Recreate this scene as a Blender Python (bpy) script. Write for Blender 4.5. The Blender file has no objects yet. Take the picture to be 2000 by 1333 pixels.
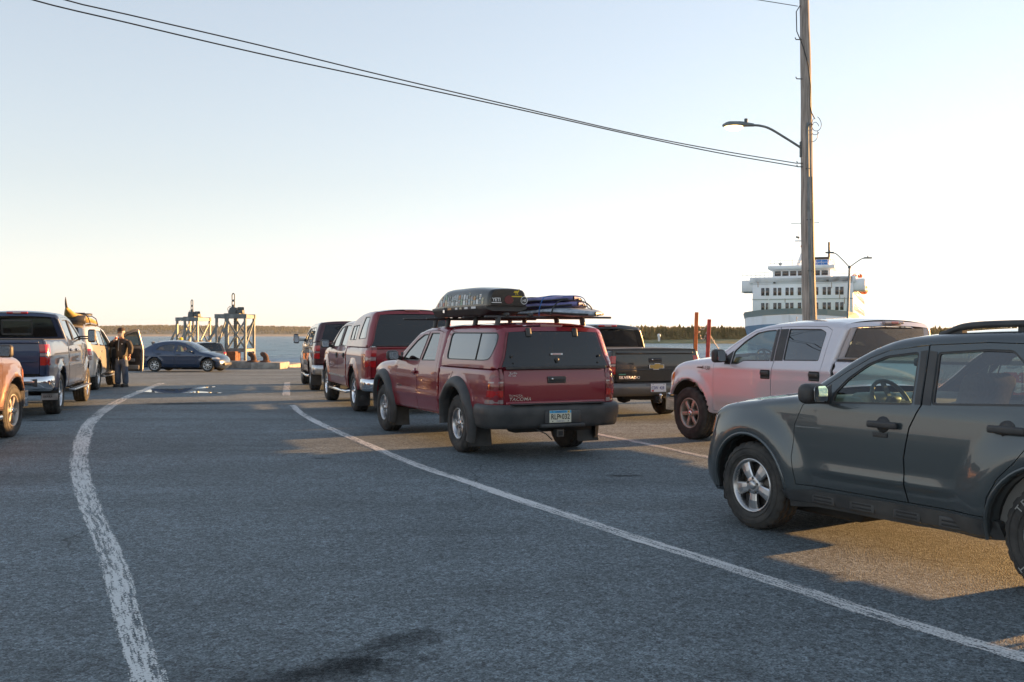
import bpy, bmesh, math, random
import numpy as np
from mathutils import Vector, Matrix
from mathutils.geometry import delaunay_2d_cdt
R_ = math.radians
scene = bpy.context.scene
COL = scene.collection
random.seed(7); RNG = np.random.default_rng(7)

# ------------------------------------------------------------------ camera
cam_d = bpy.data.cameras.new("camera"); cam = bpy.data.objects.new("camera", cam_d); COL.objects.link(cam)
cam.location = (0, 0, 1.565); cam.rotation_euler = (R_(90 - 0.34), 0, 0)
cam_d.sensor_width = 36; cam_d.lens = 35.0; cam_d.clip_start = 0.05; cam_d.clip_end = 30000
scene.camera = cam
# ------------------------------------------------------------------ light
SUN_EL, SUN_AZ = 6.6, 62.0       # azimuth: degrees right of the view direction (+Y towards +X)
world = bpy.data.worlds.new("World"); scene.world = world; world.use_nodes = True
wn = world.node_tree; bg = wn.nodes['Background']
sky = wn.nodes.new('ShaderNodeTexSky'); sky.sky_type = 'NISHITA'; sky.sun_disc = False
sky.sun_elevation = R_(SUN_EL); sky.sun_rotation = R_(SUN_AZ)
sky.altitude = 0; sky.air_density = 1.6; sky.dust_density = 0.0; sky.ozone_density = 1.0
hsv = wn.nodes.new('ShaderNodeHueSaturation'); hsv.inputs['Saturation'].default_value = 0.47
gam = wn.nodes.new('ShaderNodeGamma'); gam.inputs[1].default_value = 0.66      # softens the sky's own contrast, as thin evening haze does
wn.links.new(sky.outputs[0], gam.inputs[0]); wn.links.new(gam.outputs[0], hsv.inputs['Color']); wb_ = wn.nodes.new('ShaderNodeMix'); wb_.data_type = 'RGBA'; wb_.blend_type = 'MULTIPLY'; wb_.inputs[0].default_value = 1.; wb_.inputs[7].default_value = (.731, .811, 1.0, 1)   # white balance of the sky
wn.links.new(hsv.outputs[0], wb_.inputs[6]); wn.links.new(wb_.outputs[2], bg.inputs[0])
bg.inputs[1].default_value = 0.15
sl = bpy.data.lights.new("sun", 'SUN'); so = bpy.data.objects.new("sun", sl); COL.objects.link(so)
sl.energy = 5.0; sl.angle = R_(0.6); sl.color = (1.0, 0.52, 0.18)
sd = Vector((math.sin(R_(SUN_AZ)) * math.cos(R_(SUN_EL)), math.cos(R_(SUN_AZ)) * math.cos(R_(SUN_EL)), math.sin(R_(SUN_EL))))
so.rotation_euler = sd.to_track_quat('Z', 'Y').to_euler(); so.location = (60, 40, 30)
scene.view_settings.view_transform = 'Standard'; scene.view_settings.look = 'None'
scene.view_settings.exposure = 1.84; scene.view_settings.gamma = 1.0

# ------------------------------------------------------------------ materials
MATS = {}
def mat(name, color=(.5, .5, .5), rough=.5, metal=0., spec=.5, coat=0., coat_rough=.03, emit=None, estr=0., build=None):
    if name in MATS: return MATS[name]
    m = bpy.data.materials.new(name); m.use_nodes = True; MATS[name] = m
    b = m.node_tree.nodes['Principled BSDF']
    b.inputs['Base Color'].default_value = (*color, 1); b.inputs['Roughness'].default_value = rough
    b.inputs['Metallic'].default_value = metal; b.inputs['Specular IOR Level'].default_value = spec
    b.inputs['Coat Weight'].default_value = coat; b.inputs['Coat Roughness'].default_value = coat_rough
    if emit: b.inputs['Emission Color'].default_value = (*emit, 1); b.inputs['Emission Strength'].default_value = estr
    if build: build(m.node_tree, b)
    return m
def N(nt, t, **kw):
    n = nt.nodes.new(t)
    for k, v in kw.items():
        if k in n.inputs: n.inputs[k].default_value = v
        else: setattr(n, k, v)
    return n
def noise_color(c1, c2, scale, detail=6, bump=0., lo=.35, hi=.65, rough_var=None, stretch=None, bscale=None):
    def f(nt, b):
        tc = N(nt, 'ShaderNodeTexCoord'); mp = N(nt, 'ShaderNodeMapping')
        if stretch: mp.inputs['Scale'].default_value = stretch
        nt.links.new(tc.outputs['Object'], mp.inputs[0])
        n = N(nt, 'ShaderNodeTexNoise', Scale=scale, Detail=detail); nt.links.new(mp.outputs[0], n.inputs['Vector'])
        r = N(nt, 'ShaderNodeMapRange'); r.inputs[1].default_value = lo; r.inputs[2].default_value = hi
        nt.links.new(n.outputs[0], r.inputs[0])
        mx = N(nt, 'ShaderNodeMix', data_type='RGBA'); mx.inputs[6].default_value = (*c1, 1); mx.inputs[7].default_value = (*c2, 1)
        nt.links.new(r.outputs[0], mx.inputs[0]); nt.links.new(mx.outputs[2], b.inputs['Base Color'])
        if rough_var:
            r2 = N(nt, 'ShaderNodeMapRange'); r2.inputs[3].default_value = rough_var[0]; r2.inputs[4].default_value = rough_var[1]
            nt.links.new(n.outputs[0], r2.inputs[0]); nt.links.new(r2.outputs[0], b.inputs['Roughness'])
        if bump:
            n2 = n
            if bscale:
                n2 = N(nt, 'ShaderNodeTexNoise', Scale=bscale, Detail=4); nt.links.new(mp.outputs[0], n2.inputs['Vector'])
            bp = N(nt, 'ShaderNodeBump', Strength=bump, Distance=.02); nt.links.new(n2.outputs[0], bp.inputs['Height'])
            nt.links.new(bp.outputs[0], b.inputs['Normal'])
    return f
def car_paint(name, color, metal=.35, rough=.38, dust=.06, dustcol=(.32, .29, .26)):
    """clear-coated paint with road dust: heavier low down and in soft patches (dirt on the panel, not shade)"""
    def f(nt, b):
        tc = N(nt, 'ShaderNodeTexCoord')
        n = N(nt, 'ShaderNodeTexNoise', Scale=2.2, Detail=7, Roughness=.65); nt.links.new(tc.outputs['Object'], n.inputs['Vector'])
        sx = N(nt, 'ShaderNodeSeparateXYZ'); nt.links.new(tc.outputs['Object'], sx.inputs[0])
        lo = N(nt, 'ShaderNodeMapRange'); lo.inputs[1].default_value = .25; lo.inputs[2].default_value = .85
        lo.inputs[3].default_value = 1.; lo.inputs[4].default_value = .25; nt.links.new(sx.outputs[2], lo.inputs[0])
        mu = N(nt, 'ShaderNodeMath', operation='MULTIPLY'); nt.links.new(n.outputs[0], mu.inputs[0]); nt.links.new(lo.outputs[0], mu.inputs[1])
        m2 = N(nt, 'ShaderNodeMath', operation='MULTIPLY'); m2.inputs[1].default_value = dust * 2; nt.links.new(mu.outputs[0], m2.inputs[0])
        mx = N(nt, 'ShaderNodeMix', data_type='RGBA'); mx.inputs[6].default_value = (*color, 1); mx.inputs[7].default_value = (*dustcol, 1)
        nt.links.new(m2.outputs[0], mx.inputs[0]); nt.links.new(mx.outputs[2], b.inputs['Base Color'])
        r = N(nt, 'ShaderNodeMapRange'); r.inputs[2].default_value = .6; r.inputs[3].default_value = .008; r.inputs[4].default_value = .10
        nt.links.new(m2.outputs[0], r.inputs[0]); nt.links.new(r.outputs[0], b.inputs['Coat Roughness'])
    return mat(name, color, rough, metal, .5, 1.0, .03, build=f)
def glass(name, tint=(.75, .82, .80), rough=.0, refl=1.9, base=.04):
    """thin pane: tinted see-through plus mirror reflection by Fresnel"""
    if name in MATS: return MATS[name]
    m = bpy.data.materials.new(name); m.use_nodes = True; MATS[name] = m; nt = m.node_tree
    nt.nodes.remove(nt.nodes['Principled BSDF']); out = nt.nodes['Material Output']
    t = N(nt, 'ShaderNodeBsdfTransparent'); t.inputs[0].default_value = (*tint, 1)
    g = N(nt, 'ShaderNodeBsdfGlossy'); g.inputs['Roughness'].default_value = rough; g.inputs[0].default_value = (.95, .97, 1, 1)
    lw = N(nt, 'ShaderNodeLayerWeight'); lw.inputs[0].default_value = .5          # facing: same from both sides of the pane
    pw = N(nt, 'ShaderNodeMath', operation='POWER'); pw.inputs[1].default_value = 3.3; nt.links.new(lw.outputs['Facing'], pw.inputs[0])
    mu = N(nt, 'ShaderNodeMath', operation='MULTIPLY_ADD'); mu.inputs[1].default_value = min(.95, .5 * refl); mu.inputs[2].default_value = .04 * refl + base
    mu.use_clamp = True
    nt.links.new(pw.outputs[0], mu.inputs[0])
    mx = N(nt, 'ShaderNodeMixShader'); nt.links.new(mu.outputs[0], mx.inputs[0]); nt.links.new(t.outputs[0], mx.inputs[1]); nt.links.new(g.outputs[0], mx.inputs[2])
    nt.links.new(mx.outputs[0], out.inputs['Surface'])
    return m
BLACKPL = mat('black_plastic', (.03, .03, .032), .48, build=noise_color((.028, .028, .03), (.055, .053, .05), 6, rough_var=(.4, .62)))
GREYPL = mat('grey_plastic', (.04, .042, .044), .5, build=noise_color((.032, .034, .036), (.06, .06, .058), 5, rough_var=(.42, .66)))
DARK = mat('underbody_black', (.02, .02, .02), .8)
RUBBER = mat('tyre_rubber', (.02, .02, .02), .75, build=noise_color((.024, .024, .024), (.062, .058, .052), 9, rough_var=(.65, .9), bump=.15, bscale=60))
CHROME = mat('chrome', (.75, .76, .78), .09, 1.)
ALLOY = mat('alloy', (.62, .63, .64), .28, 1., build=noise_color((.42, .42, .42), (.68, .69, .70), 7, rough_var=(.2, .42)))
ALLOYD = mat('alloy_dusty', (.42, .36, .30), .45, .8, build=noise_color((.36, .32, .28), (.55, .5, .44), 5, rough_var=(.3, .6)))
STEELD = mat('brake_steel', (.12, .11, .10), .5, .8)
FABRIC = mat('seat_fabric', (.16, .155, .145), .9, build=noise_color((.12, .118, .11), (.19, .185, .175), 30))
DASHM = mat('dash_grey', (.22, .215, .20), .7)
HEADL = mat('headliner', (.38, .36, .33), .9)
REDLENS = mat('red_lens', (.42, .012, .014), .12, 0, .6, 1.)
REDDARK = mat('red_lens_dark', (.16, .006, .008), .12, 0, .6, 1.)
CLEARLENS = mat('clear_lens', (.34, .25, .24), .15, .2, .6, 1.)
HEADLENS = mat('headlamp_lens', (.55, .54, .52), .12, .3, .6, 1.)
AMBER = mat('amber_lens', (.75, .22, .02), .15, 0, .6, 1.)
MIRROR = mat('mirror_silver', (.85, .86, .86), .02, 1.)
WHITEM = mat('white_print', (.72, .72, .70), .5)
BLACKM = mat('black_print', (.015, .015, .015), .5)
GL_CLEAR = glass('glass_clear', (.60, .74, .70))
GL_TINT = glass('glass_tinted', (.20, .22, .21))
GL_DARK = glass('glass_privacy', (.035, .04, .04), refl=2.6)
GL_REAR = glass('glass_rear', (.03, .035, .035), refl=1.1, base=.015)
RUST = mat('rust', (.16, .06, .03), .85, build=noise_color((.09, .035, .02), (.26, .11, .055), 5, bump=.4, bscale=25))

# ------------------------------------------------------------------ mesh builder
class MB:
    def __init__(s): s.v = []; s.f = []; s.n = []; s.mi = []; s.sm = []; s.mats = []
    def slot(s, m):
        if m not in s.mats: s.mats.append(m)
        return s.mats.index(m)
    def add(s, V, F, m, Nn=None, smooth=True):
        o = len(s.v); k = s.slot(m)
        s.v.extend([tuple(map(float, p)) for p in V])
        s.n.extend([(0., 0., 0.)] * len(V) if Nn is None else [tuple(map(float, q)) for q in Nn])
        for f in F: s.f.append([o + i for i in f]); s.mi.append(k); s.sm.append(smooth)
    def mesh(s, name):
        me = bpy.data.meshes.new(name); me.from_pydata(s.v, [], s.f)
        for m in s.mats: me.materials.append(m)
        me.polygons.foreach_set('material_index', s.mi); me.polygons.foreach_set('use_smooth', s.sm)
        me.update()
        if any(n != (0., 0., 0.) for n in s.n): me.normals_split_custom_set_from_vertices(s.n)
        return me
    def build(s, name, parent=None, loc=None):
        if not s.v: return None
        o = bpy.data.objects.new(name, s.mesh(name)); COL.objects.link(o); o.parent = parent
        if loc: o.location = loc
        return o
    # primitives -------------------------------------------------------
    def box(s, c, size, m, bev=0., rot=None, seg=2):
        bm = bmesh.new(); bmesh.ops.create_cube(bm, size=1.)
        bmesh.ops.scale(bm, vec=size, verts=bm.verts)
        if bev > 0: bmesh.ops.bevel(bm, geom=bm.edges[:], offset=min(bev, min(size) * .49), segments=seg, affect='EDGES', profile=.5)
        M = (rot.to_4x4() if rot else Matrix()); M.translation = Vector(c)
        bm.transform(M); bm.verts.index_update()
        s.add([v.co[:] for v in bm.verts], [[v.index for v in f.verts] for f in bm.faces], m, None, bev > 0.012)
        bm.free()
    def lathe(s, prof, m, c=(0, 0, 0), axis='Y', seg=32, smooth=True, rfun=None, arc=None):
        """prof: (a, r) pairs along the axis"""
        V = []; n = len(prof); full = arc is None
        K = seg if full else seg + 1
        for k in range(K):
            t = 2 * math.pi * k / seg if full else arc[0] + (arc[1] - arc[0]) * k / seg
            for j, (a, r) in enumerate(prof):
                rr = r if rfun is None else rfun(j, k, r)
                p = (rr * math.cos(t), rr * math.sin(t))
                q = {'Y': (p[0], a, p[1]), 'Z': (p[0], p[1], a), 'X': (a, p[0], p[1])}[axis]
                V.append((q[0] + c[0], q[1] + c[1], q[2] + c[2]))
        F = []
        for k in range(seg):
            k2 = (k + 1) % K
            for j in range(n - 1): F.append([k * n + j, k2 * n + j, k2 * n + j + 1, k * n + j + 1])
        s.add(V, F, m, None, smooth)
    def tube(s, path, r, m, seg=8, cap=True):
        P = [Vector(p) for p in path]; V = []; n = len(P)
        rs = r if isinstance(r, (list, tuple)) else [r] * n
        up = Vector((0, 0, 1))
        prev = None
        for i, p in enumerate(P):
            t = (P[min(i + 1, n - 1)] - P[max(i - 1, 0)]).normalized()
            if prev is None:
                a = t.cross(up) if abs(t.dot(up)) < .95 else t.cross(Vector((1, 0, 0)))
            else: a = prev - t * prev.dot(t)
            a.normalize(); prev = a; b = t.cross(a)
            for k in range(seg):
                w = 2 * math.pi * k / seg; V.append(p + (a * math.cos(w) + b * math.sin(w)) * rs[i])
        F = [[i * seg + k, i * seg + (k + 1) % seg, (i + 1) * seg + (k + 1) % seg, (i + 1) * seg + k] for i in range(n - 1) for k in range(seg)]
        s.add(V, F, m)
        if cap:
            s.add(V[:seg], [list(range(seg))[::-1]], m, None, False); s.add(V[-seg:], [list(range(seg))], m, None, False)
    def bar(s, a, b, w, h, m, up=(0, 0, 1), bev=0):
        a, b = Vector(a), Vector(b); x = (b - a); L = x.length; x.normalize(); u = Vector(up)
        if abs(x.dot(u)) > .97: u = Vector((1, 0, 0))
        y = u.cross(x).normalized(); z = x.cross(y)
        s.box((a + b) / 2, (L, w, h), m, bev, Matrix((x, y, z)).transposed())
    def grid(s, P, m, flip=False, smooth=True):
        """P: rows x cols of points"""
        nr, nc = len(P), len(P[0]); V = [p for row in P for p in row]
        F = []
        for i in range(nr - 1):
            for j in range(nc - 1):
                q = [i * nc + j, i * nc + j + 1, (i + 1) * nc + j + 1, (i + 1) * nc + j]
                F.append(q[::-1] if flip else q)
        s.add(V, F, m, None, smooth)
    def prism(s, poly, o, u, v, depth, m):
        """flat polygon (2D) in the plane o + a*u + b*v, extruded by depth along u x v"""
        u, v, o = Vector(u), Vector(v), Vector(o); w = u.cross(v).normalized(); n = len(poly)
        A = [o + u * a + v * b for a, b in poly]; B = [p + w * depth for p in A]
        s.add(B, [list(range(n))], m, None, False); s.add(A, [list(range(n))[::-1]], m, None, False)
        s.add(A + B, [[i, (i + 1) % n, n + (i + 1) % n, n + i] for i in range(n)], m, None, False)

def text_mb(mb, txt, o, right, up, size, m, depth=.003, align='LEFT', shear=0., bold=0., sx=1.):
    cu = bpy.data.curves.new('lettering', 'FONT'); cu.body = txt; cu.size = 1.; cu.align_x = align; cu.shear = shear
    cu.offset = bold; cu.resolution_u = 2
    ob = bpy.data.objects.new('lettering', cu); me = bpy.data.meshes.new_from_object(ob)
    r, u = Vector(right).normalized(), Vector(up).normalized(); w = r.cross(u); o = Vector(o)
    V = [o + r * (v.co.x * size * sx) + u * (v.co.y * size) + w * depth for v in me.vertices]
    mb.add(V, [list(p.vertices) for p in me.polygons], m, None, False)
    bpy.data.objects.remove(ob); bpy.data.meshes.remove(me); bpy.data.curves.remove(cu)

def thing(name, label, cat, loc=(0, 0, 0), rz=0., group=None):
    o = bpy.data.objects.new(name, None); COL.objects.link(o); o.location = loc; o.rotation_euler = (0, 0, rz)
    o.empty_display_size = .2
    o['label'] = label; o['category'] = cat
    if group: o['group'] = group
    return o
def tag(o, label=None, cat=None, group=None, kind=None):
    for k, v in (('label', label), ('category', cat), ('group', group), ('kind', kind)):
        if v: o[k] = v
    return o

# ------------------------------------------------------------------ 2D helpers
def pchip(xs, ys):
    x = np.array(xs, float); y = np.array(ys, float); h = np.diff(x); d = np.diff(y) / h
    m = np.zeros_like(y)
    for i in range(1, len(x) - 1):
        if d[i - 1] * d[i] > 0:
            w1, w2 = 2 * h[i] + h[i - 1], h[i] + 2 * h[i - 1]; m[i] = (w1 + w2) / (w1 / d[i - 1] + w2 / d[i])
    m[0] = d[0]; m[-1] = d[-1]
    def f(q):
        q = np.clip(q, x[0], x[-1]); i = np.clip(np.searchsorted(x, q) - 1, 0, len(h) - 1)
        t = (q - x[i]) / h[i]; t2, t3 = t * t, t * t * t
        return (2 * t3 - 3 * t2 + 1) * y[i] + (t3 - 2 * t2 + t) * h[i] * m[i] + (-2 * t3 + 3 * t2) * y[i + 1] + (t3 - t2) * h[i] * m[i + 1]
    return f
def catmull(P, step=.05):
    P = [np.array(p, float) for p in P]
    if len(P) < 3:
        n = max(2, int(np.linalg.norm(P[1] - P[0]) / step) + 1)
        return [tuple(P[0] + (P[1] - P[0]) * t) for t in np.linspace(0, 1, n)]
    Q = [2 * P[0] - P[1]] + P + [2 * P[-1] - P[-2]]; out = []
    for i in range(1, len(Q) - 2):
        p0, p1, p2, p3 = Q[i - 1:i + 3]
        t0 = 0.; t1 = t0 + np.linalg.norm(p1 - p0) ** .5 + 1e-9; t2 = t1 + np.linalg.norm(p2 - p1) ** .5 + 1e-9; t3 = t2 + np.linalg.norm(p3 - p2) ** .5 + 1e-9
        n = max(2, int(np.linalg.norm(p2 - p1) / step) + 1)
        for t in np.linspace(t1, t2, n, endpoint=False):
            A1 = (t1 - t) / (t1 - t0) * p0 + (t - t0) / (t1 - t0) * p1; A2 = (t2 - t) / (t2 - t1) * p1 + (t - t1) / (t2 - t1) * p2
            A3 = (t3 - t) / (t3 - t2) * p2 + (t - t2) / (t3 - t2) * p3
            B1 = (t2 - t) / (t2 - t0) * A1 + (t - t0) / (t2 - t0) * A2; B2 = (t3 - t) / (t3 - t1) * A2 + (t - t1) / (t3 - t1) * A3
            out.append(tuple((t2 - t) / (t2 - t1) * B1 + (t - t1) / (t2 - t1) * B2))
    out.append(tuple(P[-1])); return out
def pip(X, Z, poly):
    P = np.array(poly); ins = np.zeros(X.shape, bool); n = len(P)
    for i in range(n):
        x1, z1 = P[i]; x2, z2 = P[(i + 1) % n]
        c = ((z1 > Z) != (z2 > Z)); den = (z2 - z1) if z2 != z1 else 1e-12
        ins ^= c & (X < (x2 - x1) * (Z - z1) / den + x1)
    return ins
def segdist(X, Z, pts, closed=False):
    P = np.array(pts, float); A = P; B = np.roll(P, -1, 0)
    if not closed: A, B = P[:-1], P[1:]
    D = B - A; L2 = (D ** 2).sum(1) + 1e-12
    dx = X[:, None] - A[None, :, 0]; dz = Z[:, None] - A[None, :, 1]
    t = np.clip((dx * D[:, 0] + dz * D[:, 1]) / L2, 0, 1)
    return np.hypot(dx - t * D[:, 0], dz - t * D[:, 1]), t
def area2(poly):
    P = np.array(poly); Q = np.roll(P, -1, 0); return .5 * float((P[:, 0] * Q[:, 1] - Q[:, 0] * P[:, 1]).sum())
def inset(poly, g):
    P = [np.array(p, float) for p in poly]
    P = [p for i, p in enumerate(P) if np.linalg.norm(p - P[i - 1]) > 1e-6]
    sgn = 1 if area2(P) > 0 else -1; n = len(P); out = []
    for i in range(n):
        a, b, c = P[i - 1], P[i], P[(i + 1) % n]
        e1 = (b - a) / np.linalg.norm(b - a); e2 = (c - b) / np.linalg.norm(c - b)
        n1 = np.array((-e1[1], e1[0])) * sgn; n2 = np.array((-e2[1], e2[0])) * sgn
        k = n1 + n2; k = k / max(np.linalg.norm(k), 1e-6); out.append(tuple(b + k * g / max(.45, k.dot(n1))))
    return out
def dens(poly, step):
    out = []; n = len(poly)
    for i in range(n):
        a, b = np.array(poly[i], float), np.array(poly[(i + 1) % n], float); k = max(1, int(math.ceil(np.linalg.norm(b - a) / step)))
        for t in range(k): out.append(tuple(a + (b - a) * t / k))
    return out
def rounded(poly, r, seg=4):
    """round the corners of a polygon"""
    out = []; n = len(poly)
    for i in range(n):
        a, b, c = (np.array(poly[j % n], float) for j in (i - 1, i, i + 1))
        l1, l2 = np.linalg.norm(a - b), np.linalg.norm(c - b); k = min(r, .45 * l1, .45 * l2)
        p, q = b + (a - b) / l1 * k, b + (c - b) / l2 * k
        for t in np.linspace(0, 1, seg + 1): out.append(tuple((1 - t) ** 2 * p + 2 * t * (1 - t) * b + t * t * q))
    return out
def arc(cx, cz, r, a0, a1, n=16, rz=None):
    rz = rz or r
    return [(cx + r * math.cos(t), cz + rz * math.sin(t)) for t in np.linspace(R_(a0), R_(a1), n)]

class Surf:
    """side surface y = Y(x, z) of a vehicle shell: width profile, plan taper, bulges and a rounded edge along the outline"""
    def __init__(s, W, plan, outline=None, radii=None, poly=None, bulges=()):
        s.W = pchip(*zip(*W)); s.plan = pchip(*zip(*sorted(plan))); s.bul = bulges; s.poly = poly
        s.out = outline; s.rad = None
        if outline is not None:
            r = np.array(radii, float); r[r < .02] = 0.; k = np.ones(5) / 5; rp = np.pad(r, 2, mode='edge'); s.rad = np.convolve(rp, k, 'valid')
    def base(s, X, Z):
        Y = s.W(Z) + s.plan(X)
        for b in s.bul: Y = Y + b(X, Z)
        return Y
    def __call__(s, X, Z):
        X = np.atleast_1d(np.array(X, float)); Z = np.atleast_1d(np.array(Z, float)); Y = s.base(X, Z)
        if s.out is not None:
            D, t = segdist(X, Z, s.out); r = s.rad[:-1][None, :] * (1 - t) + s.rad[1:][None, :] * t
            if s.poly is not None: D = np.where(pip(X, Z, s.poly)[:, None], D, D - D.min(1, keepdims=True))
            u = np.clip(1 - D / np.maximum(r, 1e-4), 0, 1); Y = Y - (r * (1 - np.sqrt(np.clip(1 - u * u, 0, 1)))).max(1)
        return Y
    def normals(s, X, Z, h=.006):
        gx = (s(X + h, Z) - s(X - h, Z)) / (2 * h); gz = (s(X, Z + h) - s(X, Z - h)) / (2 * h)
        Nn = np.stack([-gx, np.ones_like(gx), -gz], 1); return Nn / np.linalg.norm(Nn, axis=1)[:, None]
    def at(s, x, z): return float(s(x, z)[0])
def arch_bulge(cx, cz, r0, h, w, top=None):
    def f(X, Z):
        r = np.hypot(X - cx, Z - cz); t = np.clip(1 - np.abs(r - r0 - .02) / w, 0, 1); return h * t * t * (3 - 2 * t)
    return f
def crease(z0, h, w, x0=-9, x1=9):
    def f(X, Z):
        e = np.clip((X - x0) / .25, 0, 1) * np.clip((x1 - X) / .25, 0, 1); return h * np.exp(-((Z - z0) / w) ** 2) * e
    return f

def panel(mb, poly, S, s, m, holes=(), grid=.07, off=0., rim=.02, rimm=None):
    poly = dens(poly, grid * .8); holes = [dens(h, grid * .8) for h in holes]
    P = np.array(poly); x0, z0 = P.min(0); x1, z1 = P.max(0)
    pts = []
    zz = np.arange(z0 + grid / 2, z1, grid * .87)
    for k, z in enumerate(zz):
        for x in np.arange(x0 + (grid / 2 if k % 2 else 0.), x1, grid): pts.append((x, z))
    if S.out is not None:          # extra rows inside the rounded edge
        O = np.array(S.out); D = np.gradient(O, axis=0); D /= np.linalg.norm(D, axis=1)[:, None] + 1e-9
        for q in (.05, .17, .36, .62, .95):
            big = S.rad > .02
            E_ = O - np.stack([D[:, 1], -D[:, 0]], 1) * (S.rad * q)[:, None]; pts += [tuple(e) for e, k_ in zip(E_, big) if k_]
    if pts:
        Q = np.array(pts); ok = pip(Q[:, 0], Q[:, 1], poly)
        d = segdist(Q[:, 0], Q[:, 1], poly, True)[0].min(1); ok &= d > (grid * .38 if S.out is None else .0025)
        for h in holes:
            ok &= ~pip(Q[:, 0], Q[:, 1], h); ok &= segdist(Q[:, 0], Q[:, 1], h, True)[0].min(1) > (grid * .38 if S.out is None else .012)
        pts = [tuple(q) for q in Q[ok]]
    co = list(poly); ed = [(i, (i + 1) % len(poly)) for i in range(len(poly))]
    for h in holes:
        o = len(co); co += h; ed += [(o + i, o + (i + 1) % len(h)) for i in range(len(h))]
    co += pts
    vo, eo, fo, _, _, _ = delaunay_2d_cdt([Vector(c) for c in co], ed, [], 0, 1e-6)
    V = np.array([v[:] for v in vo]); T = np.array([f for f in fo if len(f) == 3])
    C = V[T].mean(1); ok = pip(C[:, 0], C[:, 1], poly)
    for h in holes: ok &= ~pip(C[:, 0], C[:, 1], h)
    T = T[ok]
    a, b, c = V[T[:, 0]], V[T[:, 1]], V[T[:, 2]]
    ar = (b[:, 0] - a[:, 0]) * (c[:, 1] - a[:, 1]) - (b[:, 1] - a[:, 1]) * (c[:, 0] - a[:, 0])
    T = T[np.abs(ar) > 1e-8]; ar = ar[np.abs(ar) > 1e-8]
    # in (x, z): counter-clockwise means normal -y
    fl = (ar > 0) if s > 0 else (ar < 0); T[fl] = T[fl][:, ::-1]
    Y = S(V[:, 0], V[:, 1]) + off; Nn = S.normals(V[:, 0], V[:, 1]); Nn[:, 1] *= s
    mb.add(np.stack([V[:, 0], s * Y, V[:, 1]], 1), T.tolist(), m, Nn)
    if rim:
        for L, hole in [(poly, 0)] + [(h, 1) for h in holes]:
            A = np.array(L); Ya = S(A[:, 0], A[:, 1]) + off; n = len(L)
            W = [(A[i, 0], s * Ya[i], A[i, 1]) for i in range(n)] + [(A[i, 0], s * (Ya[i] - rim), A[i, 1]) for i in range(n)]
            mb.add(W, [[i, (i + 1) % n, n + (i + 1) % n, n + i] for i in range(n)], rimm or m, None, False)
def strip(mb, pts, S, m, crown=.03, a=-1., b=1., da=0., db=0., cols=14, off=0., cfun=None):
    P = np.array(pts, float); n = len(P)
    ye = S(P[:, 0], P[:, 1])
    T = np.gradient(P, axis=0); T /= np.linalg.norm(T, axis=1)[:, None] + 1e-9; NX, NZ = T[:, 1], -T[:, 0]
    cr = np.full(n, crown) if np.isscalar(crown) else np.interp(np.linspace(0, 1, n), np.linspace(0, 1, len(crown)), crown)
    rows = []
    for i in range(n):
        y0, y1 = a * ye[i] + da, b * ye[i] + db; row = []
        for y in np.linspace(y0, y1, cols):
            t = min(1., abs(y) / max(ye[i], 1e-4)); d = cr[i] * (1 - t ** 2.6) + off
            row.append((P[i, 0] + NX[i] * d, y, P[i, 1] + NZ[i] * d))
        rows.append(row)
    mb.grid(rows, m, flip=True)
def sweep(mb, path, prof, m, closed=True):
    """path: (x, y, nx, ny) plan points with outward normals; prof: (out, z) loop"""
    rows = []
    for (x, y, nx, ny) in path: rows.append([(x + nx * o, y + ny * o, z) for o, z in prof + ([prof[0]] if closed else [])])
    mb.grid(rows, m)
    mb.add(rows[0], [list(range(len(rows[0])))], m, None, False); mb.add(rows[-1], [list(range(len(rows[-1])))[::-1]], m, None, False)
def plan_path(pts, step=.05):
    P = catmull(pts, step); out = []
    for i, p in enumerate(P):
        a, b = np.array(P[max(i - 1, 0)]), np.array(P[min(i + 1, len(P) - 1)]); t = (b - a) / (np.linalg.norm(b - a) + 1e-9)
        out.append((p[0], p[1], t[1], -t[0]))
    return out
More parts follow.
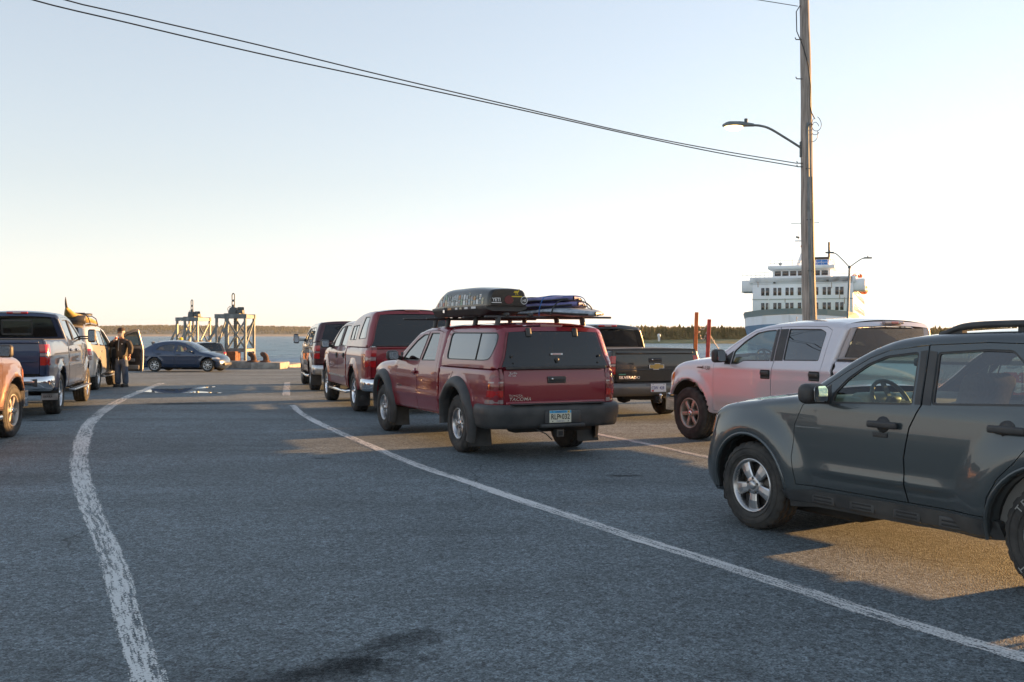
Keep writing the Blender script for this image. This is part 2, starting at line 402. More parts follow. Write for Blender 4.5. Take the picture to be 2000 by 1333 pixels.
# ------------------------------------------------------------------ vehicle kit
_WH = {}
def wheel_meshes(R, tw, rr, style, alloy):
    key = (R, tw, rr, style, alloy.name)
    if key in _WH: return _WH[key]
    h = tw / 2; seg = 144
    t = MB()
    prof = [(-h + .03, rr - .012), (-h + .01, rr + .012), (-h - .004, rr + .05), (-h - .006, (rr + R) / 2), (-h + .004, R - .035), (-h + .016, R - .014), (-h + .03, R - .004)]
    tr = [(-h + .034, R), (-h * .50, R + .002), (-h * .48, R - .009), (-h * .42, R - .009), (-h * .40, R + .003), (-.012, R + .003), (-.010, R - .009), (.010, R - .009), (.012, R + .003),
          (h * .40, R + .003), (h * .42, R - .009), (h * .48, R - .009), (h * .50, R + .002), (h - .034, R)]
    n0 = len(prof); prof = prof + tr + [(-a, r) for a, r in prof[::-1]]
    def rf(j, k, r):
        if n0 <= j < n0 + len(tr) and r > R - .005:
            ph = (k + (3 if (j - n0) in (0, 1, 4, 5) else 0)) % 6
            return r - .009 if ph < 2 else r
        if (j in (n0 - 1, n0 - 2) or j in (n0 + len(tr), n0 + len(tr) + 1)) and k % 6 < 2: return r - .007
        return r
    t.lathe(prof, RUBBER, axis='Y', seg=seg, rfun=rf, smooth=False)
    for f in range(len(t.sm)): t.sm[f] = True
    for (rad, w) in ((rr + .035, .004), (R - .05, .003)):
        t.lathe([(h + .003, rad - w), (h + .009, rad), (h + .003, rad + w)], RUBBER, axis='Y', seg=64)
    r = MB()
    lip = h - .012
    r.lathe([(lip - .03, rr + .004), (lip, rr + .004), (lip + .004, rr - .004), (lip - .002, rr - .014), (lip - .022, rr - .024), (lip - .06, rr - .036), (-h + .03, rr - .045)], alloy, axis='Y', seg=64)
    ns = {'five': 5, 'six': 6, 'seven': 7, 'eight': 8, 'fat5': 5}[style]
    w0, w1 = {'five': (.062, .105), 'six': (.05, .055), 'seven': (.035, .045), 'eight': (.03, .04), 'fat5': (.05, .08)}[style]
    k_ = rr / .205; w0 *= k_; w1 *= k_; yf = h - .028
    for i in range(ns):
        a = 2 * math.pi * i / ns + math.pi / 2
        ra, rb = .045 * k_, rr - .018
        L = []
        for (q, w, y, d) in ((ra, w0, yf - .006, .03), ((ra + rb) / 2, (w0 + w1) / 2, yf - .001, .035), (rb, w1, yf - .008, .045)):
            L.append([(q, -w / 2, y - .008), (q, -w / 2 * .78, y), (q, 0, y + .003), (q, w / 2 * .78, y), (q, w / 2, y - .008), (q, w / 2, y - d), (q, -w / 2, y - d)])
        rows = []
        for ring in L:
            ring = ring + [ring[0]]
            rows.append([(q * math.cos(a) - w * math.sin(a), y, q * math.sin(a) + w * math.cos(a)) for q, w, y in ring])
        r.grid(rows, alloy, flip=False, smooth=False)
    r.lathe([(yf - .05, .075 * k_), (yf - .004, .07 * k_), (yf + .001, .062 * k_), (yf + .001, .034 * k_)], alloy, axis='Y', seg=32)
    r.lathe([(yf + .0, .036 * k_), (yf + .012, .032 * k_), (yf + .016, .02 * k_), (yf + .017, .0001)], CHROME if style != 'five' else alloy, axis='Y', seg=24)
    for i in range(5 if ns != 6 else 6):
        a = 2 * math.pi * (i + .5) / (5 if ns != 6 else 6) + math.pi / 2; q = .055 * k_
        r.lathe([(yf - .004, .0105), (yf + .006, .0105), (yf + .009, .007), (yf + .009, .0001)], STEELD, c=(q * math.cos(a), 0, q * math.sin(a)), axis='Y', seg=6, smooth=False)
    b = MB()
    b.lathe([(-.03, .0001), (.0, .06), (.004, rr - .05), (.02, rr - .055), (.022, .07), (.06, .07), (.06, .0001)], STEELD, axis='Y', seg=40)
    b.box((rr * .62 * .7, .01, rr * .62 * .7), (.1, .09, .1), DARK, .01)
    _WH[key] = (t.mesh('tyre'), r.mesh('rim'), b.mesh('wheel')); return _WH[key]
def add_wheel(root, x, y, z, R, tw, rr, style, alloy, steer=0., spin=0.):
    mt, mr, mw = wheel_meshes(R, tw, rr, style, alloy)
    w = bpy.data.objects.new('wheel', mw); COL.objects.link(w); w.parent = root; w.location = (x, y, z)
    w.rotation_euler = (0, spin if y > 0 else -spin, (0 if y > 0 else math.pi) + steer)
    w.rotation_mode = 'XYZ'
    for nm, me in (('tyre', mt), ('rim', mr)):
        o = bpy.data.objects.new(nm, me); COL.objects.link(o); o.parent = w
    return w
def clip_z(pts, z0, z1):
    P = catmull(pts, .02) if len(pts) > 2 else catmull(pts, .02)
    Q = [p for p in P if z0 <= p[1] <= z1]
    return Q if len(Q) > 1 else P[:2]
def lamp(root, name, S, line, bands, wy, xs, s, off=.009, label=None, rim=.03):
    """corner lamp: wraps from the end face on to the side; bands: (z0, z1, material)"""
    mb = MB()
    for z0, z1, m in bands:
        L = clip_z(line, z0 + .002, z1 - .002)
        strip(mb, L, S, m, .0, a=s * 1., b=s * 1., da=-wy if s > 0 else 0, db=0 if s > 0 else wy, cols=5, off=off)
        if s < 0: pass
        zz0, zz1 = L[0][1], L[-1][1]
        x0 = xs(zz0) if callable(xs) else xs; x1 = xs(zz1) if callable(xs) else xs
        P = L + [(x1, zz1), (x0, zz0)]
        panel(mb, P, S, s, m, grid=.06, off=off, rim=rim)
    # inner end wall
    o = mb.build(name, root)
    if label: o['label'] = label
    return o
def seat(mb, x, y, z, w=.50, m=None, back=.62, head=True, tilt=18):
    m = m or FABRIC
    mb.box((x + .02, y, z), (.52, w, .16), m, .05, Matrix.Rotation(R_(-6), 3, 'Y'))
    rot = Matrix.Rotation(R_(-tilt), 3, 'Y'); t = math.sin(R_(tilt))
    mb.box((x - .24 - t * back / 2, y, z + back / 2 + .02), (.14, w * .94, back), m, .06, rot)
    if head:
        for q in ((y,) if w < .8 else (y - w * .28, y + w * .28)):
            mb.box((x - .25 - t * (back + .14), q, z + back + .15), (.10, .25, .18), m, .045, rot)
            for d in (-.05, .05): mb.tube([(x - .24 - t * (back + .02), q + d, z + back), (x - .25 - t * (back + .1), q + d, z + back + .1)], .007, CHROME, 6)
def steering(mb, x, y, z, m=BLACKPL, r=.185):
    ax = Vector((-.86, 0, .5)).normalized(); u = Vector((0, 1, 0)); v = ax.cross(u)
    c = Vector((x, y, z)); P = [c + (u * math.cos(t) + v * math.sin(t)) * r for t in np.linspace(0, 2 * math.pi, 37)]
    mb.tube(P, .016, m, 8, False)
    for t in (0, math.pi, 1.5 * math.pi): mb.bar(c, c + (u * math.cos(t) + v * math.sin(t)) * r, .04, .016, m)
    mb.box(c, (.05, .13, .11), m, .02, Matrix.Rotation(R_(-30), 3, 'Y')); mb.tube([c, c - ax * .3], .03, m)
def side_mirror(parent, S, x, z, s, size=(.10, .20, .16), m=BLACKPL, y0=None, out=.09, tow=False, label=None, signal=False):
    y = S.at(x, z) if y0 is None else y0; mb = MB(); cy = y + out + size[1] / 2
    mb.box((x - .02, s * (cy), z + size[2] * .35), size, m, min(size) * .42, seg=4)
    if tow:
        mb.bar((x + .02, s * (y - .04), z + .04), (x - .02, s * (cy), z + .04), .05, .03, m); mb.bar((x + .02, s * (y - .04), z + .09), (x - .02, s * (cy), z + .09), .05, .03, m)
    else: mb.bar((x + .05, s * (y - .05), z - .01), (x - .01, s * (cy - size[1] * .3), z + .03), .09, .06, m, bev=.015)
    mb.prism([(-.10, 0), (.09, -.02), (.02, .13)], (x + .04, s * (y - .035), z - .03), (1, 0, 0), (0, 0, 1), .03 if s < 0 else -.03, m)
    if signal: mb.box((x - .02 + size[0] * .2, s * (cy + size[1] / 2 - .006), z + size[2] * .25), (.04, .03, .06), AMBER, .01)
    o = mb.build('mirror', parent)
    g = MB(); xx = x - .02 - size[0] / 2 - .003
    pr = rounded([(-size[1] * .40, -size[2] * .38), (size[1] * .40, -size[2] * .38), (size[1] * .40, size[2] * .38), (-size[1] * .40, size[2] * .38)], .03)
    g.prism(pr, (xx - .016, s * cy, z + size[2] * .35), (s * .22, -1, 0), (.05, 0, 1), .002, MIRROR)
    g.build('mirror_glass', o)
    return o
def door_handle(parent, S, x, z, s, kind, m=BLACKPL, w=.24):
    mb = MB(); y = S.at(x, z)
    if kind == 'cup':
        for (dy, r, k) in ((.004, .058, 0), (.009, .05, 0)):
            c = [(.0, r * .0001)] 
            mb.lathe([(dy - .02, r), (dy, r * .97), (dy, .0001)], m, c=(x, s * y, z), axis='Y', seg=28) if s > 0 else mb.lathe([(-dy + .02, r), (-dy, r * .97), (-dy, .0001)], m, c=(x, s * y, z), axis='Y', seg=28)
        mb.box((x - .01, s * (y + .028), z), (w, .03, .048), m, .022, seg=4)
    elif kind == 'box':
        mb.box((x, s * (y - .004), z), (w * .92, .03, .125), DARK, .012); mb.box((x, s * (y + .014), z + .018), (w * .84, .03, .055), m, .018, seg=3)
        mb.box((x, s * (y + .006), z - .045), (w * .84, .02, .02), m, .008)
    else:
        mb.box((x, s * (y + .004), z), (w * .5, .02, .06), DARK, .01); mb.box((x, s * (y + .022), z), (w, .028, .038), m, .014, seg=3)
    return mb.build('handle', parent)
def badge_text(parent, items, name='badge'):
    mb = MB()
    for it in items: text_mb(mb, *it[:6], **(it[6] if len(it) > 6 else {}))
    return mb.build(name, parent)
REARU = dict(right=(0, -1, 0), up=(0, 0, 1))
def rear_text(mb, txt, x, y, z, size, m, **k): text_mb(mb, txt, (x, y, z), (0, -1, 0), (0, 0, 1), size, m, **k)
def left_text(mb, txt, x, y, z, size, m, **k): text_mb(mb, txt, (x, y, z), (-1, 0, 0), (0, 0, 1), size, m, **k)
PLATEC = mat('plate_cream', (.62, .60, .48), .45); PLATEW = mat('plate_white', (.66, .66, .68), .45)
PLATEB = mat('plate_blue', (.05, .36, .62), .45); PLATER = mat('plate_red', (.5, .04, .03), .45); PLATEN = mat('plate_navy', (.05, .06, .22), .45)
def plate(root, x, y, z, kind):
    mb = MB()
    mb.box((x, y, z), (.006, .305, .152), PLATEC if kind == 'a' else PLATEW, .0)
    for o in ((.11, .06), (-.11, .06), (.11, -.06), (-.11, -.06)): mb.box((x - .004, y + o[0], z + o[1]), (.006, .012, .012), STEELD)
    f = x - .0035
    if kind == 'a':
        mb.box((f - .0005, y, z + .058), (.002, .301, .030), PLATEB); rear_text(mb, 'MINNESOTA', f - .002, y, z + .049, .026, PLATEN, align='CENTER')
        mb.box((f - .002, y - .115, z + .058), (.002, .03, .026), mat('plate_tab', (.75, .5, .05), .5))
        rear_text(mb, 'RLP', f, y + .135, z - .035, .095, BLACKM, sx=.80, bold=.01); rear_text(mb, '032', f, y - .018, z - .035, .095, BLACKM, sx=.80, bold=.01)
        rear_text(mb, '10,000 lakes', f, y, z - .066, .024, PLATEN, align='CENTER')
        mb.prism([(-.012, -.02), (.012, -.02), (.015, .0), (.004, .02), (-.008, .022), (-.015, .004)], (f - .001, y + .003, z), (0, -1, 0), (0, 0, 1), .001, mat('plate_art', (.25, .22, .14), .5))
    else:
        rear_text(mb, 'CSW', f, y + .142, z - .03, .082, PLATEN, sx=.72, bold=.008); rear_text(mb, '428', f, y - .022, z - .03, .082, PLATEN, sx=.76, bold=.008)
        mb.box((f - .0005, y + .115, z - .055), (.002, .045, .028), PLATER)
    return mb.build('licence_plate', root)

def vehicle(sp):
    rz = R_(90 + sp['deg'])
    root = thing(sp['name'], sp['label'], sp['cat'], (sp['pos'][0], sp['pos'][1], sp.get('z', 0.)), rz, sp.get('group'))
    paint = sp['paint']; g = sp.get('grid', .07); low = sp.get('low', False)
    secs = sp['sections']; W, plan = sp['W'], sp['plan']
    out, rad, rng_ = [], [], {}
    for nm, pts, r, cr in secs:
        P = catmull(pts, .034 if not low else .09); i0 = len(out)
        if out: P = P[1:]; i0 -= 1
        out += P; rad += [r] * len(P) if np.isscalar(r) else list(np.interp(np.linspace(0, 1, len(P)), np.linspace(0, 1, len(r)), r)); rng_[nm] = (i0, len(out))
    poly = out + sp['bottom']
    S = Surf(W, plan, out, rad, poly, sp.get('bulges', ()))
    def sec(nm): i0, i1 = rng_[nm]; return out[i0:i1]
    crn = {nm: cr for nm, _, _, cr in secs}
    body = MB()
    wins = sp.get('windows', [])
    for s in (1, -1):
        panel(body, poly, S, s, paint, [d['poly'] for d in sp['doors']] + [rounded(w['poly'], .03) for w in wins], g)
        for d in sp['doors']:
            dm = MB(); wp = rounded(d['win'], d.get('wr', .03)) if d.get('win') else None
            panel(dm, inset(d['poly'], .0055), S, s, paint, [wp] if wp else [], g, rim=.03, rimm=paint)
            for (pp, m_, o_) in d.get('trim', []): panel(dm, pp, S, s, m_, (), g, o_, .01)
            if wp:
                panel(dm, wp, S, s, BLACKPL, [inset(wp, .014)], g, -.006, .02, BLACKPL)
            if d.get('sheet'): dm.box(((d['poly'][0][0] + d['poly'][2][0]) / 2, s * .80, .5), (.3, .02, .1), DARK)
            do = dm.build('door', root)
            if wp:
                gm = MB(); panel(gm, inset(wp, .008), S, s, d.get('glass', GL_TINT), (), g, -.014, 0); gm.build('window', do)
            if d.get('handle'): door_handle(do, S, d['handle'][0], d['handle'][1], s, sp.get('hkind', 'bar'), sp.get('hmat', BLACKPL), d.get('hw', .24))
            if d.get('mirror'):
                kw = dict(sp.get('mirror', {})); side_mirror(do, S, d['mirror'][0], d['mirror'][1], s, **kw)
            sp.setdefault('_doors', []).append(do)
        for w in wins:
            wp = rounded(w['poly'], .03)
            panel(body, wp, S, s, BLACKPL, [inset(wp, .014)], g, -.006, .02)
            gm = MB(); panel(gm, inset(wp, .008), S, s, w.get('glass', GL_TINT), (), g, -.014, 0); gm.build('window', root)
        for (pp, m_, o_) in sp.get('trim', []): panel(body, pp, S, s, m_, (), g, o_, .012)
        # wheel-house walls
        for a in sp['arches']:
            A = np.array(a); Ya = S(A[:, 0], A[:, 1])
            body.grid([[(p[0], s * (y - .021), p[1]) for p, y in zip(a, Ya)], [(p[0], s * (y - .07), p[1]) for p, y in zip(a, Ya)], [(p[0], s * (y - .36), p[1]) for p, y in zip(a, Ya)]], DARK, flip=(s > 0))
    hood = None
    for nm, pts, r, cr in secs:
        P = sec(nm)
        if nm == 'hood':
            hood = MB(); strip(hood, P, S, paint, cr, cols=18); hood.build('hood', root)
        elif nm == 'windshield':
            w = sp.get('pillar', .075)
            strip(body, P, S, paint, 0., a=1, b=1, da=-w, db=0, cols=4); strip(body, P, S, paint, 0., a=-1, b=-1, da=0, db=w, cols=4)
            gm = MB(); strip(gm, P, S, GL_CLEAR if not sp.get('ws') else sp['ws'], cr, a=-1, b=1, da=w - .004, db=-w + .004, off=-.004); gm.build('windshield', root)
        elif nm == 'rear_window':
            w = sp.get('rpillar', .10)
            strip(body, P, S, paint, 0., a=1, b=1, da=-w, db=0, cols=4); strip(body, P, S, paint, 0., a=-1, b=-1, da=0, db=w, cols=4)
            gm = MB(); strip(gm, P, S, sp.get('rglass', GL_REAR), cr, a=-1, b=1, da=w - .004, db=-w + .004, off=-.004); rw = gm.build('rear_window', root)
            if sp.get('slider'):
                sm = MB(); z0, z1 = P[-1][1] + .05, P[0][1] - .06; x = min(P[0][0], P[-1][0]) - .012 - cr
                xt, xb = P[0][0] - cr - .006, P[-1][0] - cr - .006
                for y in (.28, -.28): sm.bar((xt, y, z1), (xb, y, z0), .03, .018, BLACKPL)
                sm.bar((xt, .28, z1), (xt, -.28, z1), .018, .03, BLACKPL); sm.bar((xb, .28, z0), (xb, -.28, z0), .018, .03, BLACKPL)
                sm.build('slider_frame', rw)
        elif nm in ('front',):
            strip(body, P, S, paint, cr, cols=20)
        else: strip(body, P, S, paint, cr, cols=16)
    # underside
    xs = [p[0] for p in out]; x0, x1 = min(xs), max(xs); wb = sp['wb']; zr = sp['rock']
    ub = MB(); fw = sp.get('frame_w', 1.0)
    ub.box(((sp['cab'][0] + sp['cab'][1]) / 2, 0, zr + .10), (sp['cab'][1] - sp['cab'][0], fw * 1.3, .08), DARK)
    for y in (-.42, .42): ub.box(((x0 + x1) / 2 - .05, y, zr + .08), ((x1 - x0) - .5, .09, .14), DARK, .01)
    R = sp['R']
    ub.tube([(0, -sp['ty'] + .1, R), (0, sp['ty'] - .1, R)], .05, DARK); ub.lathe([(-.16, .03), (-.1, .13), (0, .155), (.1, .13), (.16, .03)], DARK, c=(0, 0.05, R), axis='Y', seg=20)
    ub.tube([(wb, -sp['ty'] + .1, R), (wb, sp['ty'] - .1, R)], .045, DARK)
    ub.tube([(wb - .8, .3, zr + .04), (1.2, .33, zr + .02), (.9, .36, zr + .02)], .035, STEELD); ub.lathe([(-.3, .02), (-.28, .11), (.28, .11), (.3, .02)], STEELD, c=(.9, .36, zr + .05), axis='X', seg=16)
    ub.box((wb * .62, 0, zr - .0), (wb * .42, .42, .22), DARK, .05); ub.box((.55, -.25, zr + .02), (.9, .5, .2), DARK, .05); ub.box((wb + .05, 0, zr + .0), (.5, .7, .2), DARK, .04); ub.box(((x0 + x1) / 2, 0, zr + .12), ((x1 - x0) - .7, 1.1, .12), DARK)  # low drivetrain boxes added to stop sun passing underneath
    ub.build('underbody', root)
    # cabin
    c0, c1, zb = sp['cab'][0], sp['cab'][1], sp['belt']
    cw = sp['W'][3][1] - .12
    cb = MB(); lt = DASHM if not low else DARK
    for (cx, cy, sx_, sy_) in (((c0 + c1) / 2, cw, c1 - c0, .02), ((c0 + c1) / 2, -cw, c1 - c0, .02), (c1, 0, .02, 2 * cw), (c0, 0, .02, 2 * cw)):
        cb.box((cx, cy, (zb + zr) / 2), (sx_, sy_, zb - zr - .02), lt)
    cb.box(((c0 + c1) / 2, 0, zr + .16), (c1 - c0, 2 * cw, .03), DARK)
    strip(cb, sec('roof'), S, HEADL, crn['roof'], da=.07, db=-.07, off=-.05)
    cb.build('cabin_lining', root)
    if not low or sp.get('seats'):
        st = MB()
        for (x, y, w) in sp.get('seats', [(1.55, .40, .5), (1.55, -.40, .5)]): seat(st, x, y, zr + .38, w); 
        st.build('seat', root)
        dd = MB(); xd = sp.get('dash', c1 - .05); dd.box((xd - .16, 0, zb - .06), (.42, 2 * cw - .02, .20), DASHM, .07, seg=4)
        dd.box((xd - .30, .38, zb + .02), (.18, .36, .10), DASHM, .045, seg=3); dd.build('dashboard', root)
        sw = MB(); steering(sw, xd - .46, .38, zb + .0); sw.build('steering_wheel', root)
    # wheels
    rx = sp.get('rx', 0.)
    for (x, sgn) in ((rx, 1), (rx, -1), (wb, 1), (wb, -1)):
        add_wheel(root, x, sgn * (sp['ty'] - sp['tw'] / 2), R, R, sp['tw'], sp['rr'], sp['style'], sp.get('alloy', ALLOY), 0., sp.get('spin', .2) + x * .7)
    return root, S, out, sec, body
def finish_body(root, body): return body.build('body', root)

def bed(root, sp, B):
    """pickup box: rails, sides, tailgate, lamps. B: cabx, rail_f, rail_r, tail (list of (x, z) top to bottom), side bottom path"""
    paint = sp['paint']; g = sp.get('grid', .07)
    rail = catmull([(B['x'], B['rail_f']), ((B['x'] + B['tail'][0][0]) / 2, (B['rail_f'] + B['tail'][0][1]) / 2), B['tail'][0]], .08)
    tail = catmull(B['tail'], .034)
    out = rail + tail[1:]; rad = [.035] * len(rail) + [B.get('rr', .07)] * (len(tail) - 1)
    poly = out + B['bottom']
    S = Surf(sp['W'], sp['plan'], out, rad, poly, sp.get('bulges', ()))
    bm_ = MB(); tg = B['tg']
    for s in (1, -1):
        panel(bm_, poly, S, s, paint, [], g)
        for (pp, m_, o_) in B.get('trim', []): panel(bm_, pp, S, s, m_, (), g, o_, .012)
        a = B['arch']; A = np.array(a); Ya = S(A[:, 0], A[:, 1])
        bm_.grid([[(p[0], s * (y - .021), p[1]) for p, y in zip(a, Ya)], [(p[0], s * (y - .07), p[1]) for p, y in zip(a, Ya)], [(p[0], s * (y - .36), p[1]) for p, y in zip(a, Ya)]], DARK, flip=(s > 0))
        # corner posts beside the tailgate
        ye = S.at(*tail[len(tail) // 2]); w = ye - tg
        strip(bm_, tail, S, paint, 0., a=s, b=s, da=-w if s > 0 else 0, db=0 if s > 0 else w, cols=5)
        # rail top and inner side
        Yr = S(*np.array(rail).T)
        bm_.grid([[(p[0], s * y, p[1]) for p, y in zip(rail, Yr)], [(p[0], s * (y - .02), p[1] + .004) for p, y in zip(rail, Yr)], [(p[0], s * (y - .12), p[1] + .004) for p, y in zip(rail, Yr)], [(p[0], s * (y - .12), p[1] - .4) for p, y in zip(rail, Yr)]], B.get('railm', BLACKPL), flip=(s < 0))
        if B.get('lamp'): lamp(root, 'tail_light', S, tail, B['lamp']['bands'], B['lamp']['wy'] if B['lamp'].get('wy') else w - .008, B['lamp']['xs'], s)
    strip(bm_, tail, S, DARK, 0., a=-1, b=1, da=.05, db=-.05, off=-.03)
    xf = B['x']; xt = tail[0][0]; zf = B['rail_f']
    bm_.box(((xf + xt) / 2, 0, zf - .42), (xf - xt - .1, 1.5, .03), DARK); bm_.box((xf - .02, 0, zf - .25), (.03, 1.6, .48), DARK)
    bm_.lathe([(-.11, .16), (-.12, .30), (-.08, .37), (.08, .37), (.12, .30), (.11, .16)], DARK, c=(xt + .55, 0, max(.47, zf * .36)), axis='Z', seg=28); bm_.box((xt + .12, 0, zf * .36), (.2, 1.1, .14), DARK)  # spare tyre and cross box added underneath to block low sun
    bm_.build('cargo_bed', root)
    t = MB(); tz0 = B['tg_bot']; T = clip_z(tail[::-1], tz0, 9)[::-1]
    ye = [S.at(*p) for p in T]; 
    def fixed(X, Z): return np.full(np.atleast_1d(X).shape, tg - .008)
    strip(t, T, fixed, paint, B.get('tcrown', .012), cols=16, off=.004)
    x_, z_ = T[0]; xb, zb_ = T[-1]
    t.box((x_ + .03, 0, z_ - .015), (.06, 2 * tg - .02, .03), B.get('capm', BLACKPL), .01)
    for s in (1, -1): t.grid([[(p[0] - .004, s * (tg - .008), p[1]) for p in T], [(p[0] + .04, s * (tg - .008), p[1]) for p in T]], paint, flip=(s > 0))
    if B.get('fold'):      # pressed ledges on the tailgate
        for (z0, h, d, w) in B['fold']:
            xx = np.interp(z0, [p[1] for p in T[::-1]], [p[0] for p in T[::-1]])
            t.box((xx - d / 2 - .01, 0, z0), (d, w, h), paint, min(d, h) * .45, seg=4)
    to = t.build('tailgate', root)
    h = MB(); hz = B.get('hz', z_ - .12); hx = np.interp(hz, [p[1] for p in T[::-1]], [p[0] for p in T[::-1]]) - .012 - B.get('tcrown', .012)
    h.box((hx, 0, hz), (.02, .26, .085), BLACKPL, .02, seg=3); h.box((hx - .012, 0, hz + .012), (.02, .22, .04), BLACKPL, .014, seg=3)
    h.lathe([(-.026, .0001), (-.026, .011), (-.015, .012)], CHROME, c=(hx, .07, hz + .012), axis='X', seg=12)
    h.build('handle', to)
    return S, tail, to
def tonneau(root, S, x0, x1, z0, z1, m=BLACKPL, h=.03):
    mb = MB(); rows = []
    for x in np.linspace(x0, x1, 8):
        t = (x - x0) / (x1 - x0); z = z0 + (z1 - z0) * t + h; y = S.at(x, z - .08) - .05
        rows.append([(x, yy, z + (.012 * (1 - (yy / y) ** 2))) for yy in np.linspace(y, -y, 9)])
    mb.grid(rows, m); mb.grid([rows[-1], [(p[0] - .004, p[1], p[2] - h - .03) for p in rows[-1]]], m)
    for k in (0, -1): mb.grid([[r[k] for r in rows], [(r[k][0], r[k][1], r[k][2] - h - .02) for r in rows]], m, flip=k == -1)
    return mb.build('bed_cover', root)
def rear_bumper(root, path, prof, m, extra=None):
    mb = MB(); sweep(mb, plan_path(path, .06), prof, m)
    if extra: extra(mb)
    return mb.build('bumper', root)
def mud_flap(root, x, y, z0, z1, w, m=GREYPL, mark=None, tilt=.03):
    mb = MB(); mb.box((x, y, (z0 + z1) / 2), (.014, w, z1 - z0), m, .006, Matrix.Rotation(R_(-6), 3, 'Y'))
    if mark: mark(mb, x - .012, y, z0)
    return mb.build('mud_flap', root)
def nerf_bar(root, x0, x1, y, z, m=CHROME, r=.035, flat=False):
    for s in (1, -1):
        mb = MB()
        if flat: mb.box(((x0 + x1) / 2, s * y, z), (x1 - x0, .14, .04), m, .015); mb.box(((x0 + x1) / 2, s * (y + .01), z + .022), (x1 - x0 - .1, .10, .01), BLACKPL, .004)
        else:
            mb.tube([(x0, s * (y - .12), z + .02), (x0 + .08, s * (y - .02), z), (x0 + .16, s * y, z), (x1 - .16, s * y, z), (x1 - .08, s * (y - .02), z), (x1, s * (y - .12), z + .02)], r, m, 12)
            for k in (.25, .75): mb.box((x0 + (x1 - x0) * k, s * y, z + r * .9), (.35, .06, .012), BLACKPL, .004)
        for k in (.2, .8): mb.bar((x0 + (x1 - x0) * k, s * (y - .02), z), (x0 + (x1 - x0) * k, s * (y - .3), z + .10), .04, .03, BLACKPL)
        mb.build('running_board', root)
def cap(root, sp, C):
    """fibreglass canopy over the pickup box"""
    paint = sp['paint']; g = sp.get('grid', .07); out, rad, rg = [], [], {}
    for nm, pts, r, cr in C['sections']:
        P = catmull(pts, .06) if nm != 'bottom' else dens(pts, .06)[:-int(math.ceil(math.dist(pts[-1], pts[0]) / .06))]; i0 = len(out)
        if out: P = P[1:]; i0 -= 1
        out += P; rad += [r] * len(P); rg[nm] = (i0, len(out))
    S = Surf(C['W'], C.get('plan', [(-9, 0), (9, 0)]), out, rad, out)
    m = MB()
    for s in (1, -1):
        ws = [rounded(w, C.get('wr', .05)) for w in C['windows']]
        panel(m, out, S, s, paint, ws, g)
        for w in ws:
            panel(m, w, S, s, BLACKPL, [inset(w, .012)], g, .003, .02)
        for (a_, b_) in C.get('mull', []): m.bar((a_[0], s * (S.at(*a_) - .004), a_[1]), (b_[0], s * (S.at(*b_) - .004), b_[1]), .014, .012, BLACKPL)
    for nm, pts, r, cr in C['sections']:
        P = out[rg[nm][0]:rg[nm][1]]
        if nm == 'rear_window':
            w = C.get('rpillar', .1)
            strip(m, P, S, paint, 0., a=1, b=1, da=-w, db=0, cols=4); strip(m, P, S, paint, 0., a=-1, b=-1, da=0, db=w, cols=4)
        else: strip(m, P, S, paint, cr)
    co = m.build('canopy', root)
    for s in (1, -1):
        for w in C['windows']:
            gm = MB(); panel(gm, inset(rounded(w, C.get('wr', .05)), .008), S, s, C.get('glass', GL_DARK), (), g, -.008, 0); gm.build('window', co)
    P = out[rg['rear_window'][0]:rg['rear_window'][1]]; w = C.get('rpillar', .1); cr = [c for n_, _, _, c in C['sections'] if n_ == 'rear_window'][0]
    gm = MB(); strip(gm, P, S, C.get('rglass', GL_REAR), cr, a=-1, b=1, da=w - .012, db=-w + .012, off=.008)
    rw = gm.build('rear_window', co)
    inn = MB(); strip(inn, out[rg['roof'][0]:rg['roof'][1]], S, mat('canopy_lining', (.10, .10, .10), .9), cr, da=.06, db=-.06, off=-.04); inn.build('canopy_lining', co)
    return S, co, rw, P, cr
def ARC(cx, cz, r, zb, n=18, front_first=True, zb2=None):
    """wheel-arch path walked from the rear end over the top to the front end, or the other way round"""
    a0 = math.degrees(math.asin(max(-1, min(1, (zb - cz) / r)))); a1 = math.degrees(math.asin(max(-1, min(1, ((zb2 or zb) - cz) / r))))
    P = arc(cx, cz, r, a0, 180 - a1, n)
    return P if front_first else P[::-1]
# ------------------------------------------------------------------ vehicles
P_RED = car_paint('paint_wine_red', (.20, .007, .019), .12, .32, .03)
P_RED2 = car_paint('paint_deep_red', (.21, .007, .014), .12, .32, .03)
P_MAROON = car_paint('paint_maroon', (.055, .010, .016), .3, .32, 0.060)
P_BLUEG = car_paint('paint_blue_green', (.046, .060, .066), .35, .34, .05)
P_SILVER = car_paint('paint_pale_silver', (.60, .57, .60), .3, .36, .05)
P_BLACK = car_paint('paint_black', (.010, .011, .012), .1, .3, 0.050)
P_BLUE = car_paint('paint_navy_blue', (.012, .030, .085), .3, .32, .20)
P_COPPER = car_paint('paint_copper', (.19, .115, .095), .5, .34, 0.050)
P_SEDAN = car_paint('paint_ink_blue', (.010, .032, .080), .25, .3, .03)
P_SILVER2 = car_paint('paint_champagne', (.52, .51, .49), .2, .36, 0.090)
def zk(P, k): return [(a, b * k) for a, b in P]

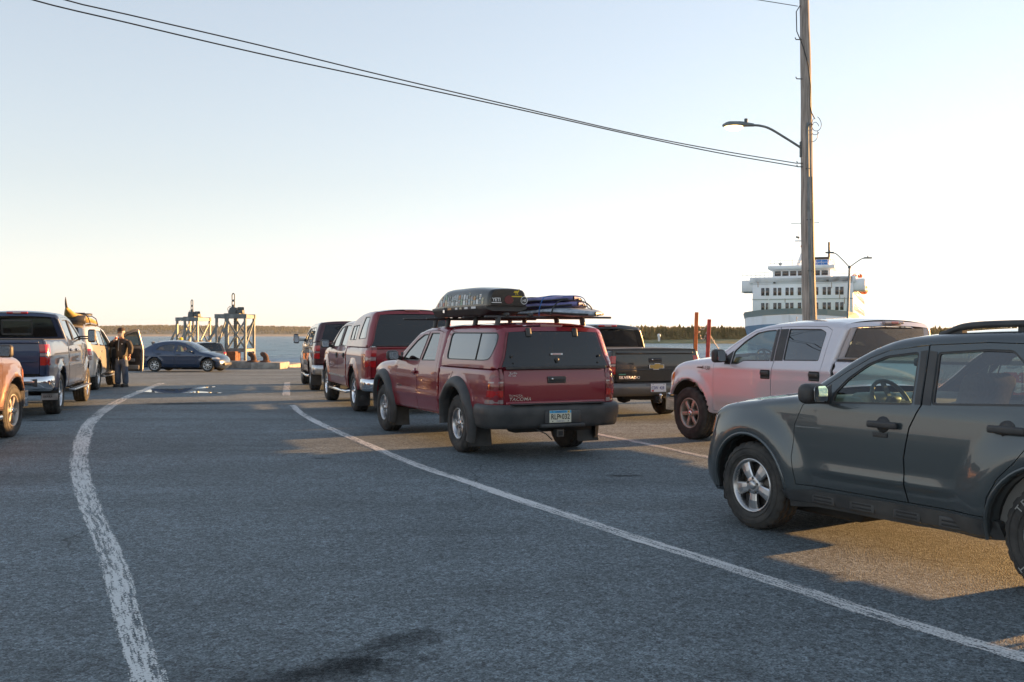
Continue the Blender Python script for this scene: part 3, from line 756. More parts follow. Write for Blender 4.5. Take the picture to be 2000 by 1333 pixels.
# ---------- wine-red pickup with a canopy, roof box and boards (middle of the picture)
def small_pickup():
    wb, R = 3.32, .385
    W = [(.36, .83), (.5, .875), (.7, .895), (.92, .90), (1.08, .885), (1.17, .865), (1.4, .80), (1.6, .745), (1.72, .715)]
    plan = [(-1.3, -.03), (-.7, 0), (2.6, 0), (3.4, -.01), (3.9, -.06), (4.3, -.13)]
    sections = [('front', [(4.02, .46), (4.12, .58), (4.13, .80), (4.12, .98), (4.08, 1.055)], .16, .12),
                ('hood', [(4.08, 1.055), (3.76, 1.125), (3.1, 1.175), (2.78, 1.19)], .10, .05),
                ('windshield', [(2.78, 1.19), (2.30, 1.45), (1.98, 1.61)], .06, .07),
                ('roof', [(1.98, 1.61), (1.7, 1.66), (1.3, 1.685), (.95, 1.68), (.80, 1.655)], .08, .04),
                ('back_top', [(.80, 1.655), (.77, 1.60)], .06, .03),
                ('rear_window', [(.77, 1.60), (.76, 1.22)], .06, .02), ('back_low', [(.76, 1.22), (.76, 1.14)], .04, .0)]
    fa = ARC(wb, R + .02, .475, .46, front_first=False)
    ba = ARC(0, R + .02, .475, .46, front_first=False)
    d1 = [(2.68, .48), (2.68, 1.08), (2.60, 1.175), (2.47, 1.27), (2.22, 1.41), (1.93, 1.555), (1.66, 1.62), (1.47, 1.63), (1.63, 1.17), (1.67, 1.0), (1.67, .48)]
    d2 = [(1.67, .48), (1.67, 1.0), (1.63, 1.17), (1.47, 1.63), (1.2, 1.635), (.95, 1.62), (.875, 1.2), (.86, 1.0), (.86, .48)]
    sp = dict(name='pickup_truck', cat='pickup truck', label='wine-red pickup truck with canopy, black roof box and boards on its roof rack', pos=(.0887, 13.672), deg=24.5,
        paint=P_RED, wb=wb, R=R, tw=.265, rr=.205, ty=.905, style='five', alloy=ALLOY, spin=.35, W=W, plan=plan, sections=sections, rock=.44, belt=1.14, cab=(.86, 2.75), dash=2.72, grid=.055,
        bottom=[(.76, .44)] + fa, arches=[fa], bulges=[arch_bulge(wb, R, .475, .03, .2), arch_bulge(0, R, .475, .03, .2), crease(.70, .012, .06, -1.1, 3.0)],
        doors=[dict(poly=d1, win=[(2.46, 1.18), (2.28, 1.33), (1.99, 1.49), (1.74, 1.575), (1.54, 1.585), (1.69, 1.18)], handle=(1.78, 1.02), mirror=(2.48, 1.20), hw=.15, glass=GL_TINT,
                    trim=[([(1.665, 1.19), (1.52, 1.60), (1.49, 1.61), (1.64, 1.19)], BLACKPL, .003)]),
               dict(poly=d2, win=[(1.58, 1.19), (1.42, 1.60), (1.07, 1.60), (.985, 1.20)], glass=GL_TINT)],
        hkind='cup', hmat=P_RED, mirror=dict(size=(.11, .19, .15), out=.07), seats=[(1.75, .36, .5), (1.75, -.36, .5)])
    root, S, out, sec, body = vehicle(sp)
    # chrome-pale side strip and fender lips
    for s in (1, -1):
        panel(body, [(2.66, .665), (2.66, .715), (.62, .715), (.62, .665)], S, s, P_RED, (), .1, .012, .014)
    finish_body(root, body)
    B = dict(x=.745, rail_f=1.14, tail=[(-1.10, 1.14), (-1.125, .95), (-1.115, .66)], bottom=[(-1.08, .46)] + ba + [(.745, .46)], arch=ba, tg=.725, tg_bot=.665, capm=P_RED, railm=P_RED, rr=.10, hz=1.0, tcrown=.02,
             fold=[(.705, .055, .03, 1.40)],
             lamp=dict(xs=lambda z: -1.0 + .10 * max(0, .85 - z) / .2 if z < .85 else -1.0 - .06 * max(0, (z - .92)) / .16,
                       bands=[(1.0, 1.085, REDDARK), (.955, 1.0, CLEARLENS), (.88, .955, REDDARK), (.775, .88, REDLENS), (.70, .775, CLEARLENS)]))
    S2, tail, tg = bed(root, sp, B)
    # tailgate lettering
    b = MB(); rear_text(b, 'TOYOTA', -1.150, .665, .795, .040, CHROME, sx=1.15, bold=.004, depth=.004); b.build('badge', tg); b = MB(); rear_text(b, 'TACOMA', -1.150, .665, .745, .060, CHROME, shear=.2, sx=1.2, bold=.006, depth=.004)
    b.build('badge', tg); b = MB(); rear_text(b, 'Surfin', -1.135, .655, 1.075, .045, WHITEM, shear=.3); rear_text(b, 'the coast', -1.135, .665, 1.05, .028, WHITEM)
    b.build('sticker', tg)
    b = MB(); left_text(b, 'TACOMA', 2.60, S.at(2.5, .80) + .004, .775, .05, CHROME, shear=.15, sx=1.1, bold=.01); b.build('badge', root)
    # flares
    for (cx, s_, flapdown) in ((wb, 1, 1), (wb, -1, 1), (0, 1, 0), (0, -1, 0)):
        m = MB(); zc = R + .02; rows = []; SS = S if cx else S2
        a0, a1 = -6, 203
        for t in np.linspace(a0, a1, 40):
            c, sn = math.cos(R_(t)), math.sin(R_(t)); row = []
            for (r, h) in ((.462, -.03), (.462, .045), (.478, .062), (.515, .070), (.555, .060), (.592, .035), (.60, -.01)):
                rr = r if sn > -.05 else r
                x, z = cx + rr * c, zc + rr * sn * (1.03 if sn > 0 else 1)
                row.append((x, s_ * (SS.at(min(max(x, -1.05), 4.0), max(z, .47)) + h), z))
            rows.append(row)
        m.grid(rows, GREYPL, flip=s_ < 0); m.build('fender_flare', root)
        mf = MB(); rows = []
        for z in np.linspace(.42, .13, 8):
            k = (.42 - z) / .29; x = cx - .49 - .05 * k
            rows.append([(x + .06 * (1 - k), s_ * (SS.at(max(x, -1.0), .5) + .055), z), (x + .02, s_ * (SS.at(max(x, -1.0), .5) + .05), z), (x, s_ * .80, z), (x, s_ * .63, z)])
        mf.grid(rows, GREYPL); mf.build('mud_flap', root)
    # rear bumper
    pr = [(-.09, .69), (.0, .70), (.035, .685), (.05, .64), (.05, .56), (.03, .50), (.025, .45), (.0, .40), (-.09, .40)]
    def ex(m):
        m.box((-1.255, -.03, .535), (.05, .50, .17), GREYPL, .02); m.box((-1.24, -.03, .43), (.11, .62, .05), GREYPL, .015)
        m.box((-1.19, 0, .705), (.16, 1.30, .012), BLACKPL, .005)
        m.box((-1.2, .0, .33), (.10, .11, .10), DARK, .01); m.box((-1.255, .0, .33), (.012, .10, .09), STEELD, .01); m.box((-1.262, 0, .33), (.012, .06, .055), DARK)
        m.tube([(-1.0, .3, .42), (-1.2, .28, .37), (-1.25, .2, .33), (-1.22, .10, .25)], .008, BLACKPL, 6)
    rear_bumper(root, [(-.72, .915), (-.95, .925), (-1.10, .88), (-1.17, .74), (-1.205, .4), (-1.21, 0), (-1.205, -.4), (-1.17, -.74), (-1.10, -.88), (-.95, -.925), (-.72, -.915)], pr, GREYPL, ex)
    plate(root, -1.284, .015, .545, 'a')
    fd = MB(); panel(fd, rounded([(.42, .955), (.30, 1.075), (.20, 1.075), (.30, .955)], .03), S2, 1, P_RED, (), .05, .004, .006); fd.build('fuel_door', root)
    # canopy
    CW = [(1.10, .875), (1.2, .865), (1.4, .815), (1.6, .76), (1.72, .72)]
    C = dict(W=CW, plan=[(-1.3, -.05), (-.7, 0), (1, 0)], wr=.09, glass=GL_DARK, rpillar=.05, skirt=1.15,
             sections=[('front', [(.735, 1.145), (.72, 1.35), (.70, 1.60)], .05, .0), ('roof', [(.70, 1.60), (.66, 1.66), (.4, 1.69), (-.3, 1.70), (-.85, 1.685), (-1.0, 1.655)], .085, .035),
                       ('back_top', [(-1.0, 1.655), (-1.03, 1.60)], .08, .035), ('rear_window', [(-1.03, 1.60), (-1.075, 1.40), (-1.12, 1.165)], .08, .035), ('bottom', [(-1.12, 1.165), (-1.12, 1.145), (-.4, 1.145), (.735, 1.145)], .004, 0)],
             windows=[[(.52, 1.235), (.55, 1.605), (-1.0, 1.60), (-1.03, 1.45), (-.96, 1.255), (-.75, 1.24)]], mull=[((-.52, 1.25), (-.50, 1.60))])
    S3, co, rw, RP, cr = cap(root, sp, C)
    h = MB()
    h.box((-1.165, 0, 1.155), (.03, 1.42, .045), BLACKPL, .012)
    for y in (.36, -.30): h.box((-1.075, y, 1.60), (.03, .075, .12), BLACKPL, .02, Matrix.Rotation(R_(12), 3, 'Y'))
    h.lathe([(-.03, .0001), (-.03, .02), (0, .028)], BLACKPL, c=(-1.15, .0, 1.255), axis='X', seg=16); h.box((-1.17, 0, 1.24), (.02, .03, .05), BLACKPL, .008)
    for y, z in ((.62, 1.30), (-.62, 1.30), (.60, 1.215), (-.60, 1.215)): h.lathe([(-.02, .0001), (-.02, .014), (0, .016)], BLACKPL, c=(-1.125, y, z), axis='X', seg=12)
    h.box((-1.153, 0.0, 1.325), (.004, .17, .022), WHITEM, 0); h.box((-1.156, 0.0, 1.325), (.002, .12, .008), PLATER, 0)
    # inflated ball seen behind the glass is a dark disc hung inside
    h.build('canopy_hardware', co)
    st = MB(); st.box((-.985, 0, 1.685), (.05, .32, .045), REDDARK, .012); st.build('stop_lamp', co)
    # roof rack: four bars with feet, two rails under the load
    for i, (x, z, y0, y1) in enumerate(((1.62, 1.80, 1.12, -.80), (1.10, 1.80, .95, -.80), (.05, 1.80, .80, -1.02), (-.70, 1.80, .80, -1.05))):
        rk = MB(); rk.box((x, (y0 + y1) / 2, z), (.06, y0 - y1, .028), BLACKPL, .012)
        for s in (1, -1):
            zt = 1.63 if x > .8 else 1.665
            rk.box((x, s * .62, (z + zt) / 2 - .01), (.075, .06, z - zt + .06), BLACKPL, .022, Matrix.Rotation(R_(s * 10), 3, 'X'))
        for y in (.50, .16, -.28, -.66): rk.box((x, y, z + .03), (.09, .07, .05), BLACKPL, .015)
        rk.build('roof_bar', root)
    return root
small_pickup()

# ---------- roof box and boards on the rack
BOXM = mat('roof_box_black', (.012, .013, .014), .14, 0, .45, .15, .05)
def roof_load():
    P0 = Vector((.0887, 13.672, 0)); rz = R_(90 + 24.5)
    t = thing('roof_box', 'glossy black roof box covered in stickers on top of the wine-red pickup', 'roof box', P0, rz)
    z0 = 1.835; x0, x1 = 1.42, -.66; y0, y1 = .77, .19
    def sect(u):
        x = x0 + (x1 - x0) * u
        e = max(0., 1 - (u / .36)) if u < .36 else 0.
        h = .375 * (1 - e ** 2.4 * .85) * (1 - .12 * max(0, (u - .6) / .4) ** 2)
        wv = 1 - .16 * e ** 2 - .05 * max(0, (u - .7) / .3) ** 2
        return x, h, wv
    yc = (y0 + y1) / 2; hw = (y0 - y1) / 2
    lid = []; base = []
    for u in np.linspace(0, 1, 34):
        x, h, wv = sect(u); row = []
        hb = max(.10, h)
        for (py, pz) in ((1.0, .11), (1.0, .13), (.985, .19), (.955, .26), (.90, .315), (.80, .352), (.6, .370), (.3, .378), (0, .38), (-.3, .378), (-.6, .37), (-.80, .352), (-.90, .315), (-.955, .26), (-.985, .19), (-1, .13), (-1, .11)):
            zz = .11 + (pz - .11) * max(.02, (h - .11)) / .265
            row.append((x, yc + py * hw * wv, z0 + zz))
        lid.append(row)
        row = []
        for (py, pz) in ((1.03, .112), (1.035, .075), (1.02, .068), (.97, .062), (.86, .005), (.7, -.01), (-.7, -.01), (-.86, .005), (-.97, .062), (-1.02, .068), (-1.035, .075), (-1.03, .112)):
            k = max(0, (u - .82) / .18) ** 2 * .05
            row.append((x + (.02 if u == 0 else (-.015 if u == 1 else 0)), yc + py * hw * wv, z0 + pz + (k if pz < .06 else 0)))
        base.append(row)
    m = MB(); m.grid(lid, BOXM, flip=True)
    # rear end: rounded corner, then a flat face that leans a little
    x, h, wv = sect(1); last = lid[-1]; rows = [last]
    for dx, ky, kz in ((.028, .985, .992), (.052, .945, .972), (.066, .88, .94)): rows.append([(x - dx + .03 * (.3 - (p[2] - z0)) , yc + (p[1] - yc) * ky, z0 + .11 + (p[2] - z0 - .11) * kz) for p in last])
    m.grid(rows, BOXM, flip=True); XR = x - .066
    e = rows[-1]; m.add(e, [list(range(len(e)))], BOXM, None, False)
    EDGE = mat('box_edge_trim', (.30, .27, .22), .3, .4)
    m.build('lid', t)
    b = MB(); b.grid(base, BLACKPL, flip=True); b.add(base[-1], [list(range(len(base[-1])))], BLACKPL, None, False); b.add(base[0], [list(range(len(base[0])))[::-1]], BLACKPL, None, False)
    b.build('base', t)
    lk = MB()
    for x in (.78,): lk.lathe([(.0, .03), (.02, .026), (.025, .0001)], BLACKPL, c=(x, y0 + .01, z0 + .09), axis='Y', seg=16); lk.box((x - .02, y0 + .035, z0 + .06), (.05, .02, .05), CHROME, .008)
    lk.build('lock', t)
    # stickers along the side (each lies on the lid surface)
    rnd = random.Random(3)
    cols = [mat('sticker_%s' % n, c, .4) for n, c in (('white', (.62, .64, .64)), ('grey', (.34, .38, .40)), ('green', (.22, .36, .26)), ('red', (.45, .14, .10)), ('teal', (.08, .33, .42)), ('orange', (.50, .24, .08)), ('tan', (.48, .42, .30)), ('slate', (.14, .18, .20)))]
    def yside(x, zz):       # outer y of the lid side at height zz above the base plane
        u = (x - x0) / (x1 - x0); _, h, wv = sect(min(max(u, 0), 1)); k = max(.02, (h - .11)) / .265
        q = .11 + (zz - .11) / k
        return yc + hw * wv * float(np.interp(q, [.11, .13, .19, .26, .315, .352, .37], [1, 1, .985, .955, .90, .80, .6]))
    def stick(x, zz, w, h, mm, shape='r', st=None, lift=0.):
        if shape == 'r': pl = [(-w / 2, -h / 2), (w / 2, -h / 2), (w / 2, h / 2), (-w / 2, h / 2)]
        elif shape == 'o': pl = [(w / 2 * math.cos(a), h / 2 * math.sin(a)) for a in np.linspace(0, 2 * math.pi, 18, endpoint=False)]
        elif shape == 'd': pl = [(0, -h / 2), (w / 2, 0), (0, h / 2), (-w / 2, 0)]
        elif shape == 't': pl = [(0, -h / 2), (w / 2, h / 2), (-w / 2, h / 2)]
        else: pl = [(-w / 2, -h / 2), (w / 2, -h / 2), (w / 2, h * .2), (0, h / 2), (-w / 2, h * .2)]
        V = [(x - a, yside(x - a, zz + b_) + .0035 + lift, z0 + zz + b_) for a, b_ in pl]
        st.add(V, [list(range(len(V)))], mm, None, False)
        return V
    x = 1.22
    while x > -.56:
        u = (x - x0) / (x1 - x0); top = sect(u)[1] - .05
        zz = .135
        while zz < min(top - .04, .295):
            h = rnd.uniform(.045, .085); w = rnd.uniform(.052, .085)
            if zz + h > top: break
            if rnd.random() < .97:
                st = MB(); mm = rnd.choice(cols[:1] * 5 + cols[1:2] * 2 + cols); stick(x, zz + h / 2, w, h, mm, rnd.choice('rrrrhodo' if zz > .2 else 'rrrrh'), st)
                if rnd.random() < .5: stick(x, zz + h * .62, w * .6, h * .16, rnd.choice(cols[2:]), 'r', st, .0008)
                if rnd.random() < .35: stick(x + .002, zz + h * .32, w * .7, h * .12, cols[7], 'r', st, .0008)
                st.build('sticker', t)
            zz += h + rnd.uniform(.004, .014)
        x -= rnd.uniform(.078, .098)
    for (x, w, mm) in ((.60, .14, cols[5]), (.34, .09, cols[0]), (.18, .08, cols[6]), (-.02, .12, cols[0]), (-.28, .16, cols[0])):
        st = MB(); st.add([(x - a * w / 2, y0 + .014, z0 + .092 + b_ * .014) for a, b_ in ((-1, -1), (1, -1), (1, 1), (-1, 1))], [[0, 1, 2, 3]], mm, None, False); st.build('sticker', t)
    # rear face: wordmark, bird, round patches
    def rx(zz): return XR + .03 * (.3 - zz) - .004
    def rface(y, zz, pl, mm, lift=0., st=None): st.add([(rx(zz + b_) - lift, y - a, z0 + zz + b_) for a, b_ in pl], [list(range(len(pl)))], mm, None, False)
    def ell(w, h): return [(w / 2 * math.cos(a), h / 2 * math.sin(a)) for a in np.linspace(0, 2 * math.pi, 20, endpoint=False)]
    def rtext(st, txt, y, zz, size, mm, lift=.001, **k): text_mb(st, txt, (rx(zz) - lift, y, z0 + zz), (0, -1, 0), (-.03, 0, 1), size, mm, depth=.001, **k)
    st = MB(); rtext(st, 'YETI', .705, .165, .062, WHITEM, bold=.02, sx=.95); rface(.645, .148, [(-.07, -.005), (.07, -.005), (.07, .005), (-.07, .005)], WHITEM, 0., st); st.build('sticker', t)
    st = MB(); rface(.47, .185, ell(.125, .11), mat('sticker_maroon', (.13, .018, .02), .4), 0., st); st.build('sticker', t)
    YEL = mat('sticker_yellow', (.62, .45, .02), .4)
    bird = [(-.05, .005), (-.03, .022), (-.005, .028), (.018, .024), (.026, .05), (.04, .056), (.044, .05), (.034, .044), (.030, .012), (.014, -.006), (.018, -.034), (.026, -.036), (.010, -.038), (.004, -.008), (-.008, -.008), (-.012, -.036), (-.004, -.04), (-.022, -.04), (-.018, -.008), (-.04, -.006)]
    st = MB(); rface(.36, .280, [(a * .95, b_ * .8) for a, b_ in bird], YEL, 0., st); rface(.36, .228, [(-.075, -.007), (.075, -.007), (.075, .007), (-.075, .007)], YEL, 0., st); st.build('sticker', t)
    st = MB(); rface(.255, .180, ell(.10, .105), WHITEM, 0., st); rface(.255, .180, ell(.084, .088), BLACKM, .001, st); rtext(st, 'HB', .285, .160, .052, WHITEM, .002, bold=.01, shear=.2, sx=.85); st.build('sticker', t)
    # boards: three padded bags stacked, strapped to the bars
    names = [('lowest silver-grey padded board bag in the stack beside the roof box', (1.55, -1.40), -.42, .37, .125, 1.805, mat('bag_silver', (.24, .27, .30), .45, .3, build=noise_color((.22, .25, .28), (.46, .50, .54), 14, bump=.3)), 0),
             ('middle purple padded board bag in the stack beside the roof box', (1.5, -.98), -.40, .34, .125, 1.890, mat('bag_purple', (.09, .085, .19), .6, build=noise_color((.11, .105, .24), (.20, .19, .38), 8, bump=.25)), 1),
             ('top purple padded board bag of the stack beside the roof box', (1.5, -.86), -.40, .33, .115, 1.975, MATS['bag_purple'], 1)]
    for lab, (xa, xb), yc_, hw_, th, zb, mm, pur in names:
        m = MB(); rows = []
        L = xa - xb
        for u in np.linspace(0, 1, 40):
            x = xa - L * u; e = min(u, 1 - u) / .34
            wv = hw_ * (1 - (1 - min(1, e)) ** 2.3) ** .55 if e < 1 else hw_
            wv = max(wv, .012); k = .45 + .55 * min(1, e * 1.6); sag = .012 * math.sin(u * 19) * .35 + (-.035 * (max(0, u - .75) / .25) ** 2 if not pur else .02 * (max(0, u - .8) / .2) ** 2)
            row = []
            for a in np.linspace(0, 2 * math.pi, 25):
                c, s = math.cos(a), math.sin(a)
                row.append((x, yc_ + wv * math.copysign(abs(c) ** .75, c), zb + sag + th / 2 + th / 2 * k * math.copysign(abs(s) ** .8, s) + .004 * math.sin(9 * u + 5 * a)))
            rows.append(row)
        m.grid(rows, mm)
        ob = m.build('board_bag', None); ob.location = P0; ob.rotation_euler = (0, 0, rz)
        tag(ob, lab, 'board bag', 'padded board bags on the roof rack')
        # piping seam
        pm = MB(); pts = []
        for u in np.linspace(.01, .99, 60):
            e = min(u, 1 - u) / .34; wv = hw_ * (1 - (1 - min(1, e)) ** 2.3) ** .55 if e < 1 else hw_
            sag = .012 * math.sin(u * 19) * .35 + (-.035 * (max(0, u - .75) / .25) ** 2 if not pur else .02 * (max(0, u - .8) / .2) ** 2)
            pts.append((xa - L * u, yc_ + max(wv, .012) + .003, zb + th / 2 + sag - .012))
        pm.tube(pts, .013, BLACKM, 6); pts2 = [(p[0], 2 * yc_ - p[1], p[2]) for p in pts]; pm.tube(pts2, .013, BLACKM, 6)
        pm.build('piping', ob)
    s = MB(); BLUES = mat('strap_blue', (.03, .14, .42), .7)
    for x, mm in ((-.60, BLUES), (.1, BLACKM)):
        s.tube(catmull([(x, -.02, 1.82), (x, -.025, 1.90), (x, -.045, 1.97), (x, -.09, 2.06), (x, -.2, 2.085), (x, -.4, 2.088), (x, -.6, 2.088), (x, -.69, 2.06), (x, -.74, 1.97), (x, -.775, 1.88), (x, -.78, 1.82)], .06), .007, mm, 6)
    s.tube(catmull([(-.86, -.06, 1.83), (-.86, -.12, 1.95), (-.86, -.2, 2.01), (-.86, -.4, 2.02), (-.86, -.56, 2.0), (-.86, -.66, 1.93), (-.84, -.72, 1.82)], .05), .009, BLACKM, 6)
    s.tube([(-.86, -.5, 2.05), (-1.1, -.44, 1.94), (-1.36, -.40, 1.885)], .005, BLACKM, 5)
    ob = s.build('cargo_strap', None); ob.location = P0; ob.rotation_euler = (0, 0, rz); tag(ob, 'blue and black tie-down straps round the stack of board bags', 'strap')
roof_load()
# ---------- full-size crew-cab pickup (three in the picture)
def crew_pickup(k=1., **o):
    wb, R = o.get('wb', 3.72), o.get('R', .405)
    W = [(a * k, b_) for a, b_ in [(.30, .90), (.5, .95), (.7, .968), (.95, .97), (1.12, .955), (1.24, .92), (1.45, .845), (1.63, .775), (1.78, .73)]]
    plan = [(-1.4, -.05), (-.8, 0), (3.0, 0), (3.9, -.02), (4.2, -.05), (4.5, -.12)]
    sections = [('front', zk([(4.30, .42), (4.38, .50), (4.40, .62), (4.34, .72), (4.33, .90), (4.28, 1.02), (4.18, 1.095)], k), .15, .12),
                ('hood', zk([(4.18, 1.095), (3.93, 1.165), (3.4, 1.22), (3.19, 1.24)], k), .09, .06),
                ('windshield', zk([(3.19, 1.24), (2.82, 1.475), (2.50, 1.65)], k), .06, .08),
                ('roof', zk([(2.50, 1.65), (2.2, 1.705), (1.6, 1.738), (1.05, 1.735), (.84, 1.71)], k), .085, .05),
                ('back_top', zk([(.84, 1.71), (.80, 1.655)], k), .06, .05), ('rear_window', zk([(.80, 1.655), (.865, 1.29)], k), .06, .05), ('back_low', zk([(.865, 1.29), (.875, 1.24)], k), .05, .02)]
    zr = .42 * k; Ra = .485 * (1 + (k - 1) * .6)
    fa = ARC(wb, R + .015, Ra, zr, front_first=False); ba = ARC(0, R + .015, Ra, zr, front_first=False)
    d1 = zk([(3.155, .47), (3.155, 1.165), (3.06, 1.245), (2.80, 1.43), (2.48, 1.605), (2.25, 1.655), (1.965, 1.675), (1.925, 1.22), (1.945, .95), (1.945, .47)], k)
    d2 = zk([(1.945, .47), (1.945, .95), (1.925, 1.22), (1.965, 1.675), (1.55, 1.685), (1.12, 1.675), (1.02, 1.63), (1.04, 1.22), (1.065, .9), (1.07, .47)], k)
    paint = o['paint']
    sp = dict(name='pickup_truck', cat='pickup truck', label=o['label'], pos=o['pos'], deg=o['deg'], paint=paint, wb=wb, R=R, tw=.275, rr=o.get('rr', .235), ty=.955, style=o.get('style', 'six'), alloy=o.get('alloy', ALLOY),
        spin=o.get('spin', .1), W=W, plan=plan, sections=sections, rock=zr, belt=1.2 * k, cab=(.95, 3.2), dash=3.12, grid=o.get('grid', .075), pillar=.085, rpillar=.12, rglass=o.get('rglass', GL_TINT), slider=o.get('slider'),
        bottom=[(.875, zr)] + fa, arches=[fa], bulges=[arch_bulge(wb, R, Ra + .015, .038, .15), arch_bulge(0, R, Ra + .015, .038, .15), crease(1.10 * k, .010, .05 * k, -1.2, 3.3)],
        doors=[dict(poly=d1, win=zk([(2.79, 1.155), (2.78, 1.34), (2.60, 1.49), (2.40, 1.60), (2.22, 1.628), (2.03, 1.64), (2.00, 1.215), (2.53, 1.205), (2.64, 1.155)], k), handle=(2.055, 1.035 * k), mirror=(2.88, 1.205 * k), hw=.2, glass=GL_CLEAR if o.get('clear') else GL_TINT,
                    trim=[(zk([(1.995, 1.215), (2.025, 1.642), (1.974, 1.646), (1.937, 1.215)], k), BLACKPL, .003), (zk([(2.92, 1.15), (2.92, 1.26), (2.79, 1.345), (2.80, 1.15)], k), BLACKPL, .004)]),
               dict(poly=d2, win=zk([(1.76, 1.225), (1.80, 1.65), (1.22, 1.645), (1.11, 1.60), (1.12, 1.235)], k), handle=(1.15, 1.04 * k), hw=.2, glass=o.get('rear_glass', GL_TINT),
                    trim=[(zk([(1.917, 1.22), (1.952, 1.646), (1.805, 1.65), (1.765, 1.225)], k), BLACKPL, .003)])],
        hkind='box', hmat=BLACKPL, mirror=dict(size=(.12, .20, .19), out=.08), seats=[(2.15, .42, .52), (2.2, -.42, .52), (1.52, 0, 1.35)])
    root, S, out, sec, body = vehicle(sp)
    panel(body, zk([(3.1, .60), (3.1, .625), (1.1, .625), (1.1, .60)], k), S, 1, paint, (), .1, .008, .01)
    finish_body(root, body)
    xt = o.get('tail', 0.); tl = zk([(-1.27 - xt, 1.245), (-1.29 - xt, 1.02), (-1.275 - xt, .68)], k)  # optional extra tail length, added to block low sun
    B = dict(x=.855, rail_f=1.235 * k, tail=tl, bottom=[(-1.22 - xt, .58 * k)] + ba + [(.855, zr)], arch=ba, tg=.74, tg_bot=.70 * k, rr=.09, hz=1.10 * k, tcrown=.015, fold=[(1.215 * k, .05, .035, 1.44), (.80 * k, .03, .02, 1.40)],
             lamp=dict(xs=-1.13 - xt, bands=[(1.185 * k, 1.205 * k, CHROME), (1.06 * k, 1.185 * k, REDLENS), (.985 * k, 1.06 * k, CLEARLENS), (.855 * k, .985 * k, REDLENS), (.835 * k, .855 * k, CHROME)]))
    S2, tail, tg = bed(root, sp, B)
    # head lamps and grille
    fl = sec('front')
    for s in (1, -1):
        lamp(root, 'headlight', S, fl, [(.80 * k, 1.0 * k, HEADLENS)], .26, 4.18, s)
        m = MB(); panel(m, zk([(4.17, .80), (4.17, 1.0), (4.11, 1.0), (4.12, .80)], k), S, s, AMBER, (), .05, .008, .02); m.build('side_marker', root)
    def nar(X, Z): return np.full(np.atleast_1d(X).shape, .55)
    gr = MB(); strip(gr, clip_z(fl, .78 * k, 1.04 * k), nar, BLACKPL, .10, off=.035)
    for z in (.84, .91, .98): gr.box((4.44 - (z - .8) * .3, 0, z * k), (.03, 1.0, .03), CHROME, .01)
    gr.build('grille', root)
    fb = MB(); sweep(fb, plan_path([(4.05, .945), (4.25, .93), (4.38, .82), (4.46, .5), (4.50, 0), (4.46, -.5), (4.38, -.82), (4.25, -.93), (4.05, -.945)], .06), zk([(-.05, .66), (.02, .655), (.04, .60), (.035, .50), (.0, .42), (-.05, .42)], k), CHROME); fb.build('bumper', root)
    pr = zk([(-.08, .64), (.0, .66), (.03, .645), (.04, .58), (.035, .50), (.02, .44), (-.08, .44)], k)
    rear_bumper(root, [(a - xt, b_) for a, b_ in [(-.95, .955), (-1.15, .95), (-1.29, .90), (-1.36, .75), (-1.39, .4), (-1.39, 0), (-1.39, -.4), (-1.36, -.75), (-1.29, -.90), (-1.15, -.95), (-.95, -.955)]], pr, CHROME,
                lambda m: (m.box((-1.34 - xt, 0, .655 * k), (.12, 1.3, .012), BLACKPL, .005), m.box((-1.36 - xt, 0, .38 * k), (.08, .10, .10), DARK, .01)))
    st = MB(); st.box((.80 - .045, 0, 1.725 * k), (.06, .34, .04), CLEARLENS, .012); st.box((.80 - .075, 0, 1.725 * k), (.01, .12, .03), REDLENS, .004); st.build('stop_lamp', root)
    an = MB(); an.tube([(3.35, -.80, 1.22 * k), (3.33, -.80, 1.85 * k)], .004, BLACKM, 5); an.build('antenna', root)
    if xt: q = MB(); q.box((-.95, 0, .36), (1.15, 1.6, .28), DARK, .03); q.build('tail_sun_block', root)  # dark box added under the tail to block low sun
    if o.get('mark'): o['mark'](root, S, S2, tg, k)
    return root, sp, S, S2
def f_mark(root, S, S2, tg, k):
    b = MB(); x = 3.44; y = S.at(x - .1, 1.09 * k) + .006
    b.prism([(-.06, -.006), (.07, -.012), (.07, .012), (-.03, .010)], (x + .04, y, 1.09 * k), (-1, 0, 0), (0, 0, 1), .004, STEELD)
    left_text(b, 'F-150', x - .03, y + .004, 1.062 * k, .075, STEELD, bold=.02, sx=1.05, shear=.2, depth=.004); b.build('badge', root)
w, spw, Sw, S2w = crew_pickup(1.0, paint=P_SILVER, tail=.35, label='pale silver crew-cab pickup truck with black door handles ahead of the dark SUV', pos=(5.22, 12.06), deg=27.4, wb=3.74, R=.395, rr=.225, style='six', alloy=ALLOYD, grid=.055, clear=True, rear_glass=GL_DARK, rglass=glass('glass_rear_pale', (.03, .035, .04), refl=2.4, base=.30), mark=f_mark)
tonneau(w, S2w, .83, -1.22, 1.235, 1.245)

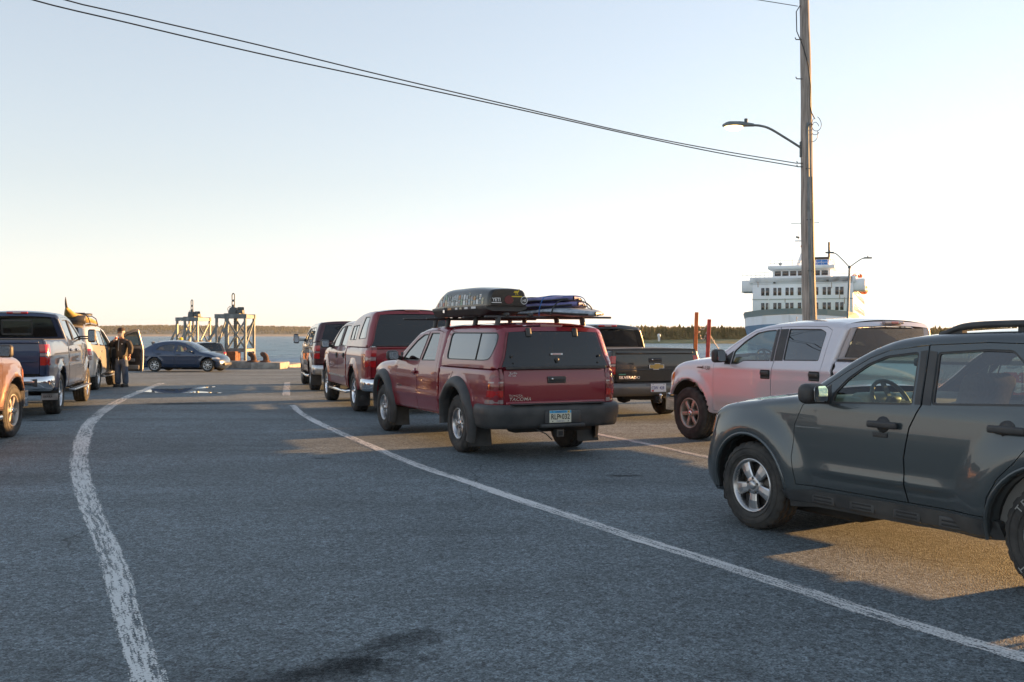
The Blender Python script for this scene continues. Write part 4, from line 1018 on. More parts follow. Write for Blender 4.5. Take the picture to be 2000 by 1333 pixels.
def r_mark(root, S, S2, tg, k):
    b = MB(); rear_text(b, 'F-150', -1.315, .60, .945 * k, .09, CHROME, bold=.02, sx=1.3, shear=.2, depth=.004); b.build('badge', tg)
r, spr, Sr, S2r = crew_pickup(1.08, paint=P_RED2, label='deep-red pickup truck with tall high-roofed canopy and chrome wheels', pos=(-2.36, 20.78), deg=19.1, wb=3.69, R=.42, rr=.25, style='eight', alloy=CHROME, mark=r_mark, grid=.08)
nerf_bar(r, .75, 3.1, .98, .36)
k = 1.08
for s in (1, -1):
    for a, b_ in ((1.08, 3.1),): 
        q = MB(); panel(q, zk([(b_, .61), (b_, .637), (a, .637), (a, .61)], k), Sr, s, ALLOY, (), .1, .012, .01); q.build('side_strip', r)
    mud_flap(r, -.52, s * .84, .14, .50, .27, BLACKPL, (lambda mb, x, y, z0: mb.lathe([(0, .001), (-.004, .06), (.0, .065)], GREYPL, c=(x, y, z0 + .16), axis='X', seg=20)) if s > 0 else None)
C = dict(W=[(1.30, .955), (1.45, .92), (1.7, .86), (1.95, .78), (2.1, .74)], plan=[(-1.4, -.05), (-.8, 0), (1, 0)], wr=.05, rpillar=.045, skirt=1.345,
         sections=[('front', [(.83, 1.34), (.82, 1.6), (.80, 1.80)], .05, 0), ('roof', [(.80, 1.80), (.62, 1.90), (.2, 1.985), (-.4, 2.03), (-.95, 2.035), (-1.12, 2.02)], .09, .05), ('back_top', [(-1.12, 2.02), (-1.15, 1.96)], .08, .05),
                   ('rear_window', [(-1.15, 1.96), (-1.20, 1.66), (-1.26, 1.345)], .08, .04), ('bottom', [(-1.26, 1.345), (-1.26, 1.335), (-.3, 1.335), (.83, 1.335)], .004, 0)],
         windows=[[(.60, 1.46), (.52, 1.76), (-.15, 1.78), (-.10, 1.47)], [(-.36, 1.48), (-.52, 1.93), (-.95, 1.93), (-1.06, 1.50)]], mull=[((.22, 1.47), (.18, 1.77))], glass=GL_DARK)
S3, co, rw, P, cr = cap(r, spr, C)
st = MB(); st.box((-1.165, 0, 2.045), (.05, .30, .04), REDDARK, .012); st.build('stop_lamp', co)
h = MB(); h.box((-1.30, 0, 1.355), (.03, 1.5, .03), BLACKPL, .01); h.build('canopy_hardware', co)
c_, spc, Sc, S2c = crew_pickup(1.05, paint=P_COPPER, label='copper pickup truck cut off by the left edge of the photo', pos=(-8.04, 11.50), deg=8.6, wb=3.69, R=.41, rr=.245, style='six', alloy=ALLOYD, grid=.075)
nerf_bar(c_, .7, 3.1, 1.0, .36, CHROME, .045)
tonneau(c_, S2c, .83, -1.22, 1.235 * 1.05, 1.245 * 1.05)
an = MB(); an.tube([(3.25, -.84, 1.28), (3.22, -.84, 2.35)], .006, ALLOY, 5); an.lathe([(-.02, .012), (.02, .012)], ALLOY, c=(3.235, -.84, 1.82), axis='Z', seg=8); an.build('whip_antenna', c_)

# ---------- second make of full-size pickup (three in the picture)
def work_pickup(k=1., **o):
    wb, R = o.get('wb', 3.75), o.get('R', .39)
    W = [(a * k, b_) for a, b_ in [(.30, .90), (.5, .955), (.7, .975), (.95, .975), (1.14, .96), (1.27, .925), (1.45, .86), (1.66, .78), (1.8, .74)]]
    plan = [(-1.4, -.05), (-.8, 0), (3.0, 0), (3.9, -.02), (4.3, -.06), (4.7, -.14)]
    sections = [('front', zk([(4.50, .42), (4.58, .52), (4.60, .66), (4.57, .85), (4.55, 1.03), (4.49, 1.115)], k), .12, .10),
                ('hood', zk([(4.49, 1.115), (4.1, 1.20), (3.6, 1.24), (3.30, 1.255)], k), .07, .06), ('windshield', zk([(3.30, 1.255), (2.95, 1.47), (2.50, 1.675)], k), .06, .08),
                ('roof', zk([(2.50, 1.675), (2.15, 1.73), (1.6, 1.757), (1.15, 1.75), (.98, 1.725)], k), .08, .05), ('back_top', zk([(.98, 1.725), (.945, 1.67)], k), .06, .06),
                ('rear_window', zk([(.945, 1.67), (1.02, 1.33)], k), .05, .06), ('back_low', zk([(1.02, 1.33), (1.03, 1.28)], k), .05, .02)]
    zr = .41 * k; Ra = .50 if k > 1.05 else .475
    fa = ARC(wb, R + .02, Ra, zr, front_first=False); ba = ARC(0, R + .02, Ra, zr, front_first=False)
    d1 = zk([(3.20, .46), (3.20, 1.185), (3.05, 1.33), (2.82, 1.465), (2.50, 1.615), (2.22, 1.668), (1.99, 1.683), (1.955, 1.25), (1.97, .9), (1.97, .46)], k)
    d2 = zk([(1.97, .46), (1.97, .9), (1.955, 1.25), (1.99, 1.683), (1.6, 1.69), (1.24, 1.68), (1.15, 1.635), (1.17, 1.25), (1.19, .9), (1.19, .46)], k)
    sp = dict(name='pickup_truck', cat='pickup truck', label=o['label'], pos=o['pos'], deg=o['deg'], paint=o['paint'], wb=wb, R=R, tw=.285, rr=o.get('rr', .245), ty=.965, style=o.get('style', 'fat5'), alloy=o.get('alloy', ALLOY), spin=.3,
        W=W, plan=plan, sections=sections, rock=zr, belt=1.24 * k, cab=(1.1, 3.3), dash=3.2, grid=.085, pillar=.085, rpillar=o.get('rpillar', .13), rglass=o.get('rglass', GL_TINT), slider=o.get('slider'), frame_w=1.0,
        bottom=[(1.03, zr)] + fa, arches=[fa], bulges=[arch_bulge(wb, R, Ra + .015, .04, .13), arch_bulge(0, R, Ra + .015, .04, .13), crease(.78 * k, .008, .04, -1.2, 3.3)],
        doors=[dict(poly=d1, win=zk([(3.0, 1.25), (2.83, 1.405), (2.48, 1.57), (2.25, 1.615), (2.06, 1.63), (2.05, 1.25)], k), handle=(2.10, 1.08 * k), mirror=(2.98, 1.25 * k), hw=.2, trim=[(zk([(2.05, 1.25), (2.06, 1.63), (1.995, 1.635), (1.965, 1.25)], k), BLACKPL, .003)]),
               dict(poly=d2, win=zk([(1.88, 1.255), (1.91, 1.64), (1.28, 1.635), (1.27, 1.265)], k), handle=(1.30, 1.085 * k), hw=.2, trim=[(zk([(1.945, 1.25), (1.98, 1.635), (1.915, 1.64), (1.885, 1.255)], k), BLACKPL, .003)])],
        hkind='bar', hmat=o.get('hmat', o['paint']), mirror=o.get('mirror', dict(size=(.12, .2, .18), out=.08)), seats=[(2.35, .42, .52), (2.35, -.42, .52), (1.68, 0, 1.35)])
    root, S, out, sec, body = vehicle(sp); finish_body(root, body)
    tl = zk([(-1.25, 1.275), (-1.27, 1.0), (-1.26, .70)], k)
    tb, tt = o.get('lamp_z', (.845 * k, 1.19 * k))
    B = dict(x=1.01, rail_f=1.28 * k, tail=tl, bottom=[(-1.2, .60 * k)] + ba + [(1.01, zr)], arch=ba, tg=.79, tg_bot=.715 * k, rr=.05, hz=1.10 * k, tcrown=.01, fold=[(1.235 * k, .045, .03, 1.55), (.93 * k, .02, .02, 1.5)],
             lamp=dict(xs=-1.13, bands=[(tb + (tt - tb) * .57, tt, REDLENS), (tb + (tt - tb) * .43, tb + (tt - tb) * .57, CLEARLENS), (tb, tb + (tt - tb) * .43, REDLENS)]))
    S2, tail, tg = bed(root, sp, B)
    fl = sec('front')
    for s in (1, -1): lamp(root, 'headlight', S, fl, [(.82 * k, 1.0 * k, HEADLENS)], .28, 4.32, s)
    def nar(X, Z): return np.full(np.atleast_1d(X).shape, .56)
    gr = MB(); strip(gr, clip_z(fl, .74 * k, 1.04 * k), nar, BLACKPL, .08, off=.03); gr.box((4.68, 0, .90 * k), (.03, 1.1, .05), CHROME, .012); gr.build('grille', root)
    pr = zk([(-.08, .68), (.0, .69), (.03, .675), (.04, .60), (.035, .51), (.01, .45), (-.08, .45)], k); bc = o.get('bumperm', CHROME)
    def ex(m):
        m.box((-1.33, 0, .69 * k), (.12, 1.45, .012), BLACKPL, .005)
        for s in (1, -1): m.box((-1.385, s * .60, .585 * k), (.03, .34, .13 * k), BLACKPL, .03) if o.get('steps') else None
        m.box((-1.385, 0, .585 * k), (.03, .52, .17 * k), BLACKPL, .02) if not o.get('plain') else None
        m.box((-1.36, 0, .38 * k), (.10, .11, .11), DARK, .01); m.tube([(-1.38, .0, .38 * k), (-1.52, 0, .38 * k)], .03, STEELD, 10)
        m.lathe([(.0, .012), (.04, .018), (.06, .03), (.085, .028), (.10, .0001)], CHROME, c=(-1.50, 0, .40 * k), axis='Z', seg=14)
    rear_bumper(root, [(-.95, .96), (-1.15, .955), (-1.28, .92), (-1.35, .78), (-1.365, .4), (-1.365, 0), (-1.365, -.4), (-1.35, -.78), (-1.28, -.92), (-1.15, -.955), (-.95, -.96)], pr, bc, ex)
    st = MB(); st.box((.93, 0, 1.755 * k), (.06, .40, .045), REDLENS, .014); st.box((.897, .0, 1.755 * k), (.012, .15, .03), CLEARLENS, .004); st.build('stop_lamp', root)
    if o.get('mark'): o['mark'](root, S, S2, tg, k)
    return root, sp, S, S2
TOW = dict(size=(.11, .17, .30), out=.16, tow=True, signal=True)
def g_mark(root, S, S2, tg, k):
    b = MB(); rear_text(b, 'SLE', -1.295, -.28, .745 * k, .06, CHROME, sx=1.5, bold=.02, depth=.004); b.build('badge', tg)
g, spg, Sg, S2g = work_pickup(1.155, paint=P_BLUE, label='tall navy-blue pickup truck with running boards behind the silver SUV', pos=(-9.93, 19.6), deg=15.9, wb=3.92, R=.415, rr=.265, lamp_z=(.985, 1.40), mirror=TOW, slider=True, mark=g_mark, bumperm=CHROME, steps=True, plain=True, rglass=GL_REAR, hmat=CHROME, rpillar=.10)
tonneau(g, S2g, 1.0, -1.22, 1.28 * 1.155, 1.275 * 1.155, h=.012)
nerf_bar(g, .75, 3.25, 1.06, .44, ALLOY, flat=True)
for s in (1, -1): mud_flap(g, -.50, s * .84, .30, .62, .32, BLACKPL, (lambda mb, x, y, z0: (mb.box((x, y, z0 + .07), (.008, .30, .13), ALLOY, .004), rear_text(mb, 'SIERRA', x - .006, y + .12, z0 + .05, .055, BLACKM))))
def b_mark(root, S, S2, tg, k):
    b = MB(); GOLD = mat('gold_emblem', (.40, .27, .09), .4, .6); x = -1.297
    bt = [(-.13, -.035), (-.055, -.035), (-.055, -.06), (.055, -.06), (.055, -.035), (.15, -.035), (.13, .035), (.055, .035), (.055, .06), (-.055, .06), (-.055, .035), (-.15, .035)]
    b.prism([(p * 1.1 + q * .25, q * 1.0) for p, q in bt], (x + .004, -.02, .985 * k), (0, -1, 0), (0, 0, 1), .010, CHROME); b.prism([(p * .96 + q * .25, q * .8) for p, q in bt], (x - .004, -.02, .985 * k), (0, -1, 0), (0, 0, 1), .006, GOLD)
    b.build('badge', tg); b = MB(); rear_text(b, 'SILVERADO', x, .74, .765 * k, .072, CHROME, bold=.015, sx=1.15, depth=.004); b.build('badge', tg); b = MB(); b.box((x + .002, .67, .845 * k), (.006, .14, .022), mat('badge_green', (.1, .3, .2), .4), .002); b.build('badge', tg)
b, spb, Sb, S2b = work_pickup(1.0, paint=P_BLACK, label='black pickup truck with gold tailgate emblem between the red and silver pickups', pos=(2.25, 19.6), deg=18., wb=3.65, R=.385, rr=.23, mark=b_mark, bumperm=mat('bumper_dull_steel', (.16, .15, .14), .35, .7), rglass=glass('glass_rear_blue', (.05, .06, .06), refl=2.0, base=.06))
tonneau(b, S2b, 1.0, -1.24, 1.28, 1.275, h=.035)
plate(b, -1.412, .0, .60, 'b')
d, spd, Sd, S2d = work_pickup(1.08, paint=P_MAROON, label='maroon pickup truck with canopy and tow mirrors, foremost of the right-hand row', pos=(-4.84, 28.7), deg=15.5, wb=3.65, R=.40, rr=.235, mirror=TOW, bumperm=ALLOY)
nerf_bar(d, .75, 3.1, 1.0, .38)
for s in (1, -1): mud_flap(d, -.52, s * .82, .16, .50, .28, BLACKPL)
C = dict(W=[(1.34, .95), (1.45, .925), (1.65, .87), (1.85, .80), (2.0, .75)], plan=[(-1.4, -.05), (-.8, 0), (1, 0)], wr=.05, rpillar=.10, skirt=1.385,
         sections=[('front', [(.98, 1.38), (.97, 1.6), (.95, 1.84)], .05, 0), ('roof', [(.95, 1.84), (.88, 1.89), (.3, 1.92), (-.6, 1.925), (-1.05, 1.91)], .08, .04), ('back_top', [(-1.05, 1.91), (-1.09, 1.85)], .08, .04),
                   ('rear_window', [(-1.09, 1.85), (-1.16, 1.60), (-1.23, 1.41)], .08, .03), ('bottom', [(-1.23, 1.41), (-1.24, 1.375), (-.3, 1.375), (.98, 1.375)], .004, 0)],
         windows=[[(.75, 1.48), (.72, 1.78), (-.70, 1.78), (-.80, 1.48)]], mull=[((.1, 1.48), (.1, 1.78))], glass=GL_DARK)
cap(d, spd, C)

# ---------- dark SUV in the right foreground
def compact_suv():
    wb, R = 2.62, .352
    W = [(.25, .835), (.40, .872), (.58, .890), (.80, .893), (.98, .884), (1.08, .868), (1.3, .795), (1.48, .735), (1.6, .70)]
    plan = [(-1.05, -.12), (-.8, -.04), (-.5, 0), (2.1, 0), (2.7, -.015), (3.0, -.04), (3.3, -.10)]
    sections = [('front', [(3.16, .23), (3.27, .30), (3.32, .46), (3.28, .60), (3.24, .70), (3.19, .82), (3.14, .925)], .11, .14),
                ('hood', [(3.14, .925), (2.98, .985), (2.62, 1.04), (2.25, 1.088), (2.14, 1.10)], .065, .055),
                ('windshield', [(2.14, 1.10), (1.92, 1.235), (1.72, 1.37), (1.52, 1.475)], .055, .08), ('roof', [(1.52, 1.475), (1.36, 1.53), (1.05, 1.568), (.4, 1.59), (-.25, 1.575), (-.62, 1.53)], .075, .03),
                ('rear_window', [(-.62, 1.53), (-.76, 1.32), (-.88, 1.08)], .07, .05), ('tail', [(-.88, 1.08), (-.93, .95), (-.94, .70)], .08, .05), ('rear', [(-.94, .70), (-1.02, .66), (-1.03, .45), (-.95, .33)], .10, .05)]
    Ra = .405; zr = .30
    fa = ARC(wb + .02, R + .0, Ra, .30, front_first=False, zb2=.36); ba = ARC(.07, R + .0, .435, .33, front_first=False)
    d1 = [(2.105, .43), (2.15, .63), (2.145, .88), (2.07, 1.035), (1.90, 1.175), (1.72, 1.295), (1.53, 1.405), (1.38, 1.46), (1.06, 1.50), (1.02, 1.10), (1.10, .94), (1.14, .736), (1.132, .52), (1.11, .43)]
    d2 = [(1.11, .43), (1.132, .52), (1.14, .736), (1.10, .94), (1.02, 1.10), (1.06, 1.50), (.62, 1.52), (.38, 1.515), (.22, 1.40), (.12, 1.13), (.20, .93), (.30, .80), (.42, .68), (.49, .56), (.52, .43)]
    sp = dict(name='suv', cat='SUV', label='dark blue-green SUV with roof rails in the right foreground', pos=(3.99, 6.186), deg=29.5, paint=P_BLUEG, wb=wb, R=R, tw=.235, rr=.215, ty=.895, style='five', alloy=ALLOY, spin=.0, W=W, plan=plan, sections=sections,
        rock=zr, belt=1.06, rx=.065, cab=(-.5, 2.15), dash=2.12, grid=.045, pillar=.065, rpillar=.10, bottom=[(-.80, .33)] + ba + [(.5, .30), (2.2, .30)] + fa, arches=[fa, ba],
        bulges=[arch_bulge(wb + .02, R - .02, Ra + .05, .050, .22), arch_bulge(.07, R, .435 + .05, .045, .26), crease(.565, .011, .035, .66, 2.06), crease(1.045, .004, .03, .0, 2.2)],
        doors=[dict(poly=d1, win=[(1.80, 1.063), (1.79, 1.14), (1.69, 1.255), (1.54, 1.36), (1.39, 1.42), (1.13, 1.452), (1.115, 1.32), (1.09, 1.092)], handle=(1.315, .945), mirror=(1.86, 1.085), hw=.25, glass=glass('glass_front_door', (.72, .92, .88), refl=1.0, base=.01),
                    trim=[([(1.075, 1.10), (1.10, 1.33), (1.118, 1.456), (1.068, 1.462), (1.028, 1.10)], BLACKPL, .003), ([(2.00, 1.055), (1.83, 1.20), (1.81, 1.13), (1.815, 1.055)], BLACKPL, .004)]),
               dict(poly=d2, win=[(.945, 1.10), (.985, 1.45), (.62, 1.475), (.44, 1.472), (.34, 1.39), (.23, 1.135)], handle=(.385, .985), hw=.25, glass=glass('glass_rear_door', (.30, .31, .27)),
                    trim=[([(.948, 1.10), (.988, 1.452), (1.05, 1.462), (1.012, 1.10)], BLACKPL, .003)])],
        windows=[dict(poly=[(.04, 1.14), (.14, 1.40), (.06, 1.47), (-.40, 1.45), (-.62, 1.18), (-.55, 1.15)], glass=GL_DARK)],
        hkind='cup', hmat=BLACKPL, mirror=dict(size=(.13, .22, .15), out=.04), seats=[(1.28, .37, .50), (1.28, -.37, .50), (.42, 0, 1.25)])
    root, S, out, sec, body = vehicle(sp)
    finish_body(root, body)
    for s in (1, -1):
        m = MB(); rk = [(2.235, .375), (1.99, .40), (1.1, .418), (.53, .418), (.47, .40), (.44, .29), (.6, .275), (2.0, .265), (2.24, .24)]
        panel(m, rk, S, s, GREYPL, (), .06, .022, .06)
        for x in (1.86, 1.50, 1.12, .75):
            y = S.at(x, .34) + .022
            m.box((x, s * y, .350), (.22, .016, .075), GREYPL, .02, seg=3)
            for dz in (.012, -.014): m.box((x, s * (y + .008), .350 + dz), (.17, .006, .012), DARK, .003)
        m.build('rocker_moulding', root)
        rl = MB(); pts = [(1.08, 1.565), (1.02, 1.585), (.95, 1.612), (.86, 1.628), (.4, 1.640), (-.2, 1.628), (-.42, 1.61), (-.52, 1.57)]
        P = catmull(pts, .05); rows = []
        for i, (x, z) in enumerate(P):
            e = min(1, min(x + .52, 1.08 - x) / .16); h = .045 + .0 * e; wd = .032
            rows.append([(x, s * (.585 + a), z + b_) for a, b_ in ((-wd, -h / 2), (-wd * .8, h * .3), (0, h / 2), (wd * .8, h * .3), (wd, -h / 2), (-wd, -h / 2))])
        rl.grid(rows, BLACKPL)
        for xa, xb in ((1.08, .90), (.50, .36), (-.38, -.52)):
            za, zb_ = np.interp([xb, xa], [p[0] for p in P[::-1]], [p[1] for p in P[::-1]])
            rl.prism([(xa, 1.565), (xb, 1.58), (xb, za), (xa, zb_ + .01)] if xa > 0 else [(xa, za), (xb, 1.55), (xa, 1.55)], (0, s * .585 + .025, 0), (1, 0, 0), (0, 0, 1), .05, BLACKPL)
        rl.build('roof_rail', root)
        lamp(root, 'tail_light', S, sec('tail'), [(.90, 1.06, REDLENS), (.80, .90, CLEARLENS)], .2, -.80, s)
        hl = MB(); fl = sec('front')
        lamp(root, 'headlight', S, fl, [(.735, .895, HEADLENS)], .36, lambda z: 3.075 + (.84 - z) * .25, s, .008)
        am = MB(); panel(am, [(3.205, .742), (3.145, .868), (3.10, .868), (3.125, .742)], S, s, AMBER, (), .03, .012, .02); am.build('side_marker', root)
        # lip moulding inside each arch, and mud guard
        for cx, Rx in ((wb + .02, Ra), (.07, .435)):
            lm = MB(); A = np.array(arc(cx, R, Rx - .004, -8, 188, 30)); rows = []
            for x, z in A:
                y = S.at(min(max(x, -.9), 3.12), max(z, .3)); c, sn = (x - cx) / Rx, (z - R) / Rx
                q = lambda d_: S.at(min(max(x + c * d_, -.9), 3.12), max(z + sn * d_, .3))
                rows.append([(x, s * (y - .03), z), (x, s * (y + .008), z), (x + c * .012, s * (q(.012) + .010), z + sn * .012), (x + c * .026, s * (q(.026) + .009), z + sn * .026), (x + c * .034, s * (q(.034) - .006), z + sn * .034)])
            lm.grid(rows, P_BLUEG, flip=s < 0); lm.build('arch_lip', root)
    kp = MB(); y = S.at(1.335, .872) + .004; kp.box((1.335, y, .872), (.125, .012, .032), BLACKPL, .008)
    for i in range(5): kp.box((1.335 - .042 + i * .021, y + .007, .872), (.014, .004, .012), GREYPL, .003)
    kp.build('keypad', root)
    vl = MB(); vl.box((3.06, 0, .22), (.10, 1.5, .12), DARK, .02); vl.build('nose_sun_block', root); vl = MB(); vl.box((-.62, -.05, .30), (.42, .9, .16), DARK, .06); vl.build('rear_sun_block', root); vl = MB(); vl.box((2.40, 0, .25), (1.25, 1.15, .20), DARK, .04); vl.build('front_axle_sun_block', root)  # three dark boxes added under nose, rear and front axle to block low sun
    df = MB(); rows = []
    for y in np.linspace(-.62, .62, 17):
        k_ = .10 * (1 - (abs(y) / .80) ** 2.6); rows.append([(3.085 + k_, y, .905 + k_ * .3), (3.11 + k_, y, .925 + k_ * .3), (3.09 + k_, y, .948 + k_ * .3), (3.05 + k_, y, .950 + k_ * .3)])
    df.grid(rows, BLACKPL); df.build('bonnet_deflector', root)
    def nar(X, Z): return np.full(np.atleast_1d(X).shape, .50)
    gr = MB(); strip(gr, clip_z(sec('front'), .66, .90), nar, BLACKPL, .14, off=.03); gr.box((3.40, 0, .78), (.03, .96, .05), CHROME, .012); gr.build('grille', root)
    # rear-view mirror with a string of beads
    rv = MB(); rv.box((1.66, .02, 1.36), (.045, .25, .065), BLACKM, .022, Matrix.Rotation(R_(8), 3, 'Z'), 3); rv.tube([(1.66, .02, 1.38), (1.72, 0, 1.44)], .012, BLACKM, 6)
    for z in np.linspace(1.32, 1.16, 14): rv.lathe([(-.006, .001), (0, .0055), (.006, .001)], mat('beads', (.10, .09, .08), .4), c=(1.635, .055 + .012 * math.sin(z * 40), z), axis='Z', seg=6)
    for z in np.linspace(1.32, 1.18, 12): rv.lathe([(-.006, .001), (0, .0055), (.006, .001)], MATS['beads'], c=(1.635, .020, z), axis='Z', seg=6)
    rv.box((1.635, .05, 1.145), (.008, .012, .03), MATS['beads'], .003)
    rv.build('rear_view_mirror', root)
    # white raised letters on the rear tyre, faint ones on the front
    for cx, word, mm, sz in ((0, 'TERRAIN A/T', mat('tyre_letter', (.30, .30, .28), .7), .062), (wb, 'TERRAIN A/T', mat('tyre_letter_worn', (.045, .044, .042), .8), .055)):
        lt = MB()
        for base in (90, 270):
            for i, ch in enumerate(word):
                a = R_(base + 52 - i * 10.2); q = .262
                text_mb(lt, ch, (-q * math.cos(a), .124, q * math.sin(a)), (-math.sin(a), 0, -math.cos(a)), (-math.cos(a), 0, math.sin(a)), sz, mm, depth=.002, align='CENTER', bold=.01)
        w_ = [c for c in root.children if c.name.startswith('wheel') and abs(c.location.x - cx) < .2 and c.location.y > 0][0]
        lt.build('tyre_lettering', w_)
    pl = MB(); lw = MB()
    rear_bumper(root, [(-.75, .86), (-.92, .83), (-1.02, .68), (-1.06, .3), (-1.06, -.3), (-1.02, -.68), (-.92, -.83), (-.75, -.86)], [(-.05, .64), (.02, .64), (.03, .5), (.0, .36), (-.05, .36)], GREYPL)
    return root
compact_suv()
# ---------- parked cars by the water and the silver SUV with the kayak
DIP = pchip([-200, 33, 40, 48, 56, 400], [0, 0, -.09, -.19, -.25, -.25])
def gz(y): return float(DIP(np.array([y]))[0])
def sedan():
    wb, R = 2.62, .31
    W = [(.2, .78), (.4, .84), (.6, .86), (.78, .86), (.92, .835), (1.1, .74), (1.3, .62), (1.45, .56)]
    plan = [(-1.0, -.12), (-.6, -.03), (0, 0), (2.4, 0), (2.9, -.04), (3.4, -.16)]
    sections = [('front', [(3.12, .20), (3.20, .30), (3.19, .50), (3.12, .64), (3.02, .72)], .16, .09), ('hood', [(3.02, .72), (2.75, .84), (2.4, .92), (2.22, .95)], .12, .06),
                ('windshield', [(2.22, .95), (1.75, 1.22), (1.40, 1.375)], .06, .08), ('roof', [(1.40, 1.375), (1.05, 1.44), (.65, 1.455), (.2, 1.425), (-.12, 1.36)], .08, .05),
                ('rear_window', [(-.12, 1.36), (-.42, 1.20), (-.66, 1.06)], .07, .06), ('boot', [(-.66, 1.06), (-.80, 1.045), (-.92, 1.00)], .08, .04), ('rear', [(-.92, 1.0), (-.96, .80), (-1.0, .55), (-.96, .30), (-.90, .22)], .14, .10)]
    fa = ARC(wb, R + .01, .355, .20, front_first=False); ba = ARC(0, R + .01, .355, .20, front_first=False)
    d1 = [(2.02, .27), (2.06, .6), (2.02, .92), (1.80, 1.09), (1.52, 1.235), (1.30, 1.315), (1.02, 1.355), (.98, .95), (1.02, .27)]
    d2 = [(1.02, .27), (.98, .95), (1.02, 1.355), (.7, 1.36), (.36, 1.33), (.10, 1.23), (-.12, 1.06), (-.05, .90), (.16, .72), (.36, .55), (.42, .27)]
    sp = dict(name='sedan', cat='car', label='small dark blue sedan parked side-on by the waterfront', pos=(-17.05, 48.5), z=gz(47.7), deg=-95.0, paint=P_SEDAN, wb=wb, R=R, tw=.19, rr=.215, ty=.85, style='eight', alloy=ALLOY, W=W, plan=plan, sections=sections,
        rock=.20, belt=.93, cab=(-.4, 2.2), grid=.08, frame_w=.7, pillar=.06, bottom=[(-.5, .20)] + ba + fa, arches=[fa, ba], bulges=[arch_bulge(wb, R, .36, .02, .12), arch_bulge(0, R, .36, .02, .12), crease(.74, .012, .05, -.8, 2.9), crease(.36, .012, .06, .3, 2.2)],
        doors=[dict(poly=d1, win=[(1.92, .945), (1.74, 1.07), (1.48, 1.195), (1.28, 1.26), (1.09, 1.29), (1.06, .965)], handle=(1.18, .82), mirror=(1.88, .93), glass=GL_CLEAR), dict(poly=d2, win=[(.92, .97), (.95, 1.30), (.68, 1.30), (.38, 1.265), (.16, 1.17), (.02, 1.04)], handle=(.20, .86), glass=GL_TINT)],
        hmat=P_SEDAN, mirror=dict(size=(.10, .17, .11), out=.04, m=P_SEDAN), seats=[(1.15, .36, .48), (1.15, -.36, .48), (.2, 0, 1.2)])
    root, S, out, sec, body = vehicle(sp); finish_body(root, body)
    for s in (1, -1):
        lamp(root, 'headlight', S, sec('front'), [(.60, .70, HEADLENS)], .3, 2.85, s); lamp(root, 'tail_light', S, sec('rear'), [(.78, .94, REDLENS)], .25, -.72, s)
    gr = MB(); gr.box((3.30, 0, .36), (.05, .9, .14), BLACKPL, .02); gr.build('grille', root)
    return root
sedan()
